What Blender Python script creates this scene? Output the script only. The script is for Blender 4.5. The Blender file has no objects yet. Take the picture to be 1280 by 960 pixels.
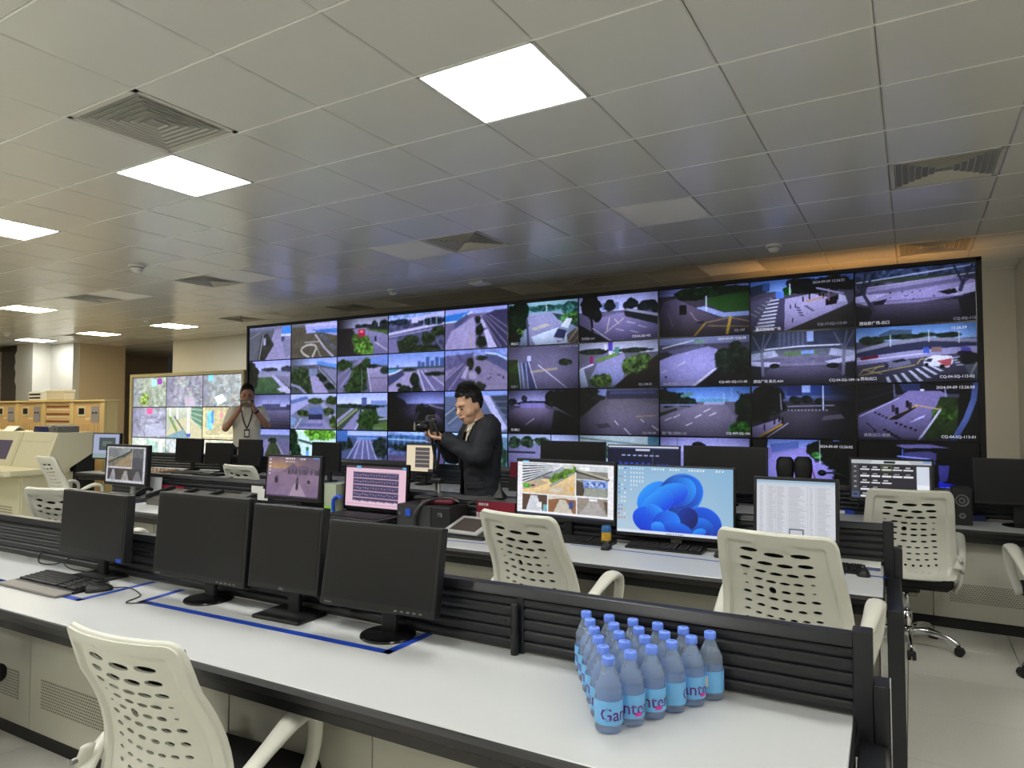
import bpy, bmesh, math, random
import numpy as np
from mathutils import Vector, Matrix
from mathutils.geometry import delaunay_2d_cdt

SC = bpy.context.scene
COL = SC.collection
PI = math.pi
random.seed(7)

# ------------------------------------------------------------------ camera, world, exposure
CAM_H, YAW, PITCH, FPX = 1.58, 0.531, 0.040, 850.0
cam_data = bpy.data.cameras.new('camera')
cam = bpy.data.objects.new('camera', cam_data)
COL.objects.link(cam)
cam.location = (0, 0, CAM_H)
cam.rotation_euler = (PI / 2 + PITCH, 0, YAW)
cam_data.sensor_width = 36.0
cam_data.lens = FPX / 1280 * 36.0
cam_data.clip_start = 0.05
SC.camera = cam

world = bpy.data.worlds.new('world')
SC.world = world
world.use_nodes = True
world.node_tree.nodes['Background'].inputs[0].default_value = (0.9, 0.92, 1.0, 1)
world.node_tree.nodes['Background'].inputs[1].default_value = 0.02

SC.view_settings.view_transform = 'Standard'
SC.view_settings.look = 'None'
SC.view_settings.exposure = 0.0
SC.view_settings.gamma = 1.0
SC.view_settings.use_curve_mapping = False
PANEL_LIGHT = 29.0          # radiance of a lit ceiling panel
SCREEN_GAIN = 1.0

# ------------------------------------------------------------------ helpers
CY, SY, CP, SP = math.cos(YAW), math.sin(YAW), math.cos(PITCH), math.sin(PITCH)
A_F = Vector((-SY * CP, CY * CP, SP))
A_R = Vector((CY, SY, 0))
A_U = A_R.cross(A_F)

def ray(px, py):
    return A_F + A_R * ((px - 640) / FPX) + A_U * ((480 - py) / FPX)

def at(px, py, z):
    d = ray(px, py)
    return Vector((0, 0, CAM_H)) + d * ((z - CAM_H) / d.z)

def at_y(px, py, y):
    d = ray(px, py)
    return Vector((0, 0, CAM_H)) + d * (y / d.y)

def project(p):
    v = Vector(p) - Vector((0, 0, CAM_H))
    f = v.dot(A_F)
    return 640 + FPX * v.dot(A_R) / f, 480 - FPX * v.dot(A_U) / f, f

def s2l(c):
    return tuple((x / 12.92 if x <= 0.04045 else ((x + 0.055) / 1.055) ** 2.4) for x in c)

MATS = {}
def mat(name, rgb, rough=0.5, metal=0.0, vary=0.0, scale=20.0, bump=0.0, bscale=200.0, spec=0.5, coat=0.0, stretch=None):
    """procedural principled material; rgb is given as sRGB 0..1"""
    if name in MATS:
        return MATS[name]
    m = bpy.data.materials.new(name)
    m.use_nodes = True
    nt = m.node_tree
    b = nt.nodes['Principled BSDF']
    lin = s2l(rgb)
    b.inputs['Base Color'].default_value = (*lin, 1)
    b.inputs['Roughness'].default_value = rough
    b.inputs['Metallic'].default_value = metal
    b.inputs['Specular IOR Level'].default_value = spec
    b.inputs['Coat Weight'].default_value = coat
    tc = None
    if vary or bump:
        tc = nt.nodes.new('ShaderNodeTexCoord')
        mp = nt.nodes.new('ShaderNodeMapping')
        nt.links.new(tc.outputs['Object'], mp.inputs[0])
        if stretch:
            mp.inputs['Scale'].default_value = stretch
    if vary:
        n = nt.nodes.new('ShaderNodeTexNoise')
        n.inputs['Scale'].default_value = scale
        n.inputs['Detail'].default_value = 4
        nt.links.new(mp.outputs[0], n.inputs['Vector'])
        mx = nt.nodes.new('ShaderNodeMix')
        mx.data_type = 'RGBA'
        mx.inputs[6].default_value = (*[max(0, c * (1 - vary)) for c in lin], 1)
        mx.inputs[7].default_value = (*[min(1, c * (1 + vary)) for c in lin], 1)
        nt.links.new(n.outputs[0], mx.inputs[0])
        nt.links.new(mx.outputs[2], b.inputs['Base Color'])
    if bump:
        n2 = nt.nodes.new('ShaderNodeTexNoise')
        n2.inputs['Scale'].default_value = bscale
        n2.inputs['Detail'].default_value = 3
        nt.links.new(mp.outputs[0], n2.inputs['Vector'])
        bp = nt.nodes.new('ShaderNodeBump')
        bp.inputs['Strength'].default_value = bump
        bp.inputs['Distance'].default_value = 0.002
        nt.links.new(n2.outputs[0], bp.inputs['Height'])
        nt.links.new(bp.outputs[0], b.inputs['Normal'])
    MATS[name] = m
    return m

def emat(name, rgb, strength=1.0):
    if name in MATS:
        return MATS[name]
    m = bpy.data.materials.new(name)
    m.use_nodes = True
    nt = m.node_tree
    b = nt.nodes['Principled BSDF']
    b.inputs['Base Color'].default_value = (0.02, 0.02, 0.02, 1)
    b.inputs['Emission Color'].default_value = (*s2l(rgb), 1)
    b.inputs['Emission Strength'].default_value = strength
    MATS[name] = m
    return m

def link(o, parent=None):
    COL.objects.link(o)
    if parent is not None:
        o.parent = parent
    return o

def tag(o, label=None, cat=None, group=None, kind=None):
    if label: o['label'] = label
    if cat: o['category'] = cat
    if group: o['group'] = group
    if kind: o['kind'] = kind
    return o

def thing(name, label, cat, loc=(0, 0, 0), rz=0.0, group=None, scale=None):
    o = bpy.data.objects.new(name, None)
    o.empty_display_size = 0.05
    o.location = loc
    o.rotation_euler = (0, 0, rz)
    if scale: o.scale = (scale,) * 3
    link(o)
    return tag(o, label, cat, group)

def mesh_from_bm(name, bm, m, smooth=False, angle=None):
    me = bpy.data.meshes.new(name)
    bmesh.ops.recalc_face_normals(bm, faces=bm.faces[:])
    bm.to_mesh(me)
    bm.free()
    if m is not None:
        for x in (m if isinstance(m, (list, tuple)) else [m]):
            me.materials.append(x)
    if smooth:
        me.polygons.foreach_set('use_smooth', [True] * len(me.polygons))
        if angle is not None:
            try:
                me.set_sharp_from_angle(angle=angle)
            except Exception:
                pass
    return me

def obj(name, me, parent=None, loc=None, rot=None, label=None):
    o = bpy.data.objects.new(name, me)
    if loc is not None: o.location = loc
    if rot is not None: o.rotation_euler = rot
    link(o, parent)
    if label: o['label'] = label
    return o

def part(name, m, parent, fn, smooth=False, loc=None, rot=None, label=None, angle=0.6):
    bm = bmesh.new()
    fn(bm)
    return obj(name, mesh_from_bm(name, bm, m, smooth, angle), parent, loc, rot, label)

def copy_tree(o, parent=None):
    c = o.copy()
    COL.objects.link(c)
    c.parent = parent
    for ch in list(o.children):
        copy_tree(ch, c)
    return c

# --- shapes added to a bmesh
def box(bm, c, s, bev=0.0, seg=1, M=None):
    r = bmesh.ops.create_cube(bm, size=1.0)
    vs = r['verts']
    bmesh.ops.scale(bm, vec=s, verts=vs)
    if bev:
        es = list({e for v in vs for e in v.link_edges})
        rr = bmesh.ops.bevel(bm, geom=es, offset=bev, segments=seg, profile=0.5, affect='EDGES')
        vs = list({v for f in rr['faces'] for v in f.verts} | {v for v in vs if v.is_valid})
    bmesh.ops.translate(bm, vec=c, verts=vs)
    if M is not None:
        bmesh.ops.transform(bm, matrix=M, verts=vs)
    return vs

def bx(x0, x1, y0, y1, z0, z1, bev=0.0, seg=1):
    return lambda bm: box(bm, ((x0 + x1) / 2, (y0 + y1) / 2, (z0 + z1) / 2), (abs(x1 - x0), abs(y1 - y0), abs(z1 - z0)), bev, seg)

def frame_of(d):
    d = Vector(d).normalized()
    a = Vector((0, 0, 1)) if abs(d.z) < 0.9 else Vector((1, 0, 0))
    u = a.cross(d).normalized()
    return u, d.cross(u).normalized(), d

def tube(bm, pts, rad, n=8, caps=True, flat=1.0, up=None):
    """tube through points; rad number or list; flat scales the second axis"""
    pts = [Vector(p) for p in pts]
    k = len(pts)
    if not isinstance(rad, (list, tuple)): rad = [rad] * k
    rings = []
    pu = None
    for i, p in enumerate(pts):
        d = (pts[min(i + 1, k - 1)] - pts[max(i - 1, 0)])
        if d.length < 1e-9: d = Vector((0, 0, 1))
        d.normalize()
        if pu is None:
            u = frame_of(d)[0] if up is None else Vector(up)
            u = (u - d * u.dot(d)).normalized()
        else:
            u = (pu - d * pu.dot(d)).normalized()
        pu = u
        w = d.cross(u)
        rings.append([bm.verts.new(p + (u * math.cos(2 * PI * j / n) + w * math.sin(2 * PI * j / n) * flat) * rad[i]) for j in range(n)])
    for a, b in zip(rings, rings[1:]):
        for j in range(n):
            bm.faces.new((a[j], a[(j + 1) % n], b[(j + 1) % n], b[j]))
    if caps:
        bm.faces.new(rings[0][::-1])
        bm.faces.new(rings[-1])
    return rings

def cyl(bm, p, q, r, n=16, r2=None):
    return tube(bm, [p, q], [r, r if r2 is None else r2], n)

def lathe(bm, prof, n=24, c=(0, 0, 0), caps=True):
    c = Vector(c)
    rings = []
    for r, z in prof:
        rings.append([bm.verts.new(c + Vector((r * math.cos(2 * PI * j / n), r * math.sin(2 * PI * j / n), z))) for j in range(n)])
    for a, b in zip(rings, rings[1:]):
        for j in range(n):
            bm.faces.new((a[j], a[(j + 1) % n], b[(j + 1) % n], b[j]))
    if caps:
        bm.faces.new(rings[0][::-1])
        bm.faces.new(rings[-1])

def prism(bm, pts, d):
    """closed polygon pts (3D) extruded by vector d"""
    a = [bm.verts.new(Vector(p)) for p in pts]
    b = [bm.verts.new(Vector(p) + Vector(d)) for p in pts]
    k = len(a)
    bm.faces.new(a[::-1]); bm.faces.new(b)
    for i in range(k):
        bm.faces.new((a[i], a[(i + 1) % k], b[(i + 1) % k], b[i]))

def sphere(bm, c, r, n=12, M=None):
    res = bmesh.ops.create_uvsphere(bm, u_segments=n, v_segments=max(6, n * 2 // 3), radius=1.0)
    vs = res['verts']
    rr = r if isinstance(r, (tuple, list)) else (r, r, r)
    bmesh.ops.scale(bm, vec=rr, verts=vs)
    if M is not None: bmesh.ops.transform(bm, matrix=M, verts=vs)
    bmesh.ops.translate(bm, vec=c, verts=vs)

def bez(p, n=12):
    """catmull-rom through points"""
    p = [Vector(q) for q in p]
    p = [p[0] * 2 - p[1]] + p + [p[-1] * 2 - p[-2]]
    out = []
    for i in range(1, len(p) - 2):
        for k in range(n):
            t = k / n
            a, b, c, d = p[i - 1], p[i], p[i + 1], p[i + 2]
            out.append(0.5 * ((2 * b) + (c - a) * t + (2 * a - 5 * b + 4 * c - d) * t * t + (3 * b - a - 3 * c + d) * t ** 3))
    out.append(p[-2])
    return out

def text_mesh(s, size, m, extrude=0.0, align='LEFT', bold=0.0):
    cu = bpy.data.curves.new('lettering', 'FONT')
    cu.body = s
    cu.size = size
    cu.extrude = extrude
    cu.align_x = align
    cu.resolution_u = 2
    cu.offset = bold
    o = bpy.data.objects.new('lettering', cu)
    COL.objects.link(o)
    dg = bpy.context.evaluated_depsgraph_get()
    me = bpy.data.meshes.new_from_object(o.evaluated_get(dg))
    bpy.data.objects.remove(o)
    bpy.data.curves.remove(cu)
    me.materials.clear()
    me.materials.append(m)
    return me

# ------------------------------------------------------------------ materials
M_CEIL = mat('ceiling_tile_coat', (0.82, 0.818, 0.79), 0.22, vary=0.02, scale=3, bump=0.05, bscale=300)
M_CEILBACK = mat('ceiling_grid_dark', (0.55, 0.55, 0.53), 0.6)
M_WALL = mat('wall_paint_cream', (0.84, 0.83, 0.79), 0.75, vary=0.02, scale=4, bump=0.05, bscale=120)
M_WALLTAN = mat('wall_paint_tan', (0.78, 0.71, 0.60), 0.75, vary=0.02, scale=4)
M_WHITEWALL = mat('wall_paint_white', (0.80, 0.80, 0.77), 0.7, vary=0.02, scale=4)
M_FLOOR = mat('vinyl_floor_speckle', (0.82, 0.815, 0.775), 0.38, vary=0.10, scale=90, bump=0.03)
M_SEAM = mat('floor_seam', (0.36, 0.35, 0.32), 0.7)
M_TOP = mat('desk_laminate_white', (0.735, 0.745, 0.745), 0.35, vary=0.015, scale=6, bump=0.04, bscale=500)
M_EDGE = mat('black_edge_pvc', (0.10, 0.10, 0.105), 0.35)
M_ALU = mat('black_anodised_rail', (0.125, 0.13, 0.145), 0.30)
M_SLAT = mat('black_slat', (0.11, 0.115, 0.13), 0.42)
M_BEIGE = mat('cabinet_steel_beige', (0.72, 0.715, 0.66), 0.45, vary=0.02, scale=5, bump=0.03)
M_PLINTH = mat('plinth_dark', (0.10, 0.10, 0.095), 0.6)
M_BLACK = mat('black_plastic', (0.085, 0.085, 0.09), 0.42, bump=0.05, bscale=900)
M_BLACKM = mat('black_plastic_matte', (0.075, 0.075, 0.08), 0.6)
M_GLOSSB = mat('black_gloss', (0.05, 0.05, 0.055), 0.18)
M_PANEL = mat('monitor_panel_off', (0.095, 0.095, 0.10), 0.40, spec=0.35)
M_CHAIR = mat('chair_shell_white', (0.82, 0.82, 0.775), 0.42, vary=0.01, scale=10)
M_FABRIC = mat('black_mesh_fabric', (0.055, 0.055, 0.06), 0.9, bump=0.4, bscale=500)
M_CHROME = mat('chrome', (0.85, 0.85, 0.86), 0.12, metal=1.0)
M_GREYM = mat('grey_metal', (0.50, 0.50, 0.50), 0.35, metal=0.8)
M_TAPE = mat('blue_tape', (0.06, 0.24, 0.66), 0.5)
M_GREY = mat('grey_plastic', (0.40, 0.40, 0.40), 0.5)
M_LGREY = mat('light_grey_plastic', (0.66, 0.66, 0.66), 0.5)
M_PAPER = mat('white_paper', (0.90, 0.90, 0.88), 0.7)
M_WHITE = mat('white_plastic', (0.88, 0.88, 0.86), 0.4)
M_RED = mat('maroon_sign', (0.47, 0.07, 0.16), 0.4)
M_INKW = mat('white_ink', (0.95, 0.95, 0.95), 0.5)
M_GREYINK = mat('grey_ink', (0.62, 0.62, 0.63), 0.5)
M_LAMP = emat('lit_panel_white', (1.0, 0.995, 0.975), PANEL_LIGHT)
M_LAMPW = emat('lit_panel_warm', (1.0, 0.93, 0.76), PANEL_LIGHT)
M_LAMPOFF = mat('panel_diffuser_off', (0.97, 0.965, 0.93), 0.5)
M_CONS = mat('console_cream', (0.82, 0.80, 0.68), 0.5, vary=0.02)
M_CONSD = mat('console_seam', (0.55, 0.53, 0.44), 0.5)
M_RACK = mat('rack_yellow_beige', (0.84, 0.75, 0.53), 0.5)
M_RACKP = mat('rack_panel_orange', (0.84, 0.70, 0.50), 0.5)
M_BLUEP = mat('blue_plastic', (0.12, 0.30, 0.75), 0.4)
M_NAVY = mat('navy_folder', (0.11, 0.14, 0.36), 0.5)
# ------------------------------------------------------------------ setting: room shell
CEIL = CAM_H + 1.555
GX, GY, TW, TL = -0.72, 3.053, 0.622, 0.600
XL, XR, YF, YB = -19.0, 2.6, -4.0, 9.10

def struct(name, m, fn, parent=None, **k):
    o = part(name, m, parent, fn, **k)
    o['kind'] = 'structure'
    return o

floor = struct('floor', M_SEAM, bx(XL, XR, YF, 12.2, -0.12, -0.004))
tb = bmesh.new(); box(tb, (0, 0, -0.002), (0.596, 0.596, 0.006), 0.0015)
me_ft = mesh_from_bm('floor_tile', tb, M_FLOOR)
tiles_far = []
for i in range(-32, 5):
    for j in range(-6, 16):
        x, y = 0.25 + i * 0.6, 0.35 + j * 0.6
        if not (XL + .3 < x < XR - .3): continue
        px, py, f = project((x, y, 0))
        if f > 0.5 and -120 < px < 1400 and py < 1150 and (x > -0.5 or (y < 2.2 and x > -5)):
            o = obj('floor_tile', me_ft, floor, (x, y, 0))
        else:
            tiles_far.append((x, y))
bm = bmesh.new()
for x, y in tiles_far:
    box(bm, (x, y, -0.002), (0.596, 0.596, 0.006))
o = obj('tile_field', mesh_from_bm('tile_field', bm, M_FLOOR), floor); o['kind'] = 'stuff'

# ceiling slab and its metal tiles
LIT = [(-2, -1), (-6, -1), (-10, -1), (-14, -1), (-18, -1), (2, -1), (-2, -5), (-6, -5), (-10, -5), (-14, -5), (-18, 7), (-22, 7), (-26, 7), (-18, 3), (-22, 3), (2, -5), (-2, -9), (-6, -9), (-10, -9)]
OFF = [(-2, 3), (-6, 3), (-10, 3), (-14, 3), (-2, 7), (-6, 7), (-10, 7), (-14, 7)]
VENT = [(-5, -2), (-5, 3), (1, 3), (1, 7), (-11, 3), (-15, 3), (-5, 7), (-11, 7), (-15, 7), (-23, 7)]
def cell(c, r):
    return GX + (c + .5) * TW, GY + (r + .5) * TL
M_SEAMGLINT = mat('ceiling_seam_glint', (0.97, 0.965, 0.94), 0.3)
ceiling = struct('ceiling', M_CEILBACK, bx(XL, XR, YF, 12.2, CEIL + 0.012, CEIL + 0.14))
def tile_bm(bm, x=0, y=0, z=0, w=TW - 0.004, l=TL - 0.004, ch=0.007, t=0.010):
    a, b = w / 2, l / 2
    lo = [bm.verts.new((x + sx * (a - ch), y + sy * (b - ch), z)) for sx, sy in ((-1, -1), (1, -1), (1, 1), (-1, 1))]
    mi = [bm.verts.new((x + sx * a, y + sy * b, z + ch * .7)) for sx, sy in ((-1, -1), (1, -1), (1, 1), (-1, 1))]
    up = [bm.verts.new((x + sx * a, y + sy * b, z + t)) for sx, sy in ((-1, -1), (1, -1), (1, 1), (-1, 1))]
    bm.faces.new(lo)
    for p, q in ((lo, mi), (mi, up)):
        for i in range(4):
            bm.faces.new((p[i], p[(i + 1) % 4], q[(i + 1) % 4], q[i]))
bm = bmesh.new(); tile_bm(bm); me_ct = mesh_from_bm('ceiling_tile', bm, M_CEIL)
cand, rest = [], []
fixt = set(LIT) | set(OFF) | set(VENT)
for c in range(-30, 6):
    for r in range(-12, 15):
        if (c, r) in fixt: continue
        x, y = cell(c, r)
        if not (XL < x < XR and YF < y < 12.1): continue
        px, py, f = project((x, y, CEIL))
        if f > 0.6 and -60 < px < 1340 and py > -60: cand.append((f, x, y))
        else: rest.append((x, y))
cand.sort()
for f, x, y in cand[:300]:
    obj('ceiling_tile', me_ct, ceiling, (x, y, CEIL))
bm = bmesh.new()
for f, x, y in cand[300:]: tile_bm(bm, x, y, CEIL)
for x, y in rest: tile_bm(bm, x, y, CEIL)
o = obj('tile_field', mesh_from_bm('tile_field', bm, M_CEIL), ceiling); o['kind'] = 'stuff'

for r in range(-11, 15):
    y = GY + r * TL
    part('seam_glint', M_SEAMGLINT, ceiling, bx(XL, XR, y - .0035, y + .0035, CEIL - .0012, CEIL + .006))  # white strips paint in the bright glint of tile chamfers along row seams
# walls
struct('wall_back', M_WALL, bx(-14.04, XR, 9.12, 9.30, 0, CEIL + .01))
struct('wall_right', M_WALL, bx(XR, XR + .15, YF, 9.3, 0, CEIL + .01))
struct('wall_front', M_WALL, bx(XL, XR, YF - .15, YF, 0, CEIL + .01))
struct('wall_left', M_WALLTAN, bx(XL - .15, XL, YF, 12.2, 0, CEIL + .01))
struct('wall_recess', M_WALLTAN, bx(-16.6, -13.9, 11.9, 12.1, 0, CEIL + .01))
struct('wall_return', M_WALLTAN, bx(-14.06, -13.88, 9.30, 12.0, 0, CEIL + .01))
struct('wall_tan', M_WALLTAN, bx(-18.9, -16.35, 8.36, 9.40, 0, CEIL + .01))
struct('wall_white', M_WHITEWALL, bx(-17.35, -16.36, 8.22, 8.36, 0, CEIL + .01))
struct('wall_alcove', M_WHITEWALL, bx(-18.10, -17.35, 7.85, 8.36, 0, CEIL + .01))
struct('pillar', M_WHITEWALL, bx(1.00, 1.75, 8.30, 9.12, 0, CEIL + .01))
# dark window beside the white wall with torn white film at its edge
win = struct('window_1', mat('dark_glass', (0.22, 0.23, 0.25), 0.25), bx(-18.95, -18.1, 7.9, 7.96, 0.9, CEIL - 0.05))
part('window_frame', mat('window_frame_dark', (0.16, 0.15, 0.14), 0.5), win, lambda bm: [bx(-18.95, -18.1, 7.86, 7.9, CEIL - 0.13, CEIL - 0.02)(bm), bx(-18.95, -18.1, 7.86, 7.9, 1.55, 1.62)(bm)])
def film(bm):
    pts = [(-18.10, 0), (-18.16, .1), (-18.12, .3), (-18.2, .42), (-18.14, .55), (-18.19, .7), (-18.1, .8)]
    prism(bm, [(x, 7.845, CEIL - 0.95 + z) for x, z in pts], (0, 0.01, 0))
part('torn_film', M_WHITEWALL, win, film)

# ceiling light panels
def panel(c, r, lit, label, warm=False):
    x, y = cell(c, r)
    t = thing('ceiling_light_panel', label, 'ceiling light', (x, y, CEIL), 0, 'ceiling light panels')
    w, l = TW - .008, TL - .008
    def fr(bm):
        for sx in (-1, 1): box(bm, (sx * (w / 2 - .006), 0, .004), (.012, l, .012))
        for sy in (-1, 1): box(bm, (0, sy * (l / 2 - .006), .004), (w, .012, .012))
    part('frame', M_WHITE, t, fr)
    d = part('diffuser', (M_LAMPW if warm else M_LAMP) if lit else M_LAMPOFF, t, bx(-w / 2 + .01, w / 2 - .01, -l / 2 + .01, l / 2 - .01, .001, .008))
    return t
LITL = {(-2, -1): 'large lit square ceiling panel, biggest and nearest in the picture',
        (-6, -1): 'lit square ceiling panel right below the big slatted air vent',
        (-10, -1): 'lit square ceiling panel cut by the left edge of the picture',
        (-18, 3): 'lit warm ceiling panel at the left edge above the far white wall',
        (-18, 7): 'lit ceiling panel nearest to the left end of the big video wall',
        (-22, 7): 'lit warm ceiling panel above the tan wall corner',
        (-26, 7): 'farthest lit ceiling panel, above the torn window film'}
for c in LIT:
    panel(*c, True, LITL.get(c, 'lit square ceiling panel overhead, outside the picture'), warm=c in ((-18, 3), (-22, 7), (-22, 3)))
OFFL = {(-2, 3): 'unlit ceiling panel in mid ceiling left of the right-hand vent', (-6, 3): 'unlit ceiling panel touching the left of the central vent',
        (-10, 3): 'unlit ceiling panel touching the third vent from the left', (-14, 3): 'unlit ceiling panel left of the dome detector, beside a small vent',
        (-2, 7): 'unlit ceiling panel just above the video wall, right of its middle', (-6, 7): 'unlit ceiling panel just above the video wall beside the small square box',
        (-10, 7): 'unlit ceiling panel above the left third of the video wall', (-14, 7): 'unlit ceiling panel by the left end of the video wall'}
for c in OFF: panel(*c, False, OFFL[c])

# square air diffusers: nested slanted blades
M_VENTW = mat('vent_white', (0.78, 0.77, 0.73), 0.45)
M_VENTD = mat('vent_dark', (0.05, 0.05, 0.05), 0.8)
def vent(c, r, label, m=M_VENTW):
    x, y = cell(c, r)
    t = thing('air_vent', label, 'air vent', (x, y, CEIL), 0, 'ceiling air vents')
    W, L = TW - .008, TL - .008
    def back(bm): box(bm, (0, 0, .075), (W - .02, L - .02, .006))
    part('duct_throat', M_VENTD, t, back)
    def ring(bm, a, b, z0, h, drop):
        # four slanted blades around a rectangle of half sizes a,b
        o = [(-a, -b), (a, -b), (a, b), (-a, b)]
        i = [(p[0] * (1 - drop / a), p[1] * (1 - drop / b)) for p in o]
        vo = [bm.verts.new((p[0], p[1], z0)) for p in o]
        vi = [bm.verts.new((p[0], p[1], z0 + h)) for p in i]
        vo2 = [bm.verts.new((p[0], p[1], z0 + .003)) for p in o]
        vi2 = [bm.verts.new((p[0], p[1], z0 + h + .003)) for p in i]
        for k in range(4):
            n = (k + 1) % 4
            bm.faces.new((vo[k], vo[n], vi[n], vi[k])); bm.faces.new((vo2[k], vi2[k], vi2[n], vo2[n]))
            bm.faces.new((vo[k], vo2[k], vo2[n], vo[n])); bm.faces.new((vi[k], vi[n], vi2[n], vi2[k]))
    def fr(bm):
        for sx in (-1, 1): box(bm, (sx * (W / 2 - .014), 0, .004), (.028, L, .008))
        for sy in (-1, 1): box(bm, (0, sy * (L / 2 - .014), .004), (W, .028, .008))
    part('frame', m, t, fr)
    n = 7
    for k in range(n):
        f = 1 - (k + .15) / (n + .6)
        part('blade', m, t, lambda bm: ring(bm, (W / 2 - .026) * f, (L / 2 - .026) * f, .002, .036, .017))
    return t
VL = {(-5, -2): 'large slatted square air vent, biggest, above the left lit panel', (-5, 3): 'slatted air vent in mid ceiling beside an unlit panel',
      (1, 3): 'slatted air vent near the right edge of the ceiling', (1, 7): 'slatted air vent glowing orange above the right end of the video wall',
      (-11, 3): 'small slatted air vent below the round dome detector', (-15, 3): 'small far slatted air vent near the left edge',
      (-5, 7): 'slatted air vent right above the middle of the video wall', (-11, 7): 'thin far slatted vent above the left part of the video wall',
      (-15, 7): 'thin far slatted vent left of the video wall end', (-23, 7): 'tiny far vent beside the warm lit panel'}
for c in VENT: vent(*c, VL[c])
# smoke detectors
def detector(px, py, label, s=1.0):
    p = at(px, py, CEIL)
    t = thing('smoke_detector', label, 'smoke detector', (p.x, p.y, CEIL), 0, 'ceiling smoke detectors', s)
    part('base', M_WHITE, t, lambda bm: lathe(bm, [(.055, 0.002), (.058, -.008), (.056, -.018), (.050, -.02)], 20), True)
    part('chamber', M_WHITE, t, lambda bm: lathe(bm, [(.046, -.018), (.046, -.026), (.040, -.03), (.036, -.042), (.028, -.052), (.012, -.056)], 20), True)
    part('slot_ring', M_VENTD, t, lambda bm: lathe(bm, [(.0475, -.0215), (.0475, -.0255), (.044, -.0255), (.044, -.0215)], 20))
detector(171, 331, 'white dome detector on the ceiling, largest on the left', 1.5)
detector(183, 398, 'far white detector above the lit panel near the tan wall', 1.3)
detector(491, 362, 'white smoke detector above the left half of the video wall', 1.25)
detector(967, 306, 'white smoke detector above the right half of the video wall', 1.25)
detector(8, 416, 'tiny far detector at the left edge of the ceiling', 1.3)
p = at(600, 352, CEIL)
t = thing('wireless_router', 'flat white square box on the ceiling above the video wall', 'ceiling box', (p.x, p.y, CEIL))
part('housing', M_WHITE, t, bx(-.11, .11, -.11, .11, -.035, .002, .012, 2))
part('mount', M_LGREY, t, bx(-.07, .07, -.07, .07, -.002, .006))

# ------------------------------------------------------------------ desks
def desk_row(xr, yr, ang, length, depth=0.60, row='front', left_open=True, ncab=10, cabw=0.69, cab_y=0.24, screen=True, labels=None, postx=None):
    L = labels
    z = 0.75
    w = thing('desk_worktop', L['top'], 'worktop', (xr, yr, 0), ang)
    part('worktop_surface', M_TOP, w, bx(-length, 0, 0.006, depth, z - .028, z, .003))
    part('front_edge', M_EDGE, w, lambda bm: prism(bm, [(-length, y, zz) for y, zz in ((.0075, z - .0025), (0, z - .006), (-.008, z - .018), (-.006, z - .040), (.012, z - .052), (.04, z - .056), (.04, z - .029), (.0075, z - .029))], (length, 0, 0)))
    part('under_rail', M_EDGE, w, bx(-length, 0, .04, .10, z - .10, z - .029))
    part('end_trim', M_EDGE, w, bx(0, .006, .004, depth, z - .05, z - .001))
    g = thing('desk_end_panel', L['gable'], 'desk panel', (xr, yr, 0), ang)
    part('end_gable', M_ALU, g, bx(.012, .078, -.0, depth + .06, 0, z - .055, .003))
    part('gable_riser', M_ALU, g, bx(.050, .088, depth - .03, depth + .05, z - .055, z + .10, .003))
    if row == 'front': part('gable_edge', M_LGREY, g, bx(.088, .091, depth - .03, depth + .05, z - .4, z + .10))
    part('under_cable_tray', M_PLINTH, w, bx(-length, 0, depth - .02, depth + .06, z - .20, z - .03))
    if screen:
        s = thing('desk_privacy_screen', L['screen'], 'desk screen', (xr, yr, 0), ang)
        zt = z + .223
        y0 = depth - .012
        def slat_prof(z0, h):
            return [(0, z0 + .0015), (-.006, z0 + h * .25), (-.008, z0 + h * .5), (-.006, z0 + h * .8), (0, z0 + h - .0015), (.024, z0 + h - .0015), (.024, z0 + .0015)]
        hs = (.223 - .036) / 5
        for k in range(5):
            pr = slat_prof(z + .004 + k * hs, hs)
            part('slat', M_SLAT, s, lambda bm: prism(bm, [(-length, y0 + a, b) for a, b in pr], (length, 0, 0)))
        part('top_rail', M_ALU, s, lambda bm: prism(bm, [(-length, y0 + a, b) for a, b in ((-.016, zt - .032), (-.014, zt - .026), (-.004, zt - .002), (-.001, zt), (.034, zt), (.038, zt - .004), (.038, zt - .032))], (length, 0, 0)))
        part('end_post', M_ALU, s, bx(.0, .05, y0 - .014, y0 + .045, z - .10, zt + .012, .003))
        for x in (postx or []):
            part('joint_post', M_ALU, s, bx(x - .012, x + .012, y0 - .011, y0 + .03, z, zt - .03, .002))
    # cabinets below
    for k in range(ncab):
        x1 = -.02 - k * cabw
        cx = x1 - cabw / 2
        wpos = Matrix.Translation((xr, yr, 0)) @ Matrix.Rotation(ang, 4, 'Z') @ Vector((cx, cab_y, 0))
        c = thing('desk_cabinet', L['cab'](k), 'cabinet', tuple(wpos), ang, L['cabgroup'])
        hw = cabw / 2
        part('body', M_BEIGE, c, bx(-hw + .003, hw - .003, .018, depth - cab_y - .03, .085, z - .058))
        part('door', M_BEIGE, c, bx(-hw + .002, hw - .002, 0, .018, .085, z - .062, .002))
        part('plinth', M_PLINTH, c, bx(-hw, hw, .03, depth - cab_y - .05, 0.002, .085))
        part('vent_grille', M_GRILLE, c, bx(-hw + .10, hw - .10, -.0025, .0005, .20, .335))
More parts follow.
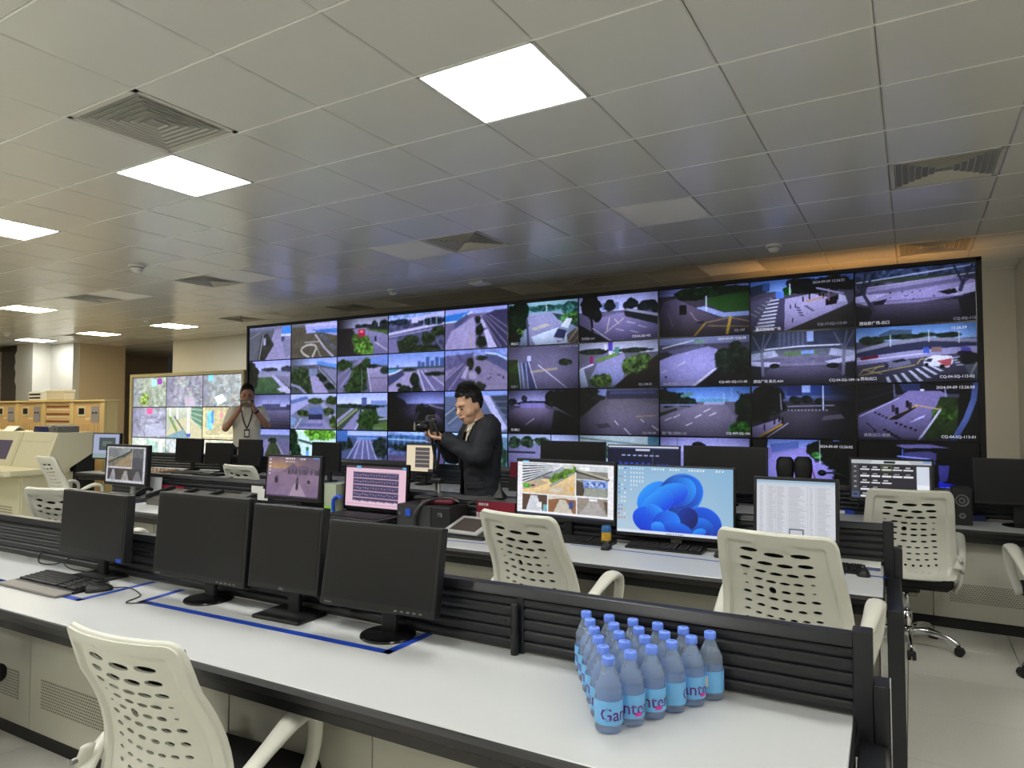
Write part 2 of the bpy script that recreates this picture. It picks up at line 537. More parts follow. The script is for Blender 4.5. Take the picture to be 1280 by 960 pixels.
def grille_mat():
    m = mat('perforated_grille', (0.70, 0.69, 0.63), 0.5)
    nt = m.node_tree
    b = nt.nodes['Principled BSDF']
    tc = nt.nodes.new('ShaderNodeTexCoord')
    sp = nt.nodes.new('ShaderNodeSeparateXYZ'); nt.links.new(tc.outputs['Object'], sp.inputs[0])
    cb = nt.nodes.new('ShaderNodeCombineXYZ'); nt.links.new(sp.outputs[0], cb.inputs[0]); nt.links.new(sp.outputs[2], cb.inputs[1])
    br = nt.nodes.new('ShaderNodeTexBrick')
    br.inputs['Scale'].default_value = 1.0
    br.inputs['Color1'].default_value = (.05, .05, .045, 1); br.inputs['Color2'].default_value = (.06, .06, .05, 1)
    br.inputs['Mortar'].default_value = (*s2l((0.70, 0.69, 0.63)), 1)
    br.inputs['Mortar Size'].default_value = .0035
    br.inputs['Mortar Smooth'].default_value = 0.0
    br.inputs['Brick Width'].default_value = .016; br.inputs['Row Height'].default_value = .0135
    nt.links.new(cb.outputs[0], br.inputs['Vector']); nt.links.new(br.outputs[0], b.inputs['Base Color'])
    return m
M_GRILLE = grille_mat()
ORD = ['first', 'second', 'third', 'fourth', 'fifth', 'sixth', 'seventh', 'eighth', 'ninth', 'tenth', 'eleventh', 'twelfth', 'thirteenth', 'fourteenth']
def lab(row):
    return {'top': f'long white laminate worktop of the {row} desk row with black edge',
            'screen': f'black slatted low screen along the back of the {row} desk row',
            'cab': lambda k: f'beige steel cabinet under the {row} desk row, {ORD[k]} from its right end',
            'gable': f'black end panel closing the right end of the {row} desk row',
            'cabgroup': f'cabinets under the {row} desk row'}
desk_row(-0.135, 1.505, 0.030, 6.9, row='front', labels=lab('front'), postx=[-1.02], ncab=10, cab_y=.26)
desk_row(-0.125, 3.485, 0.030, 6.95, depth=.715, row='middle', labels=lab('middle'), postx=[-3.1], ncab=10, cab_y=.22)
LB = lab('far')
desk_row(2.2, 5.78, 0.0, 7.25, row='far', labels=LB, screen=True, ncab=10, cab_y=.14)
LB2 = lab('far left')
desk_row(-5.12, 5.56, 0.115, 4.75, depth=.99, row='far left', labels=LB2, screen=True, ncab=6, cab_y=.14)

# blue tape outlines on the front worktop
def tape(pts, label, w=.034, z=.7503, ang=0.03):
    pts = [at(px, py, .75) for px, py in pts]
    def f(bm):
        for a, b in zip(pts, pts[1:]):
            d = (b - a); d.z = 0; d.normalize()
            n = Vector((-d.y, d.x, 0)) * w / 2
            e = d * w / 2
            q = [a - e - n, b + e - n, b + e + n, a - e + n]
            prism(bm, [(v.x, v.y, z) for v in q], (0, 0, .0004))
    o = part('floor_marking_tape', M_TAPE, None, f)
    o.name = 'blue_tape_outline'
    tag(o, label, 'tape')
tape([(225, 738), (178, 752), (485, 815), (537, 792)], 'blue tape outline on the white desk around the three monitor stands')
tape([(-60, 711), (1, 726), (100, 749.7), (190, 728)], 'blue tape outline on the white desk around the keyboard')
tape([(470, 668), (556, 675), (612, 680.5)], 'blue tape line on the middle desk left of the chair', .016)
tape([(715, 681), (760, 686), (900, 702)], 'blue tape line on the middle desk under the two keyboards', .016)
tape([(1048, 725), (1062, 703), (1108, 707)], 'blue tape outline on the middle desk around the mouse', .03)
tape([(1052, 715), (1107, 722)], 'blue tape strip on the middle desk in front of the mouse', .02)
# ------------------------------------------------------------------ pictures shown on the screens (painted as numbers on a fine mesh)
class Cv:
    def __init__(s, w, h, base=(90, 88, 105), seed=0):
        s.w, s.h = w, h
        s.rs = np.random.RandomState(seed)
        s.a = np.empty((h, w, 3)); s.a[:] = np.array(base) / 255.
        s.U, s.V = np.meshgrid((np.arange(w) + .5) / w, (np.arange(h) + .5) / h)
    def n(s, f, oct=3):
        out = np.zeros((s.h, s.w)); amp = 1.; tot = 0
        for k in range(oct):
            gx, gy = int(f * 2 ** k) + 2, int(f * 2 ** k * .6) + 2
            g = s.rs.rand(gy + 1, gx + 1)
            x, y = s.U * (gx - 1), s.V * (gy - 1)
            i, j = x.astype(int), y.astype(int); fx, fy = x - i, y - j
            out += amp * ((g[j, i] * (1 - fx) + g[j, i + 1] * fx) * (1 - fy) + (g[j + 1, i] * (1 - fx) + g[j + 1, i + 1] * fx) * fy)
            tot += amp; amp *= .55
        return out / tot
    def mix(s, m, col, a=1.):
        m = (m * a)[..., None]
        s.a = s.a * (1 - m) + (np.asarray(col) if np.ndim(col) == 3 else np.array(col) / 255.) * m
        return s
    def grad(s, v0, v1, c0, c1):
        t = np.clip((s.V - v0) / (v1 - v0), 0, 1)[..., None]
        col = np.array(c0) / 255. * (1 - t) + np.array(c1) / 255. * t
        return s.mix(((s.V >= v0) & (s.V <= v1)).astype(float), col)
    def hgrad(s, u0, u1, c, a0, a1):
        t = np.clip((s.U - u0) / (u1 - u0), 0, 1)
        return s.mix(a0 * (1 - t) + a1 * t, c)
    def inside(s, pts):
        m = np.zeros((s.h, s.w), bool)
        k = len(pts)
        for i in range(k):
            (x0, y0), (x1, y1) = pts[i], pts[(i + 1) % k]
            if y0 == y1: continue
            c = ((y0 > s.V) != (y1 > s.V)) & (s.U < (x1 - x0) * (s.V - y0) / (y1 - y0) + x0)
            m ^= c
        return m.astype(float)
    def poly(s, pts, c, c2=None, a=1., tex=0.):
        m = s.inside(pts)
        col = np.array(c) / 255.
        if c2 is not None:
            vs = [p[1] for p in pts]
            t = np.clip((s.V - min(vs)) / max(1e-6, max(vs) - min(vs)), 0, 1)[..., None]
            col = col * (1 - t) + np.array(c2) / 255. * t
        else:
            col = np.broadcast_to(col, s.a.shape)
        if tex: col = col * (1 + tex * (s.n(18) - .5)[..., None] * 2)
        return s.mix(m, col, a)
    def rect(s, u0, v0, u1, v1, c, a=1.):
        return s.mix(((s.U >= u0) & (s.U <= u1) & (s.V >= v0) & (s.V <= v1)).astype(float), c, a)
    def line(s, pts, c, w=.008, a=1.):
        m = np.zeros((s.h, s.w)); asp = s.h / s.w
        for (x0, y0), (x1, y1) in zip(pts, pts[1:]):
            dx, dy = x1 - x0, (y1 - y0) * asp
            px, py = s.U - x0, (s.V - y0) * asp
            t = np.clip((px * dx + py * dy) / max(1e-9, dx * dx + dy * dy), 0, 1)
            d = np.hypot(px - t * dx, py - t * dy)
            m = np.maximum(m, np.clip((w / 2 + .5 / s.w - d) * s.w, 0, 1))
        return s.mix(m, c, a)
    def tree(s, u, v, ru, rv, c=(46, 66, 46), f=14, soft=.75):
        e = ((s.U - u) / ru) ** 2 + ((s.V - v) / rv) ** 2 + (s.n(f) - .5) * soft * 2
        m = np.clip((1 - e) * 4, 0, 1)
        b = (.35 + 1.1 * s.n(f * 1.6)) * (.55 + .8 * s.n(46, 1))
        return s.mix(m, (np.array(c) / 255.)[None, None] * b[..., None])
    def trees(s, L, c=(46, 66, 46)):
        for q in L: s.tree(*q, c)
        return s
    def noise(s, amt=.10, f=20):
        s.a *= (1 + amt * 2 * (s.n(f, 3) - .5))[..., None]; return s
    def streak(s, v0, v1, k, c, a=.4, w=.006):
        for i in range(k):
            v = v0 + (v1 - v0) * (i / max(1, k - 1)) ** 1.4
            s.line([(0, v), (1, v)], c, w, a)
        return s
    def dots(s, u0, v0, u1, v1, k, c, r=.01):
        for i in range(k):
            u, v = s.rs.uniform(u0, u1), s.rs.uniform(v0, v1)
            s.rect(u - r, v - r, u + r, v + r * 1.6, c, .8)
        return s
    def vig(s, k=.5, cu=.5, cv=.45):
        r = ((s.U - cu) * 1.3) ** 2 + ((s.V - cv) * 1.3) ** 2
        s.a *= np.clip(1 - k * r * 2, .1, 1)[..., None]; return s
    def blur(s):
        p = np.pad(s.a, ((1, 1), (1, 1), (0, 0)), 'edge')
        s.a = (p[:-2, 1:-1] + p[2:, 1:-1] + p[1:-1, :-2] + p[1:-1, 2:] + 2 * p[1:-1, 1:-1]) / 6.; return s

def screen_mat(name='screen_image', gain=1.0):
    if name in MATS: return MATS[name]
    m = bpy.data.materials.new(name); m.use_nodes = True
    nt = m.node_tree; b = nt.nodes['Principled BSDF']
    at_ = nt.nodes.new('ShaderNodeAttribute'); at_.attribute_name = 'Col'
    b.inputs['Base Color'].default_value = (.012, .012, .014, 1)
    b.inputs['Roughness'].default_value = .45
    b.inputs['Specular IOR Level'].default_value = .3
    nt.links.new(at_.outputs['Color'], b.inputs['Emission Color'])
    b.inputs['Emission Strength'].default_value = gain
    MATS[name] = m
    return m
M_SCREEN = screen_mat('screen_image', 1.0)
M_SCREENW = screen_mat('wall_screen_image', 1.2)

def picture_mesh(name, cv, W, H, m):
    """W x H metres, centred, in the local XZ plane facing -Y; colours per point"""
    h, w = cv.h, cv.w
    xs = (np.arange(w) / (w - 1) - .5) * W
    zs = (.5 - np.arange(h) / (h - 1)) * H
    X, Z = np.meshgrid(xs, zs)
    co = np.stack([X, np.zeros_like(X), Z], -1).reshape(-1, 3)
    idx = np.arange(h * w).reshape(h, w)
    q = np.stack([idx[1:, :-1], idx[1:, 1:], idx[:-1, 1:], idx[:-1, :-1]], -1).reshape(-1, 4)
    me = bpy.data.meshes.new(name)
    me.vertices.add(len(co)); me.vertices.foreach_set('co', co.ravel())
    me.loops.add(q.size); me.loops.foreach_set('vertex_index', q.ravel().astype(np.int32))
    me.polygons.add(len(q)); me.polygons.foreach_set('loop_start', np.arange(0, q.size, 4, dtype=np.int32))
    me.update(calc_edges=True)
    c = np.clip(cv.a, 0, 1).reshape(-1, 3)
    lin = np.where(c <= .04045, c / 12.92, ((c + .055) / 1.055) ** 2.4)
    ca = me.color_attributes.new('Col', 'FLOAT_COLOR', 'POINT')
    ca.data.foreach_set('color', np.concatenate([lin, np.ones((len(lin), 1))], 1).astype(np.float32).ravel())
    me.materials.append(m)
    return me

SKY, SKY2, SKYB = (186, 192, 242), (150, 160, 226), (104, 140, 214)
ROAD, ROADD, PALE = (124, 118, 156), (74, 72, 98), (168, 160, 206)
GRN, GRND, GRNB = (54, 76, 50), (26, 34, 30), (104, 148, 66)
WHT, YEL = (226, 228, 246), (196, 166, 78)
ROOF = (70, 130, 214)

def cells():
    C = {}
    def N(r, c, base):
        w, h = ((208, 116) if c >= 8 else (160, 90) if c >= 5 else (112, 63) if c >= 2 else (84, 47))
        k = Cv(w, h, base, r * 17 + c + 3); C[(r, c)] = k; return k
    # ---- column 0
    k = N(0, 0, (98, 100, 108)); k.grad(0, .16, (130, 134, 170), (96, 98, 108)).line([(0, .34), (.26, .16)], (150, 154, 170), .012)
    k.poly([(.36, 1), (.62, .1), (1, .05), (1, 1)], (146, 138, 172), (150, 142, 180)).poly([(.2, 1), (.3, .25), (.45, .2), (.6, .55), (.38, 1)], (54, 60, 56), tex=.4)
    k.line([(.24, 1), (.34, .25)], (170, 166, 180), .02).rect(.34, .35, .4, .55, (160, 156, 190)).rect(.79, .05, 1, .25, (70, 140, 230)).rect(.76, .25, 1, .31, (200, 205, 240)).rect(.77, .32, .84, .46, (80, 84, 120)).poly([(.8, .46), (1, .4), (1, .9), (.86, .95)], (132, 130, 160))
    k = N(1, 0, (92, 98, 96)); k.grad(0, .34, (150, 156, 226), (190, 194, 240)).grad(.3, .5, (130, 136, 170), (150, 148, 176)).trees([(.5, .27, .2, .06), (.9, .27, .14, .09)], (70, 76, 90))
    k.poly([(.2, .5), (.55, .48), (.85, .95), (.9, 1), (0, 1), (0, .6)], (80, 110, 76), (66, 92, 64), tex=.2).poly([(.55, .46), (.62, .44), (1, .9), (1, 1), (.92, 1)], (170, 168, 204)).poly([(.68, .84), (.9, .76), (1, .9), (.78, .94)], (182, 178, 212)).poly([(.62, .44), (1, .5), (1, .82)], (128, 124, 152)).tree(.06, .45, .18, .5, (40, 50, 44))
    k = N(2, 0, (70, 66, 86)); k.grad(0, .38, (110, 112, 160), (172, 176, 226)).grad(.36, .5, (70, 70, 96), (92, 88, 116)).rect(.35, .28, .76, .4, (84, 86, 120)).rect(.9, .3, 1, .42, (70, 70, 98)).grad(.46, 1, (112, 106, 138), (48, 46, 58)).streak(.48, .95, 7, (140, 134, 160), .25, .012).hgrad(0, .4, (30, 30, 40), .5, 0)
    k = N(3, 0, (112, 106, 138)); k.grad(0, .18, (140, 150, 214), (160, 168, 226)).grad(.16, .34, (84, 94, 110), (110, 116, 140)).poly([(0, .4), (.5, .3), (.62, .36), (.36, 1), (0, 1)], (134, 126, 164)).poly([(.55, .34), (.72, .4), (.84, 1), (.34, 1)], (66, 78, 52), tex=.3).line([(.62, .24), (.92, .9)], (176, 172, 196), .014).tree(.6, .33, .1, .08)
    # ---- column 1
    k = N(0, 1, (94, 88, 74)); k.noise(.15).grad(0, .1, (120, 122, 130), (108, 108, 110)).poly([(.3, .05), (1, 0), (1, .42), (.62, .28), (.34, .3)], (160, 158, 214)).poly([(.46, .2), (1, .22), (1, .34), (.6, .3)], (66, 120, 196)).line([(.34, .06), (1, .1)], (196, 190, 236), .02).poly([(.6, .36), (.72, .34), (1, .8), (1, .95)], (96, 98, 104), tex=.3)
    k.line([(.54, .36), (.74, .75), (.92, 1)], (176, 172, 198), .03).line([(.3, .55), (.64, .55), (.52, .36)], (172, 166, 160), .018)
    k.line([(.40, .98), (.28, .88), (.22, .78), (.25, .70), (.33, .64), (.44, .62), (.53, .65), (.56, .72), (.47, .98)], (186, 180, 168), .03).line([(.56, .7), (.66, 1)], (150, 146, 140), .02)
    k = N(1, 1, (86, 90, 98)); k.grad(0, .2, (130, 150, 214), (180, 190, 236)).hgrad(0, .45, (80, 86, 92), .9, 0).poly([(.5, .24), (.62, .22), (1, .78), (1, .35)], (132, 130, 160)).line([(.6, .14), (1, .26)], (90, 140, 214), .06).trees([(.2, .55, .26, .32), (.36, .8, .12, .24)], (62, 84, 52)).poly([(.42, .5), (.56, .46), (.84, 1), (.5, 1)], (156, 146, 186)).rect(.4, .3, .58, .5, (120, 130, 160)).trees([(.72, .6, .1, .08), (.86, .8, .12, .1), (.64, .5, .08, .05)], (40, 58, 46)).line([(0, .72), (.2, .82), (.34, 1)], (140, 140, 176), .04).line([(.62, .3), (1, .86)], (184, 180, 206), .014)
    k = N(2, 1, (118, 124, 150)); k.grad(0, .16, (176, 184, 236), (160, 172, 226)).poly([(0, .3), (.4, .14), (.5, .2), (0, .6)], (160, 160, 206)).poly([(0, .18), (.36, .06), (.4, .14), (0, .28)], (96, 116, 170)).poly([(.55, .14), (.66, .16), (1, .62), (1, .9)], (150, 148, 180)).trees([(.55, .2, .16, .1), (.3, .55, .16, .1), (.82, .5, .12, .12), (.94, .8, .12, .2), (.9, .2, .14, .14)], (74, 92, 50)).poly([(.42, .4), (.7, .36), (.74, .56), (.4, .6)], (96, 112, 160)).rect(.4, .58, .7, .72, (54, 56, 84)).poly([(.22, .98), (.4, .72), (.74, .72), (.94, 1), (.2, 1)], (140, 134, 172)).line([(.1, 1), (.24, .7)], (200, 204, 226), .014).rect(.22, .84, .72, .92, (86, 96, 150), .6).poly([(0, .65), (.14, .7), (.1, .86), (0, .9)], (120, 150, 190))
    k = N(3, 1, (196, 226, 214)); k.grad(0, .12, (220, 240, 220), (190, 230, 190)).trees([(.56, .1, .24, .22), (.8, .12, .2, .18)], (120, 190, 60)).line([(.2, .3), (.5, .4), (1, .42)], (40, 60, 50), .03).poly([(.2, 1), (.28, .42), (.98, .45), (1, 1)], (206, 230, 236), (190, 220, 236)).streak(.5, .95, 6, (150, 190, 210), .4, .006).trees([(.06, .3, .12, .4), (.14, .75, .14, .35)], (40, 70, 44)).rect(.36, .55, .42, .85, (90, 160, 226)).rect(.36, .5, .42, .6, (60, 130, 80)).rect(.7, .55, .76, .8, (40, 70, 160))
    # ---- column 2
    k = N(0, 2, (60, 56, 56)); k.grad(0, .26, (120, 120, 140), (180, 180, 214)).poly([(.3, .28), (.55, .26), (1, .5), (1, 1), (.62, 1), (.45, .6)], (140, 134, 172), (110, 104, 140)).trees([(.5, .22, .2, .06), (.92, .2, .1, .12), (.74, .2, .06, .12)], (60, 72, 70)).poly([(.56, .3), (1, .38), (1, .48), (.62, .34)], (72, 104, 54), tex=.3).trees([(.5, .72, .2, .26), (.4, .55, .14, .14), (.6, .88, .14, .14)], (104, 150, 60)).rect(.42, .3, .55, .5, (170, 44, 66)).rect(.45, .33, .52, .4, (226, 120, 130)).rect(.74, .52, .78, .66, (40, 44, 80)).line([(.74, .66), (1, .92)], (196, 190, 210), .014).hgrad(0, .42, (42, 38, 38), 1, 0)
    k = N(1, 2, (96, 94, 116)); k.grad(0, .12, (130, 140, 190), (120, 132, 180)).poly([(.62, .1), (1, .0), (1, .3), (.66, .25)], (110, 136, 206)).poly([(0, .5), (.46, .08), (.56, .1), (.1, 1), (0, 1)], (112, 108, 140)).line([(.06, .86), (.3, .4), (.5, .1)], (160, 156, 186), .014).line([(0, .62), (.46, .1)], (150, 146, 176), .01).trees([(.12, .24, .2, .16), (.44, .62, .2, .4), (.58, .24, .09, .2), (.34, .85, .2, .22)], (58, 84, 44)).poly([(.6, .36), (.86, .3), (1, .5), (1, 1), (.68, 1)], (160, 152, 190), (120, 110, 140)).line([(.66, .62), (1, .62)], (90, 84, 110), .012).trees([(.94, .42, .1, .12), (.72, .3, .14, .06)], (50, 66, 56)).line([(.5, .4), (.5, 1)], (150, 156, 160), .01).line([(.6, .34), (.68, 1)], (196, 192, 220), .014)
    k = N(2, 2, (70, 84, 70)); k.grad(0, .34, (150, 166, 236), (206, 212, 246)).grad(.3, .4, (60, 78, 74), (70, 88, 74)).rect(.5, .14, .6, .34, (90, 100, 150)).rect(.5, .12, .6, .16, (60, 70, 120)).rect(.68, .2, .98, .36, (120, 140, 196)).trees([(.2, .34, .3, .06), (.7, .38, .3, .06)], (50, 70, 60)).poly([(.46, .44), (.54, .44), (.4, 1), (.1, 1)], (134, 130, 172)).poly([(0, .72), (.3, .4), (.36, .42), (0, .84)], (146, 142, 176)).line([(.0, .9), (.4, .44)], (140, 160, 110), .03).line([(.52, .46), (.46, .8), (.36, 1)], (206, 206, 226), .014).trees([(.62, .72, .22, .3), (.86, .56, .14, .16)], (54, 86, 40)).poly([(.74, .84), (1, .76), (1, 1), (.7, 1)], (88, 116, 56)).poly([(.78, .4), (1, .36), (1, .66), (.82, .62)], (128, 140, 176)).line([(.84, .7), (1, .68)], (180, 180, 200), .02)
    k = N(3, 2, (84, 92, 126)); k.grad(0, .14, (150, 170, 230), (176, 190, 240)).grad(.12, .2, (80, 116, 170), (70, 96, 150)).poly([(.4, .22), (.7, .22), (.98, 1), (.28, 1)], (104, 104, 146)).trees([(.86, .45, .16, .3), (.14, .35, .2, .2)], (50, 66, 60))
    for u0, u1 in ((.48, .3), (.54, .5), (.6, .68), (.66, .86), (.44, .12)): k.line([(u0, .24), (u1, 1)], (186, 194, 236), .014)
    k.rect(0, 0, .22, .3, (70, 110, 176)).rect(.4, .17, .8, .22, (100, 150, 214))
    # ---- column 3
    k = N(0, 3, (82, 84, 112)); k.grad(0, .16, (110, 140, 196), (150, 160, 210)).noise(.5, 26).poly([(.4, .12), (1, .0), (1, .12), (.5, .22)], (176, 176, 220)).line([(0, .5), (1, .3)], (190, 184, 226), .04).line([(0, .58), (1, .4)], (150, 146, 186), .02).trees([(.8, .24, .24, .1), (.2, .2, .2, .08)], (50, 64, 78)).rect(.42, .12, .54, .26, (190, 184, 220)).trees([(.4, .7, .14, .14), (.7, .66, .14, .16), (.9, .5, .14, .14), (.5, .92, .5, .12), (.24, .8, .12, .14)], (58, 72, 46)).poly([(0, .64), (.14, .62), (.2, 1), (0, 1)], (120, 114, 156))
    for u in (.64, .76, .86): k.line([(u, .12), (u, .36)], (180, 184, 206), .012)
    k = N(1, 3, (126, 120, 150)); k.grad(0, .36, (112, 140, 210), (160, 176, 232)).poly([(0, .38), (.28, .36), (.1, .52), (0, .56)], (86, 150, 190)).line([(0, .54), (.14, .5), (.28, .38)], (226, 230, 240), .018)
    for u, v, w_ in ((.54, .22, .05), (.6, .26, .06), (.68, .12, .06), (.76, .22, .06), (.84, .14, .06), (.92, .16, .08), (.16, .3, .03)): k.rect(u, v, u + w_, .4, (72, 96, 150))
    k.grad(.36, .42, (70, 90, 100), (60, 80, 80)).poly([(.02, .8), (.3, .5), (.46, .5), (.46, 1), (0, 1)], (150, 142, 178)).poly([(.0, .6), (.26, .44), (.3, .56), (0, .86)], (70, 74, 110)).poly([(.54, .46), (.7, .46), (1, .9), (1, 1), (.6, 1)], (110, 104, 146)).line([(.54, .46), (.66, 1)], (196, 190, 220), .02).line([(.6, .48), (.84, 1)], (186, 180, 214), .02).line([(.66, .46), (1, .86)], (176, 170, 206), .016).trees([(.49, .72, .09, .2), (.52, .95, .1, .14), (.3, .94, .12, .1), (.2, .82, .06, .06), (.38, .44, .14, .04), (.84, .56, .2, .06)], (40, 54, 40))
    k = N(2, 3, (70, 64, 88)); k.grad(0, .3, (80, 86, 140), (150, 160, 226)).poly([(0, 0), (.14, .06), (.14, .5), (0, .55)], (60, 70, 120)).poly([(.13, .1), (.3, .2), (.36, .36), (.13, .46)], (50, 54, 70)).poly([(0, .8), (.5, .3), (.56, .34), (.4, 1), (0, 1)], (86, 78, 108)).poly([(.7, .4), (.9, .6), (1, .76), (1, 1), (.62, 1), (.66, .5)], (128, 116, 146)).line([(.74, .32), (.9, .4), (1, .42)], (176, 180, 200), .012).trees([(.6, .55, .1, .24), (.76, .5, .12, .14)], (36, 42, 44)).line([(.46, .8), (.56, .5)], (170, 160, 190), .01).line([(.1, .9), (.46, .5)], (130, 120, 150), .012).line([(0, .6), (.3, .42)], (130, 120, 150), .012).vig(.5, .75, .2)
    k = N(3, 3, (90, 104, 150)); k.grad(0, .12, (150, 176, 230), (126, 160, 226)).grad(.1, .4, (60, 100, 150), (50, 70, 90)).noise(.5, 24).grad(.6, 1, (92, 84, 116), (112, 104, 140)).trees([(.4, .42, .4, .1)], (44, 60, 60)).line([(0, .2), (1, .24)], (150, 190, 230), .02)
    for i in range(9): k.line([(.1 + i * .1, .14), (.1 + i * .1, .36)], (150, 180, 220), .01)
    # ---- column 4
    k = N(0, 4, (112, 104, 140)); k.grad(0, .14, (140, 146, 210), (150, 160, 220)).poly([(0, .14), (.42, .08), (.3, .2), (.22, .3), (0, .32)], (52, 122, 206)).line([(0, .32), (.22, .3), (.32, .18), (.44, .1)], (220, 226, 240), .018).poly([(.16, .34), (.36, .14), (.4, .2), (.16, .56)], (80, 84, 120)).poly([(0, .9), (.1, .55), (.46, .22), (.5, .4), (.5, 1), (0, 1)], (158, 148, 190), (150, 140, 178)).poly([(.6, .22), (.8, .1), (1, .1), (1, 1), (.84, 1)], (66, 62, 92))
    for a, b in ((.62, 1.02), (.66, 1.2), (.72, 1.4), (.58, .9)): k.line([(a, .2), (b, 1)], (156, 148, 180), .010)
    k.trees([(.54, .3, .05, .1), (.57, .55, .08, .14), (.6, .84, .1, .16)], (38, 50, 38)).poly([(.63, .56), (.7, .54), (.84, 1), (.7, 1)], (182, 174, 212)).poly([(.57, .3), (.6, .28), (.68, .5), (.63, .52)], (176, 170, 206)).line([(.42, 1), (.44, .6)], (186, 150, 110), .012).line([(.3, 1), (.4, .4)], (176, 166, 196), .008)
    k = N(1, 4, (126, 116, 148)); k.grad(0, .16, (110, 130, 200), (140, 150, 206)).poly([(0, .14), (.5, .08), (.4, .3), (0, .5)], (96, 92, 130)).noise(.25, 22).poly([(0, .7), (.34, .24), (.4, .26), (.3, 1), (0, 1)], (92, 86, 120)).line([(0, .74), (.3, .34)], (170, 160, 196), .012).line([(.06, 1), (.34, .4)], (160, 150, 190), .012).poly([(.64, .08), (.86, .1), (1, .22), (1, .3), (.82, .16)], (74, 130, 206)).line([(.66, .1), (.84, .14), (1, .28)], (210, 216, 236), .018).poly([(.66, .12), (.84, .18), (1, .32), (1, .56), (.66, .26)], (84, 88, 124)).poly([(.46, .34), (.66, .28), (1, .6), (1, 1), (.56, 1)], (130, 120, 150)).trees([(.42, .36, .06, .16), (.54, .5, .05, .1), (.36, .86, .14, .12), (.58, .9, .08, .12), (.6, .22, .1, .06)], (44, 54, 40)).rect(.39, .54, .51, .72, (148, 140, 168)).poly([(.26, .68), (.36, .4), (.4, .42), (.34, .72)], (160, 152, 180)).dots(.7, .6, .95, .75, 7, (40, 40, 60), .012)
    k = N(2, 4, (96, 108, 136)); k.grad(0, .12, (130, 150, 220), (120, 150, 214)).poly([(0, .5), (.3, .2), (.34, .5), (.06, .9)], (84, 96, 116)).line([(.0, .6), (.3, .24)], (160, 170, 186), .014).line([(.06, .8), (.3, .5)], (160, 170, 186), .014).poly([(.6, .1), (.72, .12), (1, .9), (.9, .95)], (176, 176, 214)).poly([(.74, .12), (1, .1), (1, .7)], (66, 74, 90))
    for i in range(5): k.line([(.74 + i * .03, .12 + i * .14), (1, .1 + i * .16)], (130, 140, 176), .008)
    k = N(3, 4, (96, 130, 150)); k.trees([(.8, .6, .2, .4), (.2, .4, .2, .3)], (70, 110, 84)).grad(0, .1, (170, 200, 236), (150, 190, 226)).line([(.1, 1), (.5, .2)], (200, 220, 230), .03)
    # ---- column 5
    k = N(0, 5, (150, 166, 196)); k.grad(0, .24, (170, 214, 230), (110, 170, 180)).trees([(.6, .16, .36, .08), (.9, .2, .14, .16)], (70, 130, 120)).poly([(.3, .32), (.62, .26), (.74, .5), (.76, .7), (.4, .98), (.26, .98)], (150, 150, 190)).poly([(.34, .8), (.72, .62), (1, .95), (1, 1), (.4, 1)], (208, 224, 246)).poly([(.34, .6), (.56, .52), (.62, .56), (.38, .66)], (190, 186, 170)).poly([(.64, .28), (.72, .44), (.9, .56), (1, .66), (1, .5), (.84, .36)], (60, 90, 90), tex=.3).trees([(.9, .42, .14, .14)], (90, 150, 80)).poly([(.76, .6), (.84, .42), (.92, .44), (.86, .66)], (226, 236, 252)).poly([(.66, .84), (.72, .64), (.84, .7), (.8, .92), (.72, .96)], (70, 74, 110)).poly([(.66, .84), (.8, .88), (.78, .94), (.68, .92)], (200, 210, 236)).poly([(.84, .8), (.96, .66), (1, .7), (1, 1), (.86, .98)], (110, 104, 110)).line([(.86, .96), (.98, .7)], (200, 180, 100), .016).line([(.94, .98), (1, .84)], (200, 180, 100), .014).trees([(.1, .5, .18, .56), (.18, .2, .14, .24)], (36, 62, 40)).tree(.18, .66, .05, .08, (110, 170, 60)).line([(.28, .4), (.3, 1)], (80, 90, 110), .03).line([(.56, .06), (.56, .22)], (220, 230, 240), .01)
    k = N(1, 5, (116, 110, 140)); k.grad(0, .3, (140, 150, 214), (176, 176, 232)).poly([(.3, .3), (.5, .2), (.7, .26), (.66, .4), (1, .8), (1, 1), (.4, 1)], (158, 150, 200), (130, 116, 140)).poly([(.66, .4), (.76, .32), (1, .56), (1, .7)], (74, 66, 70)).trees([(.3, .1, .22, .16), (.74, .16, .2, .18), (.94, .24, .14, .2), (.1, .2, .16, .2)], (74, 106, 46)).rect(.5, .02, .56, .18, (70, 86, 140)).grad(.42, 1, (70, 84, 44), (56, 72, 36)) if False else None
    k.poly([(0, .3), (.14, .3), (.2, 1), (0, 1)], (62, 84, 40), tex=.3).poly([(.2, .4), (.3, .34), (.42, 1), (.3, 1)], (80, 80, 120)).line([(.3, .36), (.42, 1)], (206, 206, 236), .012).line([(.44, .44), (.84, .98)], (210, 206, 232), .012).line([(.34, .6), (.7, .54)], (196, 176, 130), .03, .6)
    for u in (.15, .2, .26): k.line([(u, .38), (u + .04, 1)], (160, 196, 226), .012)
    k.rect(.28, .22, .34, .34, (190, 196, 240)).trees([(.82, .4, .1, .08)], (60, 70, 50))
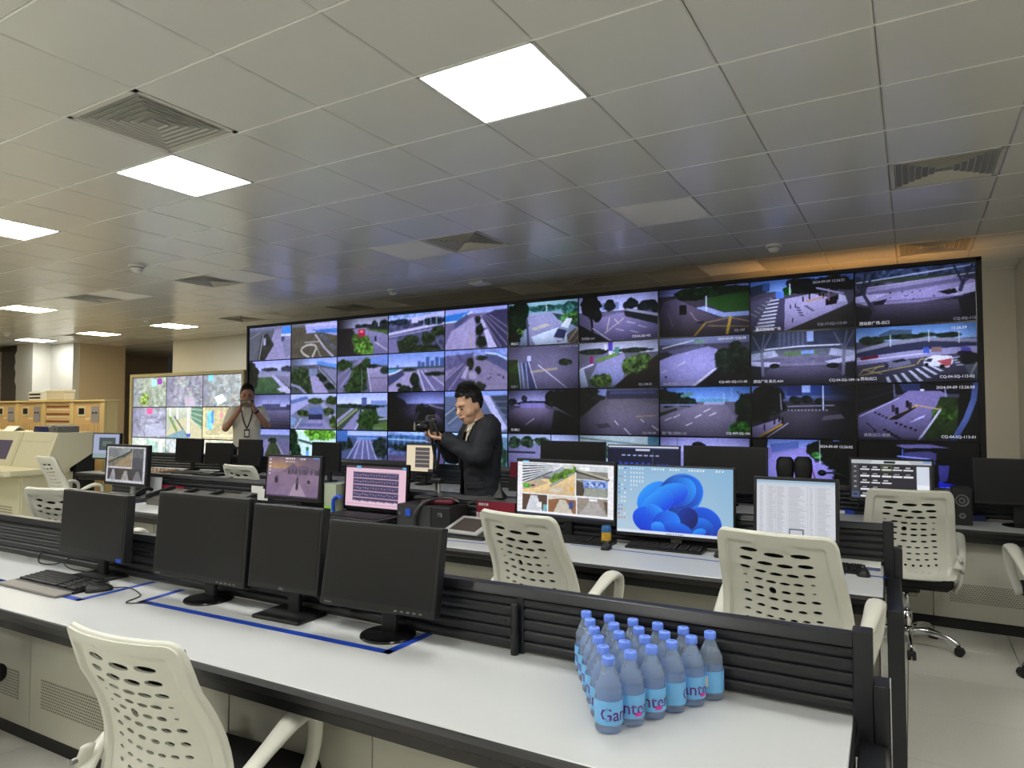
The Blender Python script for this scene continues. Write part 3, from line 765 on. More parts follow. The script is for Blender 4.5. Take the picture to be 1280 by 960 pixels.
    k = N(2, 5, (94, 86, 110)); k.grad(0, .36, (140, 140, 190), (170, 166, 222)).trees([(.06, .28, .08, .1), (.24, .2, .04, .08), (.4, .3, .3, .05)], (50, 56, 70)).rect(.18, .3, .54, .42, (130, 120, 186)).poly([(0, .5), (.1, .42), (.5, .4), (.62, .46), (.6, 1), (0, 1)], (124, 112, 140), (70, 62, 76)).poly([(.6, .44), (.66, .46), (.62, 1), (.46, 1)], (104, 96, 120)).poly([(.66, .46), (1, .7), (1, 1), (.62, 1)], (56, 60, 52)).trees([(.66, .22, .14, .2), (.86, .3, .2, .34)], (44, 50, 44)).line([(.76, .3), (.76, .62)], (44, 40, 40), .02).line([(.66, .4), (1, .68)], (110, 104, 110), .03).line([(.26, .8), (.38, .66)], (206, 196, 210), .010).vig(.5, .35, .4)
    k = N(3, 5, (132, 130, 170)); k.grad(0, .2, (180, 196, 240), (186, 196, 240)).trees([(.1, .2, .1, .14), (.3, .18, .1, .14), (.5, .16, .12, .12)], (66, 96, 70)).rect(0, .4, .4, .44, (60, 60, 80)).line([(.62, 0), (.62, 1)], (24, 24, 34), .01)
    # ---- column 6
    k = N(0, 6, (104, 98, 128)); k.grad(0, .34, (160, 164, 216), (186, 188, 232)).rect(.3, .16, .52, .32, (120, 134, 186)).trees([(.66, .24, .1, .14), (.86, .28, .14, .12), (.4, .24, .07, .14), (.97, .36, .06, .1)], (40, 50, 52)).poly([(.2, .5), (.5, .4), (.62, .4), (1, .72), (1, 1), (.36, 1), (.18, .66)], (134, 126, 170), (110, 102, 142)).poly([(.58, .38), (.64, .34), (1, .54), (1, .7), (.6, .48)], (46, 50, 50)).line([(.62, .34), (1, .5)], (150, 150, 176), .03).trees([(.16, .2, .13, .3), (.24, .42, .06, .14)], (30, 38, 38)).line([(.16, .4), (.18, .76)], (30, 30, 32), .026).poly([(0, .6), (.1, .7), (.4, 1), (0, 1)], (40, 46, 40)).line([(.36, .8), (.4, .48)], (206, 190, 186), .01).line([(.34, .82), (.58, .52)], (206, 190, 186), .01).line([(.46, .52), (.52, .64)], (190, 180, 190), .01).line([(.18, .7), (.42, 1)], (206, 200, 220), .012)
    for u, v in ((.48, .74), (.66, .8), (.62, .6), (.76, .7), (.7, .9)): k.line([(u, v), (u + .1, v + .05)], (206, 200, 216), .009)
    k = N(1, 6, (110, 112, 124)); k.grad(0, .26, (176, 180, 206), (196, 200, 226)).trees([(.2, .2, .24, .07), (.7, .2, .24, .06)], (60, 74, 62)).poly([(0, .5), (.4, .2), (.46, .26), (.2, .5), (0, .72)], (120, 112, 150)).poly([(.14, .8), (.24, .46), (.58, .26), (.6, .4), (.56, .9), (.4, .95)], (150, 144, 190), (130, 140, 190)).line([(.24, .4), (.48, .28)], (110, 150, 70), .04).trees([(.78, .5, .2, .24), (.66, .6, .1, .16), (.28, .84, .16, .18)], (92, 120, 56)).poly([(.44, 1), (.6, .76), (.8, .56), (1, .3), (1, 1)], (66, 58, 46), (46, 40, 36)).trees([(.7, .5, .16, .18)], (84, 112, 56)).rect(.14, .3, .19, .46, (150, 50, 110)).rect(.38, .0, .44, .2, (96, 76, 190)).rect(.39, .2, .43, .28, (210, 214, 240)).rect(.33, .04, .36, .18, (226, 228, 236)).rect(.46, .12, .52, .26, (90, 150, 140)).poly([(.0, .6), (.06, .56), (.12, .96), (.02, 1)], (186, 200, 226)).line([(.02, .58), (.18, .48)], (226, 226, 236), .02)
    k.rect(0, 0, .44, 1, (0, 0, 0), 0)
    k = N(2, 6, (96, 92, 100)); k.grad(0, .22, (100, 104, 130), (80, 78, 92)).poly([(.1, .0), (.36, 0), (.34, .16), (.16, .16)], (140, 154, 220)).trees([(.14, .2, .18, .22), (.06, .4, .1, .2)], (52, 62, 44)).rect(.36, .04, 1, .22, (66, 64, 84)).rect(.4, .06, .96, .12, (84, 84, 120)).poly([(.28, .25), (.7, .22), (1, .36), (1, 1), (0, 1), (0, .66)], (104, 98, 108), (118, 110, 136)).line([(.46, .7), (.5, .78)], (214, 206, 220), .012).line([(.58, .86), (.66, 1)], (214, 206, 220), .014).line([(.92, .8), (1, .9)], (214, 206, 220), .014).line([(.78, .66), (.82, .72)], (204, 196, 210), .01).line([(.72, .6), (.96, .58)], (170, 140, 100), .012).poly([(.22, .78), (.36, .74), (.42, .84), (.26, .86)], (84, 80, 90)).hgrad(0, .4, (40, 36, 36), .5, 0)
    k = N(3, 6, (170, 186, 196)); k.grad(0, .3, (196, 214, 220), (150, 176, 170)).line([(0, .06), (.9, .2)], (120, 140, 140), .02).trees([(.3, .36, .3, .14)], (70, 96, 70)).rect(.86, 0, 1, 1, (90, 140, 160))
    # ---- column 7
    k = N(0, 7, (72, 66, 78)); k.grad(0, .14, (110, 120, 190), (140, 150, 200)).trees([(.4, .14, .26, .14), (.6, .1, .3, .12), (.85, .12, .2, .1)], (36, 56, 32)).poly([(.5, .3), (.6, .24), (1, .16), (1, .6), (.7, .52)], (40, 82, 32), (54, 92, 44)).poly([(.42, .42), (.52, .4), (.74, .56), (1, .56), (1, .64), (.7, .64)], (140, 156, 210)).poly([(.06, .24), (.2, .2), (.4, .4), (.64, .64), (1, .66), (1, 1), (0, 1), (0, .5)], (110, 100, 126), (74, 66, 72)).rect(.24, .34, .32, .54, (46, 38, 36)).line([(.54, .2), (.54, .5)], (196, 206, 230), .014).line([(.1, .46), (.16, .78)], (130, 120, 134), .012).line([(.36, .5), (.42, .66), (.5, .74)], (150, 140, 150), .01).line([(.8, .66), (.76, 1)], (206, 170, 60), .03).line([(.52, .76), (.4, 1)], (170, 136, 60), .022).line([(.52, .74), (.8, .66), (1, .76)], (176, 150, 80), .01).line([(.56, .8), (1, .86)], (176, 150, 80), .01).rect(.44, .7, .52, .74, (50, 44, 60)).hgrad(0, .3, (30, 26, 36), .55, 0)
    k = N(1, 7, (84, 80, 100)); k.grad(0, .14, (140, 150, 196), (120, 126, 160)).poly([(0, .46), (.2, .32), (.56, .2), (.7, .3), (.64, .7), (.4, 1), (0, 1)], (146, 142, 200), (160, 156, 216)).poly([(.1, .26), (.5, .14), (.52, .2), (.3, .3), (.14, .36)], (96, 96, 124)).line([(.04, .2), (.4, .06)], (206, 210, 230), .014).poly([(0, .3), (.1, .28), (.16, .34), (0, .44)], (54, 56, 60)).poly([(.64, .62), (.68, .6), (.4, 1), (.36, 1)], (214, 212, 236)).poly([(.68, .62), (1, .5), (1, 1), (.42, 1)], (40, 38, 44)).trees([(.86, .5, .24, .38), (.72, .4, .1, .16), (.72, .54, .08, .1)], (44, 58, 46)).rect(.4, .06, .52, .12, (120, 160, 140)).line([(.2, .58), (.3, .5)], (206, 204, 230), .01).line([(.02, .7), (.08, .66)], (206, 204, 230), .01).rect(.06, .78, .09, .82, (70, 66, 96))
    k = N(2, 7, (106, 100, 122)); k.grad(0, .3, (86, 134, 220), (128, 170, 234)).trees([(.12, .24, .2, .16), (.3, .3, .12, .1), (.0, .2, .14, .2)], (36, 54, 44)).rect(.44, .25, .76, .3, (90, 160, 190)).rect(.5, .3, .72, .36, (150, 156, 200)).poly([(0, .6), (.44, .36), (.74, .36), (.84, .6), (.8, 1), (0, 1)], (126, 118, 142), (108, 102, 124)).trees([(.97, .4, .14, .34), (.92, .66, .08, .1)], (34, 56, 36)).trees([(.9, .84, .14, .16)], (66, 136, 46)).line([(.0, .36), (.4, .36)], (120, 130, 170), .02).poly([(0, .52), (.2, .42), (.2, .46), (0, .6)], (50, 66, 44)).line([(.26, .18), (.36, .14)], (90, 150, 140), .04)
    for u, v in ((.3, .78), (.5, .5), (.16, .62), (.56, .58), (.4, .62), (.06, .68)): k.line([(u, v), (u + .07, v - .06)], (210, 206, 220), .010)
    k.line([(.72, .12), (.72, .34)], (196, 200, 220), .008).line([(.8, .0), (.8, .3)], (170, 186, 226), .006)
    k = N(3, 7, (150, 150, 206)); k.grad(0, .3, (150, 150, 216), (180, 180, 230)).tree(.44, .24, .1, .16, (40, 44, 50)).line([(.2, 0), (.2, .3)], (120, 124, 170), .01).rect(.98, 0, 1, 1, (20, 20, 30))
    # ---- column 8
    k = N(0, 8, (84, 80, 98)); k.grad(0, .22, (80, 116, 190), (120, 160, 226)).poly([(0, .1), (.12, .06), (.2, .2), (0, .3)], (50, 62, 80)).rect(.13, .04, .2, .2, (60, 90, 150)).poly([(0, .4), (.28, .26), (.34, .3), (.2, 1), (0, 1)], (96, 92, 118)).poly([(.22, .32), (.36, .34), (.35, 1), (.06, 1)], (84, 80, 108)).poly([(.35, .38), (.62, .32), (.94, .52), (.94, .56), (.34, 1)], (166, 158, 200), (150, 142, 186)).poly([(.34, 1), (.94, .58), (1, .5), (1, 1)], (66, 62, 60)).trees([(.56, .14, .2, .16), (.84, .16, .2, .18), (.56, .26, .2, .06)], (30, 36, 38)).tree(.38, .24, .05, .08, (40, 110, 40)).rect(.26, .22, .34, .36, (90, 130, 220)).line([(.4, .1), (.4, .3)], (210, 216, 236), .012)
    for i in range(9):
        v = .4 + .07 * i; k.line([(.2 - i * .02, v), (.29 - i * .008, v - .02)], (214, 216, 236), .012 + i * .0016)
    for i in range(6): k.line([(0 + i * .04, .62 - i * .055), (.06 + i * .035, .68 - i * .06)], (160, 170, 170), .008)
    for u, v in ((.52, .44), (.58, .4), (.68, .36), (.71, .4)): k.rect(u, v - .08, u + .016, v + .02, (44, 36, 40))
    k.line([(.56, .46), (.72, .4)], (190, 140, 70), .012).rect(.4, .5, .408, .58, (50, 30, 40)).rect(.42, .76, .43, .84, (36, 26, 30)).rect(.445, .48, .455, .56, (50, 30, 40))
    for i in range(4): k.line([(.46 + i * .012, .56 + i * .05), (.49 + i * .012, .57 + i * .05)], (66, 60, 80), .012).line([(.54 + i * .02, .54 + i * .03), (.57 + i * .02, .55 + i * .03)], (80, 74, 96), .01)
    k.poly([(.74, .44), (.86, .38), (.84, .54), (.74, .56)], (40, 34, 38)).line([(.77, .26), (.77, .46)], (120, 96, 110), .02).poly([(.86, .36), (.92, .4), (.94, .52), (.86, .5)], (184, 180, 216)).line([(.66, .22), (.9, .36)], (140, 136, 170), .02)
    k = N(1, 8, (84, 82, 104)); k.grad(0, .36, (60, 70, 86), (70, 76, 96)).rect(.54, 0, .64, .2, (150, 170, 226)).rect(.26, 0, .56, .28, (92, 100, 126)).rect(.62, 0, .88, .26, (66, 74, 96))
    for i in range(7): k.line([(.27 + i * .045, 0), (.27 + i * .045, .26)], (64, 70, 92), .012)
    k.line([(.14, .32), (.5, .28), (.88, .28)], (196, 200, 220), .016).grad(.34, .5, (96, 104, 112), (120, 118, 146)).poly([(.34, .38), (.64, .36), (.66, .44), (.32, .46)], (100, 124, 90)).rect(.5, .36, .62, .43, (120, 150, 216)).grad(.5, .6, (110, 106, 136), (120, 114, 146)).poly([(0, .4), (.24, .34), (.28, .46), (0, .54)], (170, 176, 206)).poly([(1, .4), (.78, .34), (.76, .46), (1, .54)], (170, 176, 206)).noise(.12, 30).poly([(0, .54), (.3, .58), (.24, .68), (0, .62)], (196, 196, 232)).poly([(1, .48), (.72, .58), (.78, .64), (1, .58)], (196, 196, 232)).poly([(.24, .6), (.74, .6), (1, .94), (1, 1), (0, 1), (.06, .9)], (136, 130, 164), (58, 56, 72)).streak(.66, .98, 9, (60, 58, 76), .5, .008)
    k.trees([(.24, .64, .05, .05), (.8, .66, .06, .05)], (34, 38, 44)).poly([(0, .64), (.12, .66), (.12, .86), (0, .92)], (52, 54, 62)).poly([(1, .6), (.9, .64), (.9, .86), (1, .92)], (52, 54, 62))
    for u, d in ((.11, .01), (.9, -.01)):
        k.line([(u, .36), (u + d, .82)], (130, 132, 156), .03).line([(u, .38), (u - .09, .05)], (110, 112, 136), .014).line([(u, .38), (u + .1, .02)], (110, 112, 136), .014).line([(u, .34), (u + .03, .02)], (110, 112, 136), .012)
    k = N(2, 8, (60, 57, 66)); k.grad(0, .24, (54, 66, 110), (70, 90, 150)).rect(.5, 0, .58, .14, (150, 176, 236)).rect(.36, 0, .5, .2, (50, 60, 110)).rect(.58, 0, .78, .16, (50, 84, 160)).grad(.2, .3, (96, 116, 176), (80, 86, 120)).poly([(0, 0), (.12, 0), (.1, .18), (0, .24)], (120, 150, 226)).trees([(.14, .22, .18, .24), (.08, .5, .14, .2), (.24, .42, .12, .16)], (34, 40, 36)).poly([(.3, .5), (.6, .44), (.86, .5), (1, .9), (1, 1), (.1, 1)], (80, 76, 88), (66, 62, 74)).poly([(0, .8), (.26, .64), (.32, .68), (.06, 1), (0, 1)], (140, 130, 170)).line([(.08, .98), (.3, .74)], (206, 160, 50), .02).line([(.16, .98), (.36, .72)], (170, 164, 186), .012).hgrad(.55, 1, (22, 22, 28), 0, .85).trees([(.44, .28, .06, .08), (.54, .27, .06, .08), (.67, .3, .06, .08)], (34, 46, 44)).line([(.7, .02), (.7, .46)], (190, 206, 236), .012).line([(.29, .16), (.3, .46)], (130, 130, 150), .012)
    for i in range(12): k.rect(.36 + i * .033, .46, .375 + i * .033, .48, (150, 146, 160))
    for u, v in ((.12, .8), (.22, .68), (.27, .64), (.3, .66)): k.rect(u, v - .06, u + .016, v + .06, (30, 26, 30))
    k.line([(.36, .4), (.8, .38)], (130, 126, 150), .012).poly([(.7, .58), (.86, .54), (.9, .62), (.68, .66)], (90, 86, 96))
    k = N(3, 8, (130, 124, 190)); k.grad(0, .16, (100, 130, 206), (140, 150, 220)).poly([(0, 0), (.16, 0), (.14, .3), (0, 1)], (26, 26, 30)).poly([(.2, .3), (.54, .16), (.6, .3), (.76, .5), (.86, .8), (.8, 1), (.16, 1), (.16, .4)], (140, 132, 206), (150, 140, 216)).trees([(.72, .2, .18, .24), (.92, .4, .2, .5), (.84, .26, .2, .24)], (28, 40, 26)).trees([(.64, .3, .06, .07)], (70, 140, 70)).line([(.66, .0), (.66, .44)], (180, 196, 190), .008).line([(.56, .4), (.64, .9)], (120, 40, 70), .01).poly([(.18, .1), (.46, .04), (.46, .16), (.2, .26)], (90, 110, 180))
    # ---- column 9
    k = N(0, 9, (74, 70, 88)); k.grad(0, .2, (70, 84, 120), (60, 70, 90)).noise(.7, 30).grad(.16, .22, (60, 74, 56), (70, 80, 70)).line([(0, .2), (1, .04)], (170, 180, 220), .012).line([(.1, .3), (1, .18)], (170, 166, 200), .012).poly([(.1, .32), (.8, .2), (1, .3), (1, .42), (.76, .42), (.6, .5), (.1, .56)], (142, 134, 176)).poly([(.12, .38), (.9, .24), (.94, .3), (.1, .46)], (110, 104, 140)).poly([(.22, .5), (.7, .36), (.9, .55), (.2, .7)], (150, 140, 190)).poly([(.0, .45), (.1, .42), (.3, .42), (.2, .5), (.1, .62), (0, .56)], (170, 164, 206)).poly([(.72, .46), (1, .34), (1, .5), (.84, .55)], (176, 170, 210)).poly([(.7, .46), (.84, .42), (.86, .5), (.78, .52)], (40, 40, 44)).poly([(.18, .56), (.28, .52), (.24, .64), (.14, .66)], (44, 44, 52)).grad(.62, 1, (96, 88, 112), (50, 47, 56)).streak(.56, .98, 10, (44, 42, 54), .35, .008).dots(.3, .38, .75, .56, 9, (30, 28, 40), .007).poly([(0, .62), (.16, .66), (.1, 1), (0, 1)], (44, 44, 50)).poly([(1, .5), (.86, .6), (.9, 1), (1, 1)], (50, 48, 54))
    k.line([(.06, .36), (.16, .72)], (64, 66, 84), .03).line([(.06, .38), (.1, .0)], (54, 56, 72), .018).line([(.08, .36), (.18, .02)], (54, 56, 72), .018).line([(.07, .36), (0, .2)], (54, 56, 72), .014).line([(.9, .34), (.88, .46)], (70, 72, 96), .034).line([(.9, .34), (.84, .06)], (56, 58, 80), .018).line([(.9, .32), (.98, .04)], (56, 58, 80), .018).line([(.9, .34), (1, .2)], (56, 58, 80), .014)
    k = N(1, 9, (84, 82, 104)); k.grad(0, .26, (96, 140, 206), (140, 180, 230)).noise(.12, 8).poly([(.2, .14), (.3, .06), (.48, .08), (.48, .2), (.2, .22)], (80, 104, 130)).rect(.54, .12, .64, .2, (96, 150, 170)).trees([(.14, .24, .12, .08), (.4, .2, .22, .05), (.76, .2, .12, .05), (.6, .18, .1, .05)], (50, 68, 54)).poly([(0, .4), (.3, .26), (.6, .22), (1, .28), (1, .34), (.6, .28), (.3, .34), (0, .5)], (140, 142, 166)).poly([(0, .46), (.3, .34), (.6, .3), (1, .36), (1, .44), (.5, .46), (0, .56)], (58, 62, 90)).poly([(0, .54), (.5, .44), (1, .4), (1, .56), (.5, .6), (0, .68)], (150, 146, 190)).line([(0, .6), (.6, .5)], (196, 194, 226), .012).line([(.05, .56), (.18, .53)], (120, 30, 50), .03).rect(.57, .4, .62, .5, (66, 96, 190)).rect(.64, .4, .72, .48, (140, 110, 110)).poly([(0, .68), (.6, .56), (.96, .5), (1, .6), (1, 1), (0, 1)], (84, 82, 104), (76, 74, 94))
    k.line([(.02, .86), (.06, .76), (.24, .7)], (196, 176, 110), .010).line([(.04, .86), (.5, .7)], (196, 176, 110), .010).line([(.06, .76), (.22, .84)], (196, 176, 110), .008).line([(.2, .7), (.1, .84)], (196, 176, 110), .008).line([(.52, .68), (.55, .6), (.62, .6)], (196, 176, 110), .010)
    for x0, y0, x1, y1 in ((275, 895, 292, 942), (335, 882, 375, 942), (393, 870, 450, 942), (452, 852, 536, 935), (503, 838, 598, 912), (550, 824, 650, 888), (594, 810, 694, 864)):
        f_ = lambda X, Y: ((X - 43) / 922, (Y - 508) / 432)
        k.poly([f_(x0, y0), f_(x0 + 24, y0 - 2), f_(x1 + 30, y1 - 3), f_(x1, y1)], (206, 214, 236))
    k.poly([(.25, .68), (.3, .6), (.4, .57), (.46, .62), (.47, .68), (.36, .73), (.27, .75)], (120, 122, 150)).poly([(.31, .62), (.4, .585), (.44, .62), (.33, .65)], (40, 42, 60)).rect(.25, .66, .28, .74, (60, 60, 80))
    k.poly([(.57, .66), (.6, .58), (.66, .54), (.8, .56), (.81, .68), (.77, .76), (.7, .74), (.58, .7)], (222, 224, 240)).poly([(.68, .64), (.8, .6), (.79, .72), (.75, .74)], (196, 90, 100)).poly([(.58, .64), (.61, .59), (.65, .6), (.63, .66)], (60, 66, 90)).rect(.7, .71, .74, .77, (30, 30, 36)).rect(.58, .67, .61, .72, (30, 30, 36))
    for i in range(4): k.line([(.8 + i * .012, .6 + i * .04), (.86 + i * .012, .58 + i * .045)], (200, 206, 230), .010)
    k.trees([(.9, .52, .06, .05), (.94, .62, .1, .1)], (44, 42, 56)).line([(.89, .44), (.93, .46)], (90, 80, 170), .04).poly([(.9, .72), (1, .7), (1, 1), (.94, .96)], (104, 110, 120)).line([(.99, .7), (.94, .9)], (150, 156, 160), .02)
    for u, v0, v1 in ((.3, .16, .36), (.62, .1, .3), (.86, .14, .34)): k.line([(u, v0), (u, v1)], (206, 210, 230), .008)
    k = N(2, 9, (84, 80, 104)); k.grad(0, .2, (26, 26, 34), (40, 40, 54)).poly([(.0, .0), (.4, .0), (.3, .3), (0, .54)], (26, 26, 32)).line([(0, .32), (.34, .12)], (60, 60, 80), .012).line([(0, .18), (.3, .06)], (54, 54, 74), .012).poly([(.36, .0), (.54, .0), (.54, .12), (.4, .14)], (54, 66, 110)).poly([(.34, .26), (.44, .13), (.7, .14), (.76, .2), (.7, .5), (.52, .98), (0, 1), (0, .6)], (134, 124, 180), (96, 90, 124)).line([(.02, .58), (.36, .26)], (186, 180, 226), .010).poly([(.7, .24), (.86, .26), (.86, .9), (.58, 1), (.56, .94)], (52, 70, 36), tex=.35).trees([(.74, .56, .12, .16)], (66, 96, 40)).poly([(.86, .0), (1, .0), (1, 1), (.82, 1)], (18, 18, 24)).line([(.98, .02), (.96, .3), (.9, .62), (.8, .98)], (96, 116, 180), .05).line([(.52, .98), (.6, .76), (.7, .46)], (190, 186, 220), .018).poly([(.27, .6), (.34, .56), (.5, .38), (.52, .4), (.34, .62)], (190, 156, 60)).poly([(.27, .64), (.29, .6), (.5, .41), (.5, .43), (.34, .64)], (40, 34, 40))
    for u, v in ((.31, .44), (.34, .48), (.43, .36), (.45, .4)): k.rect(u - .012, v - .06, u + .014, v + .06, (60, 50, 64) if u < .33 or u > .44 else (26, 24, 34))
    k.poly([(.44, .7), (.5, .62), (.54, .58), (.58, .55), (.56, .6), (.52, .63)], (186, 180, 236)).line([(.5, .38), (.7, .46)], (180, 150, 120), .014).rect(.54, .1, .57, .14, (220, 220, 246)).line([(.74, .1), (.745, .24)], (150, 156, 190), .012).line([(.32, .0), (.325, .22)], (110, 112, 140), .014)
    for i in range(5): k.rect(.32 + i * .04, .68 + i * .03, .345 + i * .04, .715 + i * .03, (34, 30, 44))
    for i in range(5): k.rect(.22 + i * .03, .8 + i * .035, .25 + i * .03, .84 + i * .035, (30, 28, 38))
    for i in range(4): k.rect(.15 + i * .03, .5 + i * .03, .17 + i * .03, .53 + i * .03, (40, 36, 50))
    k.line([(.08, .7), (.16, .84)], (40, 36, 46), .008).rect(.14, .82, .16, .86, (24, 20, 30))
    k.rect(.0, .96, 1, 1, (20, 20, 28), .3)
    k = N(3, 9, (26, 26, 34)); k.poly([(.3, .06), (.6, .04), (.76, .1), (.4, .12)], (110, 106, 160)).poly([(.34, .2), (.6, .16), (.9, .36), (1, .5), (.8, .44), (.4, .3)], (74, 72, 120)).trees([(.2, .2, .2, .2), (.86, .3, .2, .3)], (20, 24, 24)).line([(.38, .14), (.38, .3)], (70, 110, 200), .012).line([(.34, .26), (.6, .3)], (130, 140, 230), .014)
    k.poly([(.67, .4), (.76, .4), (.74, .66), (.68, .7)], (66, 64, 130)).poly([(.67, .68), (.80, .72), (.77, .96), (.66, .98)], (34, 50, 200)).line([(.68, .78), (.71, .78), (.71, .82), (.68, .82)], (160, 170, 240), .008).line([(.73, .77), (.77, .78), (.77, .83), (.73, .82), (.73, .77)], (160, 170, 240), .008).line([(.69, .88), (.72, .92)], (160, 170, 240), .007).line([(.72, .88), (.69, .92)], (160, 170, 240), .007).line([(.74, .88), (.74, .92)], (160, 170, 240), .007)
    for k in C.values():
        k.noise(.05, 12); k.a *= (1 + .22 * (k.rs.rand(k.h, k.w, 1) - .5)); k.blur() if k.w >= 100 else None
        k.a *= (1 + .10 * (k.rs.rand(k.h, k.w, 1) - .5))
        k.vig(.30, .5, .42) if k.w >= 150 else None
        g_ = k.a.mean(-1, keepdims=True); k.a = (k.a * .82 + g_ * .18) * np.array([.96, .98, 1.06])
        k.a = np.clip((k.a - .42) * 1.18 + .365, 0, 1)
        if k.w < 120: k.blur()
    return C

VX0, VY, VZT, VCW, VCH = -8.97, 7.105, CAM_H + 1.306, 0.9477, 0.5247
COLW = ['leftmost', 'second', 'third', 'fourth', 'fifth', 'sixth', 'seventh', 'eighth', 'ninth', 'rightmost']
ROWW = ['top', 'second', 'third', 'bottom']
DESC = {(0, 0): 'a paved path and a blue roof', (0, 1): 'a loop track on dry ground', (0, 2): 'a red vehicle by a green hedge', (0, 3): 'a bridge above trees', (0, 4): 'a blue-roofed station beside a plaza', (0, 5): 'a white van turning', (0, 6): 'a junction under a dark tree', (0, 7): 'a lawn and yellow road lines', (0, 8): 'a zebra crossing beside a gate', (0, 9): 'a wide dim plaza under tree columns',
        (1, 0): 'a green lawn and a path', (1, 1): 'a pavilion between trees', (1, 2): 'a curved road and a hedge', (1, 3): 'a skyline behind a road', (1, 4): 'a plaza with a curved roof', (1, 5): 'a lane beside posts', (1, 6): 'red and purple signs by a bend', (1, 7): 'a pale curved roadway and shrubs', (1, 8): 'a covered plaza with towers', (1, 9): 'a white van at a zebra crossing',
        (2, 0): 'a cloudy sky over a grey square', (2, 1): 'a small pavilion from above', (2, 2): 'a highway under a bright sky', (2, 3): 'a dim road behind the black camera', (2, 4): 'a station facade behind the man', (2, 5): 'a dusky road bend', (2, 6): 'a wide empty grey road', (2, 7): 'a wide road under blue sky', (2, 8): 'a dark road with a yellow kerb', (2, 9): 'a toll lane with a yellow island',
        (3, 0): 'a road beside a hedge', (3, 1): 'bright green plants and white steps', (3, 2): 'a toll plaza with many lanes', (3, 3): 'a blue glass facade', (3, 4): 'pale blue foliage', (3, 5): 'trees over a pale square', (3, 6): 'a pale canopy', (3, 7): 'a violet sky', (3, 8): 'a violet driveway', (3, 9): 'a dark lane with a blue road sign'}
PICS = cells()
OSD = emat('osd_white', (0.93, 0.93, 1.0), 0.8)
OSDD = emat('osd_dim', (0.80, 0.80, 0.92), 0.45)
CAPT = {(0, 8): [(.62, .13, '2024-09-09 12:26:51', OSDD), (.05, .97, '重庆西站北广场', OSD), (.66, .93, 'CQ-17-SQ-113-01', OSDD)], (0, 9): [(.03, .97, '西站前广场-出口', OSD), (.82, .97, 'CQ-SQ-112-03', OSDD)],
        (1, 8): [(.02, .96, '西站广场 高点-A04', OSD), (.76, .96, 'CQ-04-SQ-109-06', OSD)], (1, 9): [(.8, .1, '12:26:59', OSD), (.03, .95, '西站出口', OSD), (.70, .94, 'CQ-04-SQ-113-02', OSD)],
        (2, 8): [], (2, 9): [(.67, .1, '2024-09-09 12:26:58', OSD), (.05, .94, '高铁出口-南侧', OSDD), (.70, .95, 'CQ-04-SQ-113-01', OSD)], (3, 8): [(.66, .14, '2024-09-09 12:26:02', OSD)],
        (0, 5): [(.04, .97, '南出口', OSD)], (0, 6): [(.03, .95, '东南路-A01', OSDD), (.68, .95, 'CQ-01-SQ-102', OSD)], (0, 7): [(.84, .95, 'SQ-107', OSDD)], (1, 7): [(.66, .08, '2024-09-09 12:26:58', OSD), (.03, .97, '104-西进路口-过街北侧-1', OSDD), (.67, .95, 'CQ-A01-SQ-111-05', OSD)],
        (1, 6): [(.76, .96, 'SQ-108-02', OSDD)], (2, 7): [(.02, .97, '西广路口西侧-103', OSDD), (.74, .95, 'CQ-A09-SQ-106', OSD)], (2, 5): [(.04, .95, '东1路口', OSD)], (2, 6): [(.8, .97, 'SQ-105-04', OSDD)], (1, 5): [(.04, .96, '车道-1', OSDD), (.74, .06, '2024-09-09 12:26', OSDD)], (1, 4): [(.7, .94, '2024-09-09 12:26', OSDD)], (1, 3): [(.68, .96, 'CQ-02-SQ-101', OSDD)], (2, 2): [(.74, .96, 'CQ-SQ-110', OSDD)]}
_bez = {}
def wall_cell(r, c):
    cx, cz = VX0 + (c + .5) * VCW, VZT - (r + .5) * VCH
    t = thing('video_wall_display', f'video wall display, {COLW[c]} column, {ROWW[r]} row, showing {DESC[(r, c)]}', 'display', (cx, VY, cz), 0, 'displays of the big video wall')
    if 'b' not in _bez:
        def fr(bm):
            a, b, e = VCW / 2 - .0015, VCH / 2 - .0015, .006
            for sx in (-1, 1): box(bm, (sx * (a - e / 2), .010, 0), (e, .024, 2 * b))
            for sz in (-1, 1): box(bm, (0, .010, sz * (b - e / 2)), (2 * a - 2 * e, .024, e))
        bm = bmesh.new(); fr(bm); _bez['b'] = mesh_from_bm('bezel', bm, M_GLOSSB)
        bm = bmesh.new(); bx(-VCW / 2 + .004, VCW / 2 - .004, .012, .11, -VCH / 2 + .004, VCH / 2 - .004)(bm); _bez['h'] = mesh_from_bm('housing', bm, M_BLACKM)
    obj('bezel', _bez['b'], t); obj('housing', _bez['h'], t)
    s = obj('screen', picture_mesh('screen', PICS[(r, c)], VCW - .014, VCH - .014, M_SCREENW), t, (0, .002, 0))
    for u, v, txt, m in CAPT.get((r, c), []):
        obj('caption', text_mesh(txt, .034, m), s, ((u - .5) * (VCW - .014), -.0015, (.5 - v) * (VCH - .014)), (PI / 2, 0, 0))
for r in range(4):
    for c in range(10): wall_cell(r, c)
# cabinet that carries the video wall
t = thing('video_wall_cabinet', 'black cabinet frame that carries the big video wall', 'cabinet', (VX0 + 5 * VCW, VY, 0))
hw = 5 * VCW
zb = VZT - 4 * VCH
part('side_panel', M_BLACKM, t, bx(-hw - .035, -hw, -.02, .34, 0, VZT + .03)); part('side_panel', M_BLACKM, t, bx(hw, hw + .04, -.02, .34, 0, VZT + .03))
part('top_panel', M_BLACKM, t, bx(-hw - .035, hw + .04, -.02, .34, VZT, VZT + .035))
part('base_panel', M_BLACKM, t, bx(-hw, hw, -.01, .30, 0, zb - .001)); part('back_panel', M_BLACKM, t, bx(-hw, hw, .30, .33, 0, VZT))
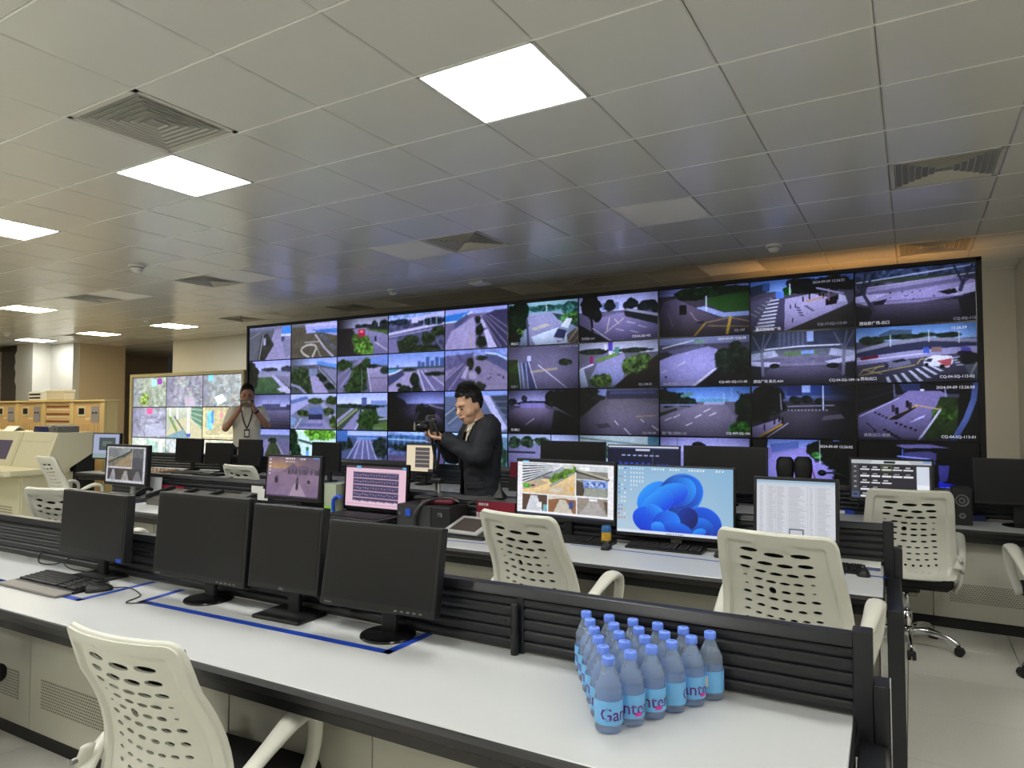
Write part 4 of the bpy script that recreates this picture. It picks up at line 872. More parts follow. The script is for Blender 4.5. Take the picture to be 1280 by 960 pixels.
# warm lamp tube lying behind the right end of the wall top, it lights the ceiling edge
t = thing('warm_strip_lamp', 'warm strip lamp between added light shields behind the top right end of the video wall', 'lamp', (VX0 + 8.95 * VCW, VY + .78, VZT - .30))
part('lamp_body', M_WHITE, t, bx(-.95, .95, -.05, .05, -.03, -.01)); part('lamp_tube', emat('warm_tube', (1.0, 0.70, 0.34), 26.0), t, lambda bm: cyl(bm, (-.92, 0, .008), (.92, 0, .008), .013, 10))
part('light_shield_side', M_BLACKM, t, bx(-.96, .96, -.065, -.055, -.03, .055)); part('light_shield_side', M_BLACKM, t, bx(-.96, .96, .055, .065, -.03, .085)); part('light_shield_end', M_BLACKM, t, bx(.96, .97, -.065, .065, -.03, .16)); part('light_shield_end', M_BLACKM, t, bx(-.97, -.96, -.065, .065, -.03, .10))  # unseen plates added to keep the warm light off the back wall
part('bracket', M_GREYM, t, bx(-.02, .02, -.46, 0, -.06, -.03))
t = thing('added_fill_lamp', 'unseen fill lamp added upright on the back of the video wall', 'lamp', (VX0 + 9.75 * VCW, VY + .36, 1.55))  # added out of sight to brighten the back wall and pillar
part('lamp_body', M_WHITE, t, bx(-.03, .03, 0, .03, -.62, .62)); part('lamp_tube', emat('fill_tube_white', (1.0, 0.97, 0.90), 38.0), t, lambda bm: cyl(bm, (0, .045, -.58), (0, .045, .58), .014, 10))

# ---- the small video wall at the left: pale maps and street views
def small_cells():
    out = []
    base = [(150, 160, 146), (146, 146, 164), (150, 156, 160), (148, 148, 172), (170, 178, 164), (186, 178, 142), (190, 198, 192), (176, 186, 190), (206, 206, 186)]
    for i in range(9):
        k = Cv(64, 36, base[i], 400 + i)
        if i in (0, 1, 2, 3):
            k.noise(.35, 14)
            for j in range(60):
                u, v = k.rs.rand(2); w_, h_ = k.rs.uniform(.02, .1), k.rs.uniform(.02, .08)
                col = [(206, 214, 220), (96, 104, 110), (160, 190, 160), (190, 176, 150), (150, 176, 210)][k.rs.randint(5)]
                k.rect(u, v, u + w_, v + h_, col, .6)
            k.hgrad(0, .3, (100, 96, 130), .45, 0)
            if i == 0: k.rect(.56, .08, .7, .3, (160, 220, 226)).rect(.74, .06, .86, .26, (150, 60, 170)).tree(.35, .75, .16, .2, (150, 180, 90))
            if i == 2: k.rect(.14, .0, .26, .2, (120, 200, 236)).poly([(.3, .7), (.5, .6), (.62, .8), (.4, .95)], (214, 232, 232))
            if i == 3: k.rect(.44, .02, .6, .22, (226, 90, 150)).poly([(.4, .6), (.9, .5), (1, .9), (.4, 1)], (176, 180, 206), a=.7)
            if i == 1: k.poly([(.5, .7), (.76, .68), (.8, 1), (.54, 1)], (190, 176, 196), a=.8)
        elif i == 4:
            k.grad(0, .3, (190, 200, 190), (170, 176, 160)).poly([(0, .9), (.3, .4), (.7, .3), (1, .7), (1, 1), (0, 1)], (190, 186, 156)).line([(.1, .3), (.3, .75)], (110, 140, 80), .06).line([(.24, .3), (.62, .95)], (60, 90, 90), .03).rect(.1, 0, .14, .3, (226, 230, 220)).rect(.3, 0, .34, .4, (226, 230, 220)).rect(.6, .0, .66, .9, (226, 232, 236)).rect(.6, .84, .68, .94, (60, 90, 190)).poly([(.0, .95), (.5, .7), (.6, 1), (0, 1)], (120, 150, 166)).poly([(.7, 0), (1, 0), (1, .7), (.7, .36)], (96, 130, 110))
            for j in range(4): k.line([(.7, .06 + j * .12), (1, .1 + j * .18)], (180, 210, 196), .014)
        elif i == 5:
            k.rect(.12, .14, .26, .7, (120, 196, 226)).rect(.24, .1, .3, .5, (80, 140, 206)).rect(.46, .16, .52, .34, (226, 130, 150)).line([(0, .9), (1, .86)], (220, 214, 180), .03).line([(.04, 0), (.06, .9)], (226, 220, 170), .03).noise(.2, 20)
        else:
            k.grad(0, 1, base[i], (206, 212, 206)).poly([(.4, 0), (1, .3), (1, 1), (.7, .7)], (150, 190, 176), a=.8).noise(.25, 20).rect(.8, .1, .9, .6, (226, 240, 236))
            k.line([(0, .4), (.7, 1)], (96, 110, 130), .03)
        k.noise(.08, 30); k.a *= 1.12; out.append(k)
    return out
SX, SZ, SW, SH = (-12.08, -9.10), CAM_H + .600, .992, .531
SD = ['map view with cyan and violet marks', 'greyish city map', 'map with pale blue roofs', 'map with a pink mark', 'glass building and walkway', 'yellowish lobby with blue banner', 'pale stairway', 'white railing', 'pale room behind black monitors']
for i, k in enumerate(small_cells()):
    r, c = divmod(i, 3)
    t = thing('small_wall_display', f'small video wall display showing a {SD[i]}, {ROWW[r]} row', 'display', (SX[0] + (c + .5) * SW, 7.10, SZ - (r + .5) * SH), 0, 'displays of the small video wall')
    part('housing', M_GLOSSB, t, bx(-SW / 2 + .001, SW / 2 - .001, .004, .09, -SH / 2 + .001, SH / 2 - .001))
    obj('screen', picture_mesh('screen', k, SW - .016, SH - .016, M_SCREENW), t, (0, .001, 0))
t = thing('small_wall_frame', 'cream frame around the small video wall at the left', 'frame', ((SX[0] + SX[1]) / 2, 7.10, 0))
w2 = (SX[1] - SX[0]) / 2 + .004
M_CREAMF = mat('frame_cream', (0.80, 0.76, 0.60), 0.4)
part('top_bar', M_CREAMF, t, bx(-w2 - .05, w2 + .05, -.03, .12, SZ + .003, SZ + .055)); part('side_bar', M_CREAMF, t, bx(-w2 - .05, -w2, -.03, .12, 0, SZ + .003)); part('side_bar', M_CREAMF, t, bx(w2, w2 + .05, -.03, .12, 0, SZ + .003))
part('base_panel', M_BLACKM, t, bx(-w2, w2, 0, .10, 0, SZ - 3 * SH - .004)); part('back_panel', M_BLACKM, t, bx(-w2, w2, .10, .13, 0, SZ))
# ------------------------------------------------------------------ monitors
for m_ in (M_SCREEN, M_SCREENW, OSD, OSDD): m_.cycles.emission_sampling = 'NONE'
def lettering(txt, size, m, parent, loc, rot=(PI / 2, 0, 0), align='CENTER'):
    return obj('logo', text_mesh(txt, size, m, 0, align), parent, loc, rot)

def monitor(label, pos, w, h, yaw, tilt, pic=None, base='round', bez=(.014, .014, .018), logo=None, logo_side=0, sticker=False, desk=.75, depth=.045, buttons=False, group='monitors on the desks', gloss=False, name='computer_monitor', res=None, mbase=None, back=.07):
    x, y, z = pos
    mc = M_GLOSSB if gloss else M_BLACK
    t = thing(name, label, 'monitor', (x, y, desk), yaw, group)
    c = part('casing', mc, t, lambda bm: [box(bm, (0, depth / 2, 0), (w, depth, h), .005, 2), box(bm, (0, depth + .012, -.01), (w * .62, .03, h * .6), .010, 2)], loc=(0, 0, z - desk), rot=(-tilt, 0, 0))
    bs, bt, bb = bez
    sw, sh, sz = w - 2 * bs, h - bt - bb, (bb - bt) / 2
    if pic is None:
        part('screen', M_PANEL, c, bx(-sw / 2, sw / 2, -.0012, .002, sz - sh / 2, sz + sh / 2))
    else:
        obj('screen', picture_mesh('screen', pic, sw, sh, M_SCREEN), c, (0, -.0012, sz))
    if logo:
        lettering(logo, .012, M_GREYINK, c, ((logo_side * (w / 2 - .04)) if logo_side else 0, -.0015, -h / 2 + bb * .32))
    if buttons:
        part('buttons', M_GREY, c, lambda bm: [box(bm, (w / 2 - .16 + i * .026, -.001, -h / 2 + bb * .45), (.012, .003, .006)) for i in range(5)])
    if sticker:
        part('sticker', M_BLUEP, c, bx(w / 2 - .055, w / 2 - .012, -.0022, -.0008, -h / 2 + .004, -h / 2 + .022), label='small blue sticker')
    zc = z - desk - h * .18
    part('stand_column', mbase or M_BLACK, t, lambda bm: [box(bm, (0, back + .012, zc / 2 + .006), (.062, .026, max(.04, zc)), .004), box(bm, (0, (back + depth) / 2 + .004, zc - .02), (.07, abs(back - depth) + .02, .07), .004)])
    if base == 'round':
        part('stand_base', M_GLOSSB, t, lambda bm: lathe(bm, [(.102, 0.0), (.105, .004), (.102, .009), (.06, .016), (.03, .02)], 36, (0, back, 0)), True)
    elif base == 'square':
        part('stand_base', M_BLACK, t, bx(-.125, .125, back - .10, back + .075, 0, .016, .006, 2))
    else:
        part('stand_base', M_BLACK, t, bx(-.11, .11, back - .08, back + .07, 0, .012, .004, 2))
    return t

# front row, switched off
monitor('black switched-off monitor behind the keyboard, leftmost on the front desk', (-3.52, 1.875, 1.016), .572, .322, .004, .05, back=.05, sticker=True, bez=(.012, .012, .034), base='square')
monitor('wide black switched-off monitor on a round base, second from the left on the front desk', (-2.688, 1.885, 1.029), .591, .370, .043, .07, back=.055, bez=(.017, .017, .026), logo='lenovo', logo_side=-1, buttons=True)
monitor('narrow black switched-off monitor on a square base between two wide ones', (-2.186, 1.915, 1.029), .379, .337, .061, .09, back=.05, base='square', bez=(.014, .014, .022), logo='DELL')
monitor('large black switched-off monitor on a round base, rightmost on the front desk', (-1.683, 1.91, 1.014), .502, .311, .093, .18, back=.06, bez=(.015, .015, .028), logo='lenovo', logo_side=-1, buttons=True)

# pictures for the lit monitors
def pic_cctv_grey():
    k = Cv(90, 66, (190, 190, 198), 51)
    k.rect(.04, .04, .66, .56, (120, 112, 100)).rect(.04, .04, .66, .3, (70, 74, 78))
    for i in range(6): k.line([(.04, .08 + i * .06), (.6, .04 + i * .02)], (170, 176, 176), .014)
    k.poly([(.2, .56), (.64, .14), (.66, .16), (.66, .56)], (150, 132, 104)).line([(.06, .46), (.6, .14)], (60, 70, 50), .03).rect(.67, .04, .94, .3, (96, 98, 100)).rect(.67, .31, .94, .6, (80, 80, 86)).rect(.04, .6, .34, .92, (64, 60, 60)).rect(.35, .6, .64, .92, (70, 64, 60)).rect(.65, .61, .94, .92, (66, 64, 66))
    k.poly([(.1, .92), (.17, .64), (.22, .64), (.26, .92)], (150, 150, 156)).poly([(.4, .92), (.48, .66), (.54, .66), (.6, .92)], (150, 148, 146)).poly([(.7, .92), (.78, .66), (.84, .66), (.92, .92)], (120, 120, 124))
    return k.noise(.2, 30)
def pic_snow():
    k = Cv(96, 76, (140, 118, 142), 52)
    k.grad(0, .3, (110, 90, 110), (178, 140, 96)).hgrad(.3, .9, (96, 84, 112), 0, .8).poly([(.3, .36), (.44, .22), (.5, .16), (.58, .24), (.7, .2), (1, .3), (1, .42), (.2, .42)], (92, 78, 104), (120, 98, 120)).grad(.40, 1, (132, 110, 134), (120, 100, 132)).noise(.14, 10).poly([(.44, 1), (.54, .66), (.64, .66), (.8, 1)], (160, 140, 164))
    for i in range(26):
        u = k.rs.uniform(.4, 1); k.line([(u, .42), (u, .42 - k.rs.uniform(.05, .14))], (70, 60, 78), .02)
    for u, v, h_ in ((.19, .66, .2), (.6, .8, .36), (.81, .64, .1)):
        k.poly([(u, v - h_), (u + .03, v), (u - .03, v)], (62, 52, 66)); k.tree(u, v - h_ * .4, .035, h_ * .45, (70, 60, 74))
    for i in range(5): k.rect(.03, .06 + i * .09, .06, .09 + i * .09, (226, 220, 226))
    for i in range(5): k.rect(.34 + i * .04, .03, .36 + i * .04, .06, (230, 224, 226)).rect(.34 + i * .04, .1, .36 + i * .04, .13, (220, 214, 216))
    for i in range(3): k.rect(.62 + i * .04, .03, .64 + i * .04, .06, (230, 224, 226))
    return k.rect(.86, 0, .98, .03, (90, 170, 226)).rect(0, .96, 1, 1, (70, 60, 80))
def pic_pink():
    k = Cv(110, 76, (226, 190, 208), 53)
    k.rect(0, 0, 1, .07, (70, 58, 70)).rect(.18, .01, .25, .08, (96, 176, 226)).rect(.94, 0, 1, .05, (96, 176, 226)).rect(.13, .14, .88, .86, (74, 64, 98))
    for i in range(5):
        v = .15 + i * .155; k.line([(.14, v), (.88, v + .01)], (226, 190, 208), .012)
        for j in range(16): k.rect(.15 + j * .045, v + .06 + (j % 3) * .01, .17 + j * .045, v + .085 + (j % 3) * .01, (150, 138, 170))
    return k.rect(0, .92, .9, .94, (190, 150, 176)).rect(.9, .9, 1, 1, (110, 90, 130)).rect(0, .97, 1, 1, (210, 176, 196))
def pic_bright():
    k = Cv(170, 98, (236, 236, 242), 54)
    k.rect(0, 0, 1, .03, (30, 30, 36)).rect(.06, 0, .13, .035, (90, 180, 230)).rect(.06, .05, .62, .60, (232, 202, 150))
    k.poly([(.06, .05), (.6, .05), (.56, .14), (.36, .3), (.06, .42)], (150, 158, 168))
    for i in range(7):
        k.line([(.06, .08 + i * .055), (.52 - i * .02, .06 + i * .018)], (236, 240, 246), .012).line([(.06, .105 + i * .055), (.5 - i * .02, .08 + i * .018)], (56, 60, 70), .012)
    k.poly([(.06, .42), (.24, .34), (.34, .4), (.2, .5), (.06, .54)], (190, 170, 140)).poly([(.36, .42), (.6, .14), (.62, .14), (.62, .2), (.36, .48)], (150, 156, 150)).line([(.38, .34), (.6, .12)], (84, 120, 34), .06).trees([(.46, .26, .08, .05), (.56, .16, .06, .04), (.4, .33, .05, .04)], (90, 130, 40)).rect(.5, .05, .6, .12, (200, 206, 200)).poly([(.2, .6), (.62, .3), (.62, .6)], (226, 196, 146), (206, 180, 140)).poly([(.34, .52), (.44, .46), (.52, .5), (.42, .58)], (206, 196, 180)).trees([(.11, .47, .045, .045)], (90, 210, 70)).trees([(.18, .46, .03, .03)], (110, 70, 80)).rect(.57, .45, .60, .52, (226, 170, 60)).rect(.28, .28, .36, .33, (110, 110, 116))
    k.rect(.63, .06, .94, .30, (130, 130, 126)).rect(.63, .06, .94, .15, (206, 212, 216)).line([(.63, .16), (.94, .28)], (60, 60, 60), .03).rect(.66, .08, .76, .14, (240, 246, 250)).line([(.65, .14), (.94, .27)], (180, 170, 150), .02)
    k.rect(.63, .31, .94, .59, (130, 134, 130)).rect(.70, .31, .94, .44, (130, 160, 220)).dots(.72, .32, .92, .42, 14, (60, 80, 170), .012).dots(.72, .32, .92, .42, 8, (226, 240, 250), .01).poly([(.63, .32), (.7, .36), (.72, .59), (.63, .59)], (70, 62, 54)).poly([(.72, .46), (.92, .44), (.94, .59), (.7, .59)], (150, 156, 146))
    k.rect(.06, .62, .33, .92, (86, 66, 52)).poly([(.1, .92), (.15, .64), (.22, .64), (.28, .92)], (206, 210, 220)).rect(.22, .76, .27, .86, (226, 226, 230)).rect(.29, .8, .33, .92, (120, 180, 190))
    k.rect(.34, .62, .63, .92, (140, 98, 66)).poly([(.34, .62), (.63, .62), (.63, .68), (.48, .66), (.34, .7)], (214, 206, 196)).poly([(.4, .92), (.46, .68), (.52, .68), (.6, .92)], (196, 190, 176)).rect(.56, .7, .6, .84, (60, 76, 140))
    k.rect(.64, .62, .94, .92, (150, 140, 130)).poly([(.66, .92), (.76, .68), (.84, .68), (.94, .92)], (170, 166, 164)).rect(.76, .63, .84, .67, (236, 240, 250)).poly([(.9, .66), (.94, .66), (.94, .88), (.92, .84)], (90, 80, 70))
    return k.noise(.12, 50).rect(0, .93, 1, .955, (240, 240, 246)).rect(0, .955, 1, 1, (50, 56, 70))
def pic_blue():
    k = Cv(190, 108, (150, 184, 208), 55)
    k.grad(0, 1, (138, 178, 212), (176, 200, 216)).hgrad(.6, 1, (120, 170, 206), 0, .4)
    def petal(cu, cv, ru, rv, ang, c0, c1, edge=(120, 190, 250)):
        asp = k.h / k.w
        x, y = (k.U - cu), (k.V - cv) * asp
        a = math.radians(ang)
        p, q = x * math.cos(a) + y * math.sin(a), -x * math.sin(a) + y * math.cos(a)
        e = (p / ru) ** 2 + (q / (rv * asp)) ** 2
        m = np.clip((1 - e) * 30, 0, 1)
        t = np.clip(.5 + q / (rv * asp) * .5, 0, 1)[..., None]
        k.mix(m, np.array(c0) / 255. * (1 - t) + np.array(c1) / 255. * t)
        k.mix(np.exp(-((e - .97) / .02) ** 2), edge, .45)
    D, B, L_ = (6, 30, 130), (10, 84, 230), (40, 150, 246)
    petal(.33, .46, .17, .20, -40, L_, B); petal(.56, .40, .17, .36, 62, L_, D)
    petal(.60, .36, .14, .28, 65, (20, 110, 236), D); petal(.56, .36, .115, .25, 60, L_, (4, 30, 160)); petal(.47, .42, .17, .17, -20, L_, (6, 50, 214))
    petal(.76, .78, .15, .22, 20, (12, 90, 226), (8, 40, 150)); petal(.72, .86, .12, .15, 0, (24, 120, 240), D); petal(.62, .74, .10, .16, -50, (10, 50, 160), (6, 20, 90))
    petal(.36, .56, .16, .17, -35, L_, (6, 60, 220)); petal(.30, .80, .16, .20, 15, (14, 100, 240), (4, 50, 200)); petal(.36, .72, .11, .12, 40, L_, (10, 70, 220)); petal(.44, .82, .10, .22, 75, (30, 130, 246), (10, 60, 200)); petal(.37, .90, .06, .09, 0, (50, 160, 250), (10, 70, 220)); petal(.54, .90, .12, .10, 10, (20, 110, 236), (8, 50, 180)); petal(.72, .93, .06, .06, -20, L_, B)
    k.rect(0, .955, 1, 1, (216, 222, 236))
    for i in range(13):
        for j in range(3):
            if (i * 3 + j) % 5 != 4: k.rect(.012 + j * .026, .03 + i * .062, .026 + j * .026, .055 + i * .062, [(220, 226, 230), (196, 186, 120), (226, 230, 236), (90, 120, 190), (210, 90, 80)][k.rs.randint(5)], .8)
    for i in range(6):
        for j in range(5 - max(0, i - 3) * 2): k.rect(.12 + j * .026, .03 + i * .062, .134 + j * .026, .06 + i * .062, (224, 230, 234), .9)
    for u0, n_ in ((.31, 5), (.47, 4), (.63, 6), (.86, 3)):
        for j in range(n_): k.rect(u0 + j * .024, .03, u0 + .013 + j * .024, .055, (230, 234, 238), .9)
    for j in range(8): k.rect(.44 + j * .02, .968, .452 + j * .02, .99, (120, 130, 160))
    return k
def pic_doc():
    k = Cv(110, 88, (204, 206, 214), 56)
    k.rect(0, 0, 1, .05, (150, 176, 200)).rect(0, .05, 1, .09, (186, 200, 214))
    for i in range(40):
        v = .12 + i * .021
        for u0, l_ in ((.05, .04), (.16, .09), (.27, .1), (.42, .22), (.69, .03), (.78, .17)):
            k.line([(u0, v), (u0 + l_ * k.rs.uniform(.5, 1), v)], (130, 132, 144), .004, .7)
    for u in (.14, .25, .4, .66, .76): k.line([(u, .1), (u, .98)], (170, 172, 184), .003)
    k.line([(.43, .84), (.6, .84), (.6, .95), (.43, .95), (.43, .84)], (40, 40, 60), .012)
    return k.rect(0, .97, 1, 1, (150, 156, 170))
def pic_cream():
    k = Cv(60, 56, (226, 212, 182), 57); k.rect(0, 0, 1, .06, (80, 76, 70)).rect(.34, .12, .86, .86, (84, 78, 80))
    for i in range(5): k.line([(.34, .26 + i * .15), (.86, .26 + i * .15)], (206, 196, 180), .02)
    return k.rect(.82, .9, 1, 1, (60, 56, 56)).line([(0, .92), (.8, .92)], (190, 170, 150), .015)
def pic_dash():
    k = Cv(110, 64, (18, 22, 48), 58); k.rect(0, 0, 1, .05, (200, 204, 220)).rect(.4, .06, .6, .12, (190, 196, 220))
    for i in range(6): k.rect(.16 + i * .08, .4, .21 + i * .08, .56, (40, 66, 170))
    for i in range(3): k.rect(.7 + i * .06, .42, .74 + i * .06, .56, (34, 56, 150))
    for i in range(7): k.rect(.2 + i * .08, .22, .25 + i * .08, .25, (150, 160, 200))
    k.dots(.05, .3, .95, .9, 60, (40, 60, 130), .006).line([(.64, .14), (.64, .9)], (90, 100, 140), .006).rect(.0, .06, 1, .08, (60, 70, 120))
    return k
def pic_icons():
    k = Cv(120, 68, (44, 42, 48), 59); k.rect(0, 0, 1, .1, (176, 180, 186)).poly([(.24, .1), (.28, .02), (.72, .02), (.76, .1)], (200, 204, 208)).rect(.42, .03, .56, .09, (30, 30, 34)).rect(.0, .1, .1, 1, (60, 60, 66)).rect(.82, .14, .97, .6, (206, 212, 226)).rect(.82, .6, .97, .95, (230, 234, 240)).rect(.9, 0, .99, .06, (110, 150, 196))
    for i in range(17):
        r, c = divmod(i, 5) if i < 10 else ((2, i - 10) if i < 13 else (3 + (i - 13) // 2, (i - 13) % 2))
        u, v = .12 + c * .135, .16 + r * .17
        k.rect(u, v, u + .115, v + .06, (26, 26, 30)).rect(u, v + .07, u + .115, v + .11, (226, 228, 232)).rect(u + .02, v + .02, u + .08, v + .04, (190, 190, 196))
    k.line([(.385, .15), (.51, .15), (.51, .28), (.385, .28), (.385, .15)], (130, 160, 60), .006).line([(.01, .84), (.09, .84), (.09, .95), (.01, .95), (.01, .84)], (90, 130, 210), .008)
    for i in range(5): k.rect(.03, .16 + i * .13, .07, .2 + i * .13, (150, 150, 156))
    return k
def pic_console():
    k = Cv(56, 46, (160, 168, 196), 60); k.rect(.24, .16, .86, .68, (66, 78, 84)).rect(.36, .3, .74, .5, (96, 110, 104)).rect(0, .8, 1, 1, (140, 160, 160)); return k

monitor('lit monitor with grey camera views at the left end of the middle desk', (-6.60, 3.82, 1.056), .685, .398, .018, .04, pic_cctv_grey(), bez=(.028, .022, .03), mbase=M_LGREY)
monitor('lit monitor showing a snowy sunset landscape on the middle desk', (-4.367, 3.90, 1.038), .622, .369, .027, .09, pic_snow(), bez=(.02, .018, .028), logo='lenovo', logo_side=-1)
monitor('lit monitor tiled with bright camera views behind the second white chair', (-1.985, 4.05, 1.059), .742, .400, -.05, .03, pic_bright(), back=.055, bez=(.012, .014, .026))
monitor('lit monitor with a blue wallpaper of folded petals on the middle desk', (-1.252, 4.05, 1.031), .720, .438, .047, .06, pic_blue(), back=.055, bez=(.010, .010, .022), mbase=M_LGREY)
monitor('lit monitor with a grey text list at the right end of the middle desk', (-.555, 3.97, 1.045), .432, .350, .006, .09, pic_doc(), bez=(.018, .018, .024))
# far rows
monitor('dark switched-off monitor on the far left desk, leftmost of three', (-8.76, 5.95, 1.034), .50, .334, .127, .04, bez=(.012, .012, .022), logo='HP')
monitor('dark low switched-off monitor in the middle of three in front of the man in white', (-8.121, 5.95, 1.003), .468, .299, .121, .068, bez=(.016, .016, .02), logo='DELL')
monitor('dark narrow switched-off monitor directly in front of the man in white', (-7.61, 6.05, 1.033), .39, .346, .123, .07, bez=(.016, .016, .02), logo='DELL')
monitor('black switched-off monitor on the far desk between two lit ones', (-5.953, 5.80, 1.043), .425, .345, .047, .03)
monitor('lit cream coloured monitor on the far desk in front of the man in the suit', (-4.787, 6.10, 1.053), .393, .334, .017, .04, pic_cream(), bez=(.012, .012, .02))
monitor('wide black switched-off monitor on the far desk above the bright camera views', (-2.916, 6.13, 1.071), .700, .425, .02, .05)
monitor('monitor with a dark blue dashboard on the far desk', (-2.183, 6.13, 1.057), .700, .411, .02, .06, pic_dash(), bez=(.01, .01, .02))
monitor('widest black switched-off monitor on the far desk right of the blue dashboard', (-1.427, 6.10, 1.071), .720, .405, .02, .07)
monitor('lit monitor with rows of small icons behind the rightmost whole chair', (-.150, 6.05, 1.042), .579, .348, .02, .07, pic_icons(), bez=(.018, .018, .03), logo='lenovo', logo_side=-1)
monitor('dark switched-off monitor cut by the right edge of the picture', (.655, 6.05, 1.073), .549, .330, .03, .045, bez=(.010, .010, .018), logo='HP', logo_side=.3)
monitor('small lit grey-blue monitor beside the cream control console', (-9.60, 5.28, 1.10), .500, .36, .2, .05, pic_console(), bez=(.016, .016, .016))

# all-in-one rack console: screen with attached keyboard
t = thing('laptop_computer', 'open black console laptop with a pink screen on the middle desk', 'laptop', (-3.56, 3.84, .75), .003)
part('keyboard_base', M_BLACK, t, bx(-.31, .29, -.16, .14, .03, .055, .006, 2))
part('feet', M_BLACKM, t, lambda bm: [box(bm, (sx * .27, sy * .1, .015), (.03, .03, .032)) for sx in (-1, 1) for sy in (-1, 1)])
def kbkeys(bm, w, d, z, nx=15, ny=5, gap=.004, h=.006):
    for j in range(ny):
        for i in range(nx):
            box(bm, (-w / 2 + (i + .5) * w / nx, -d / 2 + (j + .5) * d / ny, z + h / 2), (w / nx - gap, d / ny - gap, h), .0015)
o = part('keys', M_BLACKM, t, lambda bm: kbkeys(bm, .52, .2, .055, 17, 6), loc=(-.01, -.02, 0)); o['kind'] = 'stuff'
c = part('lid', M_GLOSSB, t, bx(-.32, .32, 0, .03, 0, .365, .006, 2), loc=(0, .14, .065), rot=(-.05, 0, 0))
obj('screen', picture_mesh('screen', pic_pink(), .60, .315, M_SCREEN), c, (0, -.0012, .185))

# ------------------------------------------------------------------ keyboards, mice, phone
M_KEY = mat('key_black', (0.10, 0.10, 0.105), 0.4)
def keyboard(pos, yaw, label, w=.45, d=.15, rest=False):
    t = thing('computer_keyboard', label, 'keyboard', (pos.x, pos.y, .75), yaw, 'keyboards on the desks')
    part('tray', M_BLACK, t, lambda bm: prism(bm, [(-w / 2, -d / 2, .001), (-w / 2, d / 2, .001), (-w / 2, d / 2, .026), (-w / 2, -d / 2, .012)], (w, 0, 0)))
    def keys(bm):
        for x0, x1, nx in ((-w / 2 + .012, w * .16, 15), (w * .19, w * .31, 3), (w * .335, w / 2 - .012, 4)):
            n0 = len(bm.verts)
            for j in range(6):
                for i in range(nx):
                    y = -d / 2 + .014 + (d - .028) * (j + .5) / 6
                    z = .012 + .014 * (y + d / 2) / d
                    cw = (x1 - x0) / nx
                    if j == 0 and nx == 15 and 3 < i < 10: continue
                    box(bm, (x0 + (i + .5) * cw, y, z + .004), (cw - .003, (d - .028) / 6 - .003, .009), .0015)
            if nx == 15:
                cw = (x1 - x0) / 15
                box(bm, (x0 + 7 * cw, -d / 2 + .014 + (d - .028) / 12, .018), (cw * 6 - .003, (d - .028) / 6 - .003, .009), .0015)
    o = part('keys', M_KEY, t, keys); o['kind'] = 'stuff'
    if rest:
        part('wrist_rest', mat('wrist_rest_grey', (0.50, 0.48, 0.46), .6), t, bx(-w / 2, w / 2, -d / 2 - .075, -d / 2 - .002, .001, .014, .005, 2))
    return t
def mouse(pos, yaw, label, m=None, cable=None):
    t = thing('computer_mouse', label, 'mouse', (pos.x, pos.y, .75), yaw, 'mice on the desks')
    def body(bm):
        prof = [(-.056, .012, .018), (-.05, .024, .028), (-.03, .031, .036), (0, .032, .038), (.03, .030, .032), (.048, .024, .022), (.056, .012, .014)]
        rings = []
        for y, hw_, hh in prof:
            rings.append([bm.verts.new((hw_ * math.cos(a), y, max(.001, hh * math.sin(a)))) for a in [PI * i / 10 for i in range(11)]])
        for a, b in zip(rings, rings[1:]):
            for i in range(10): bm.faces.new((a[i], a[i + 1], b[i + 1], b[i]))
            bm.faces.new((a[0], b[0], b[10], a[10]))
        bm.faces.new(rings[0]); bm.faces.new(rings[-1][::-1])
    part('shell', m or M_BLACK, t, body, True)
    part('wheel', M_GREY, t, lambda bm: cyl(bm, (-.004, .034, .031), (.004, .034, .031), .007, 10))
    if cable:
        part('cable', M_BLACK, t, lambda bm: tube(bm, bez([(0, .055, .008)] + cable, 6), .0025, 6), True)
    return t
K1 = at(76, 725, .77)
keyboard(K1, .03, 'black keyboard with a grey wrist rest inside the blue tape on the front desk', .50, .16, True)
mouse(at(124, 736, .76), -.5, 'black mouse beside the front keyboard', None, [(.05, .12, .01), (.2, .16, .004), (.30, .10, .004), (.36, .20, .004)])
keyboard(at(727, 676, .76), .03, 'black keyboard left of the yellow can on the middle desk', .42, .14)
keyboard(at(832, 684.5, .76), .03, 'black keyboard in front of the blue wallpaper monitor', .46, .15)
mouse(at(758, 683, .765), .2, 'black mouse between the two keyboards on the middle desk')
keyboard(at(1028, 708, .76), .03, 'black keyboard hidden mostly behind the third white chair', .40, .14)
mouse(at(1079, 714, .77), .1, 'black mouse at the right end of the middle desk')
mouse(at(900, 692, .765), .1, 'black mouse right of the blue wallpaper keyboard')
keyboard(Vector((-8.29, 5.62, 0)), .12, 'dark keyboard in front of the three far-left monitors, left one', .44, .15)
keyboard(Vector((-7.82, 5.62, 0)), .12, 'dark keyboard in front of the three far-left monitors, right one', .40, .15)
keyboard(Vector((-6.82, 5.72, 0)), .12, 'dark keyboard behind the snowy monitor', .40, .15)
mouse(Vector((-8.03, 5.58, 0)), .1, 'small dark mouse between the two far-left keyboards')
p = Vector((-9.1, 5.52, 0))
t = thing('switch_panel', 'beige button console panel on the far left desk', 'control panel', (p.x, p.y, .75), .115)
part('plate', mat('panel_brown', (0.55, 0.47, 0.38), .5), t, bx(-.5, .5, -.16, .16, .001, .03, .004))
o = part('buttons', mat('button_tan', (0.70, 0.58, 0.45), .5), t, lambda bm: [box(bm, (-.45 + i * .075, -.12 + j * .06, .035), (.05, .035, .014), .003) for i in range(13) for j in range(5)]); o['kind'] = 'stuff'
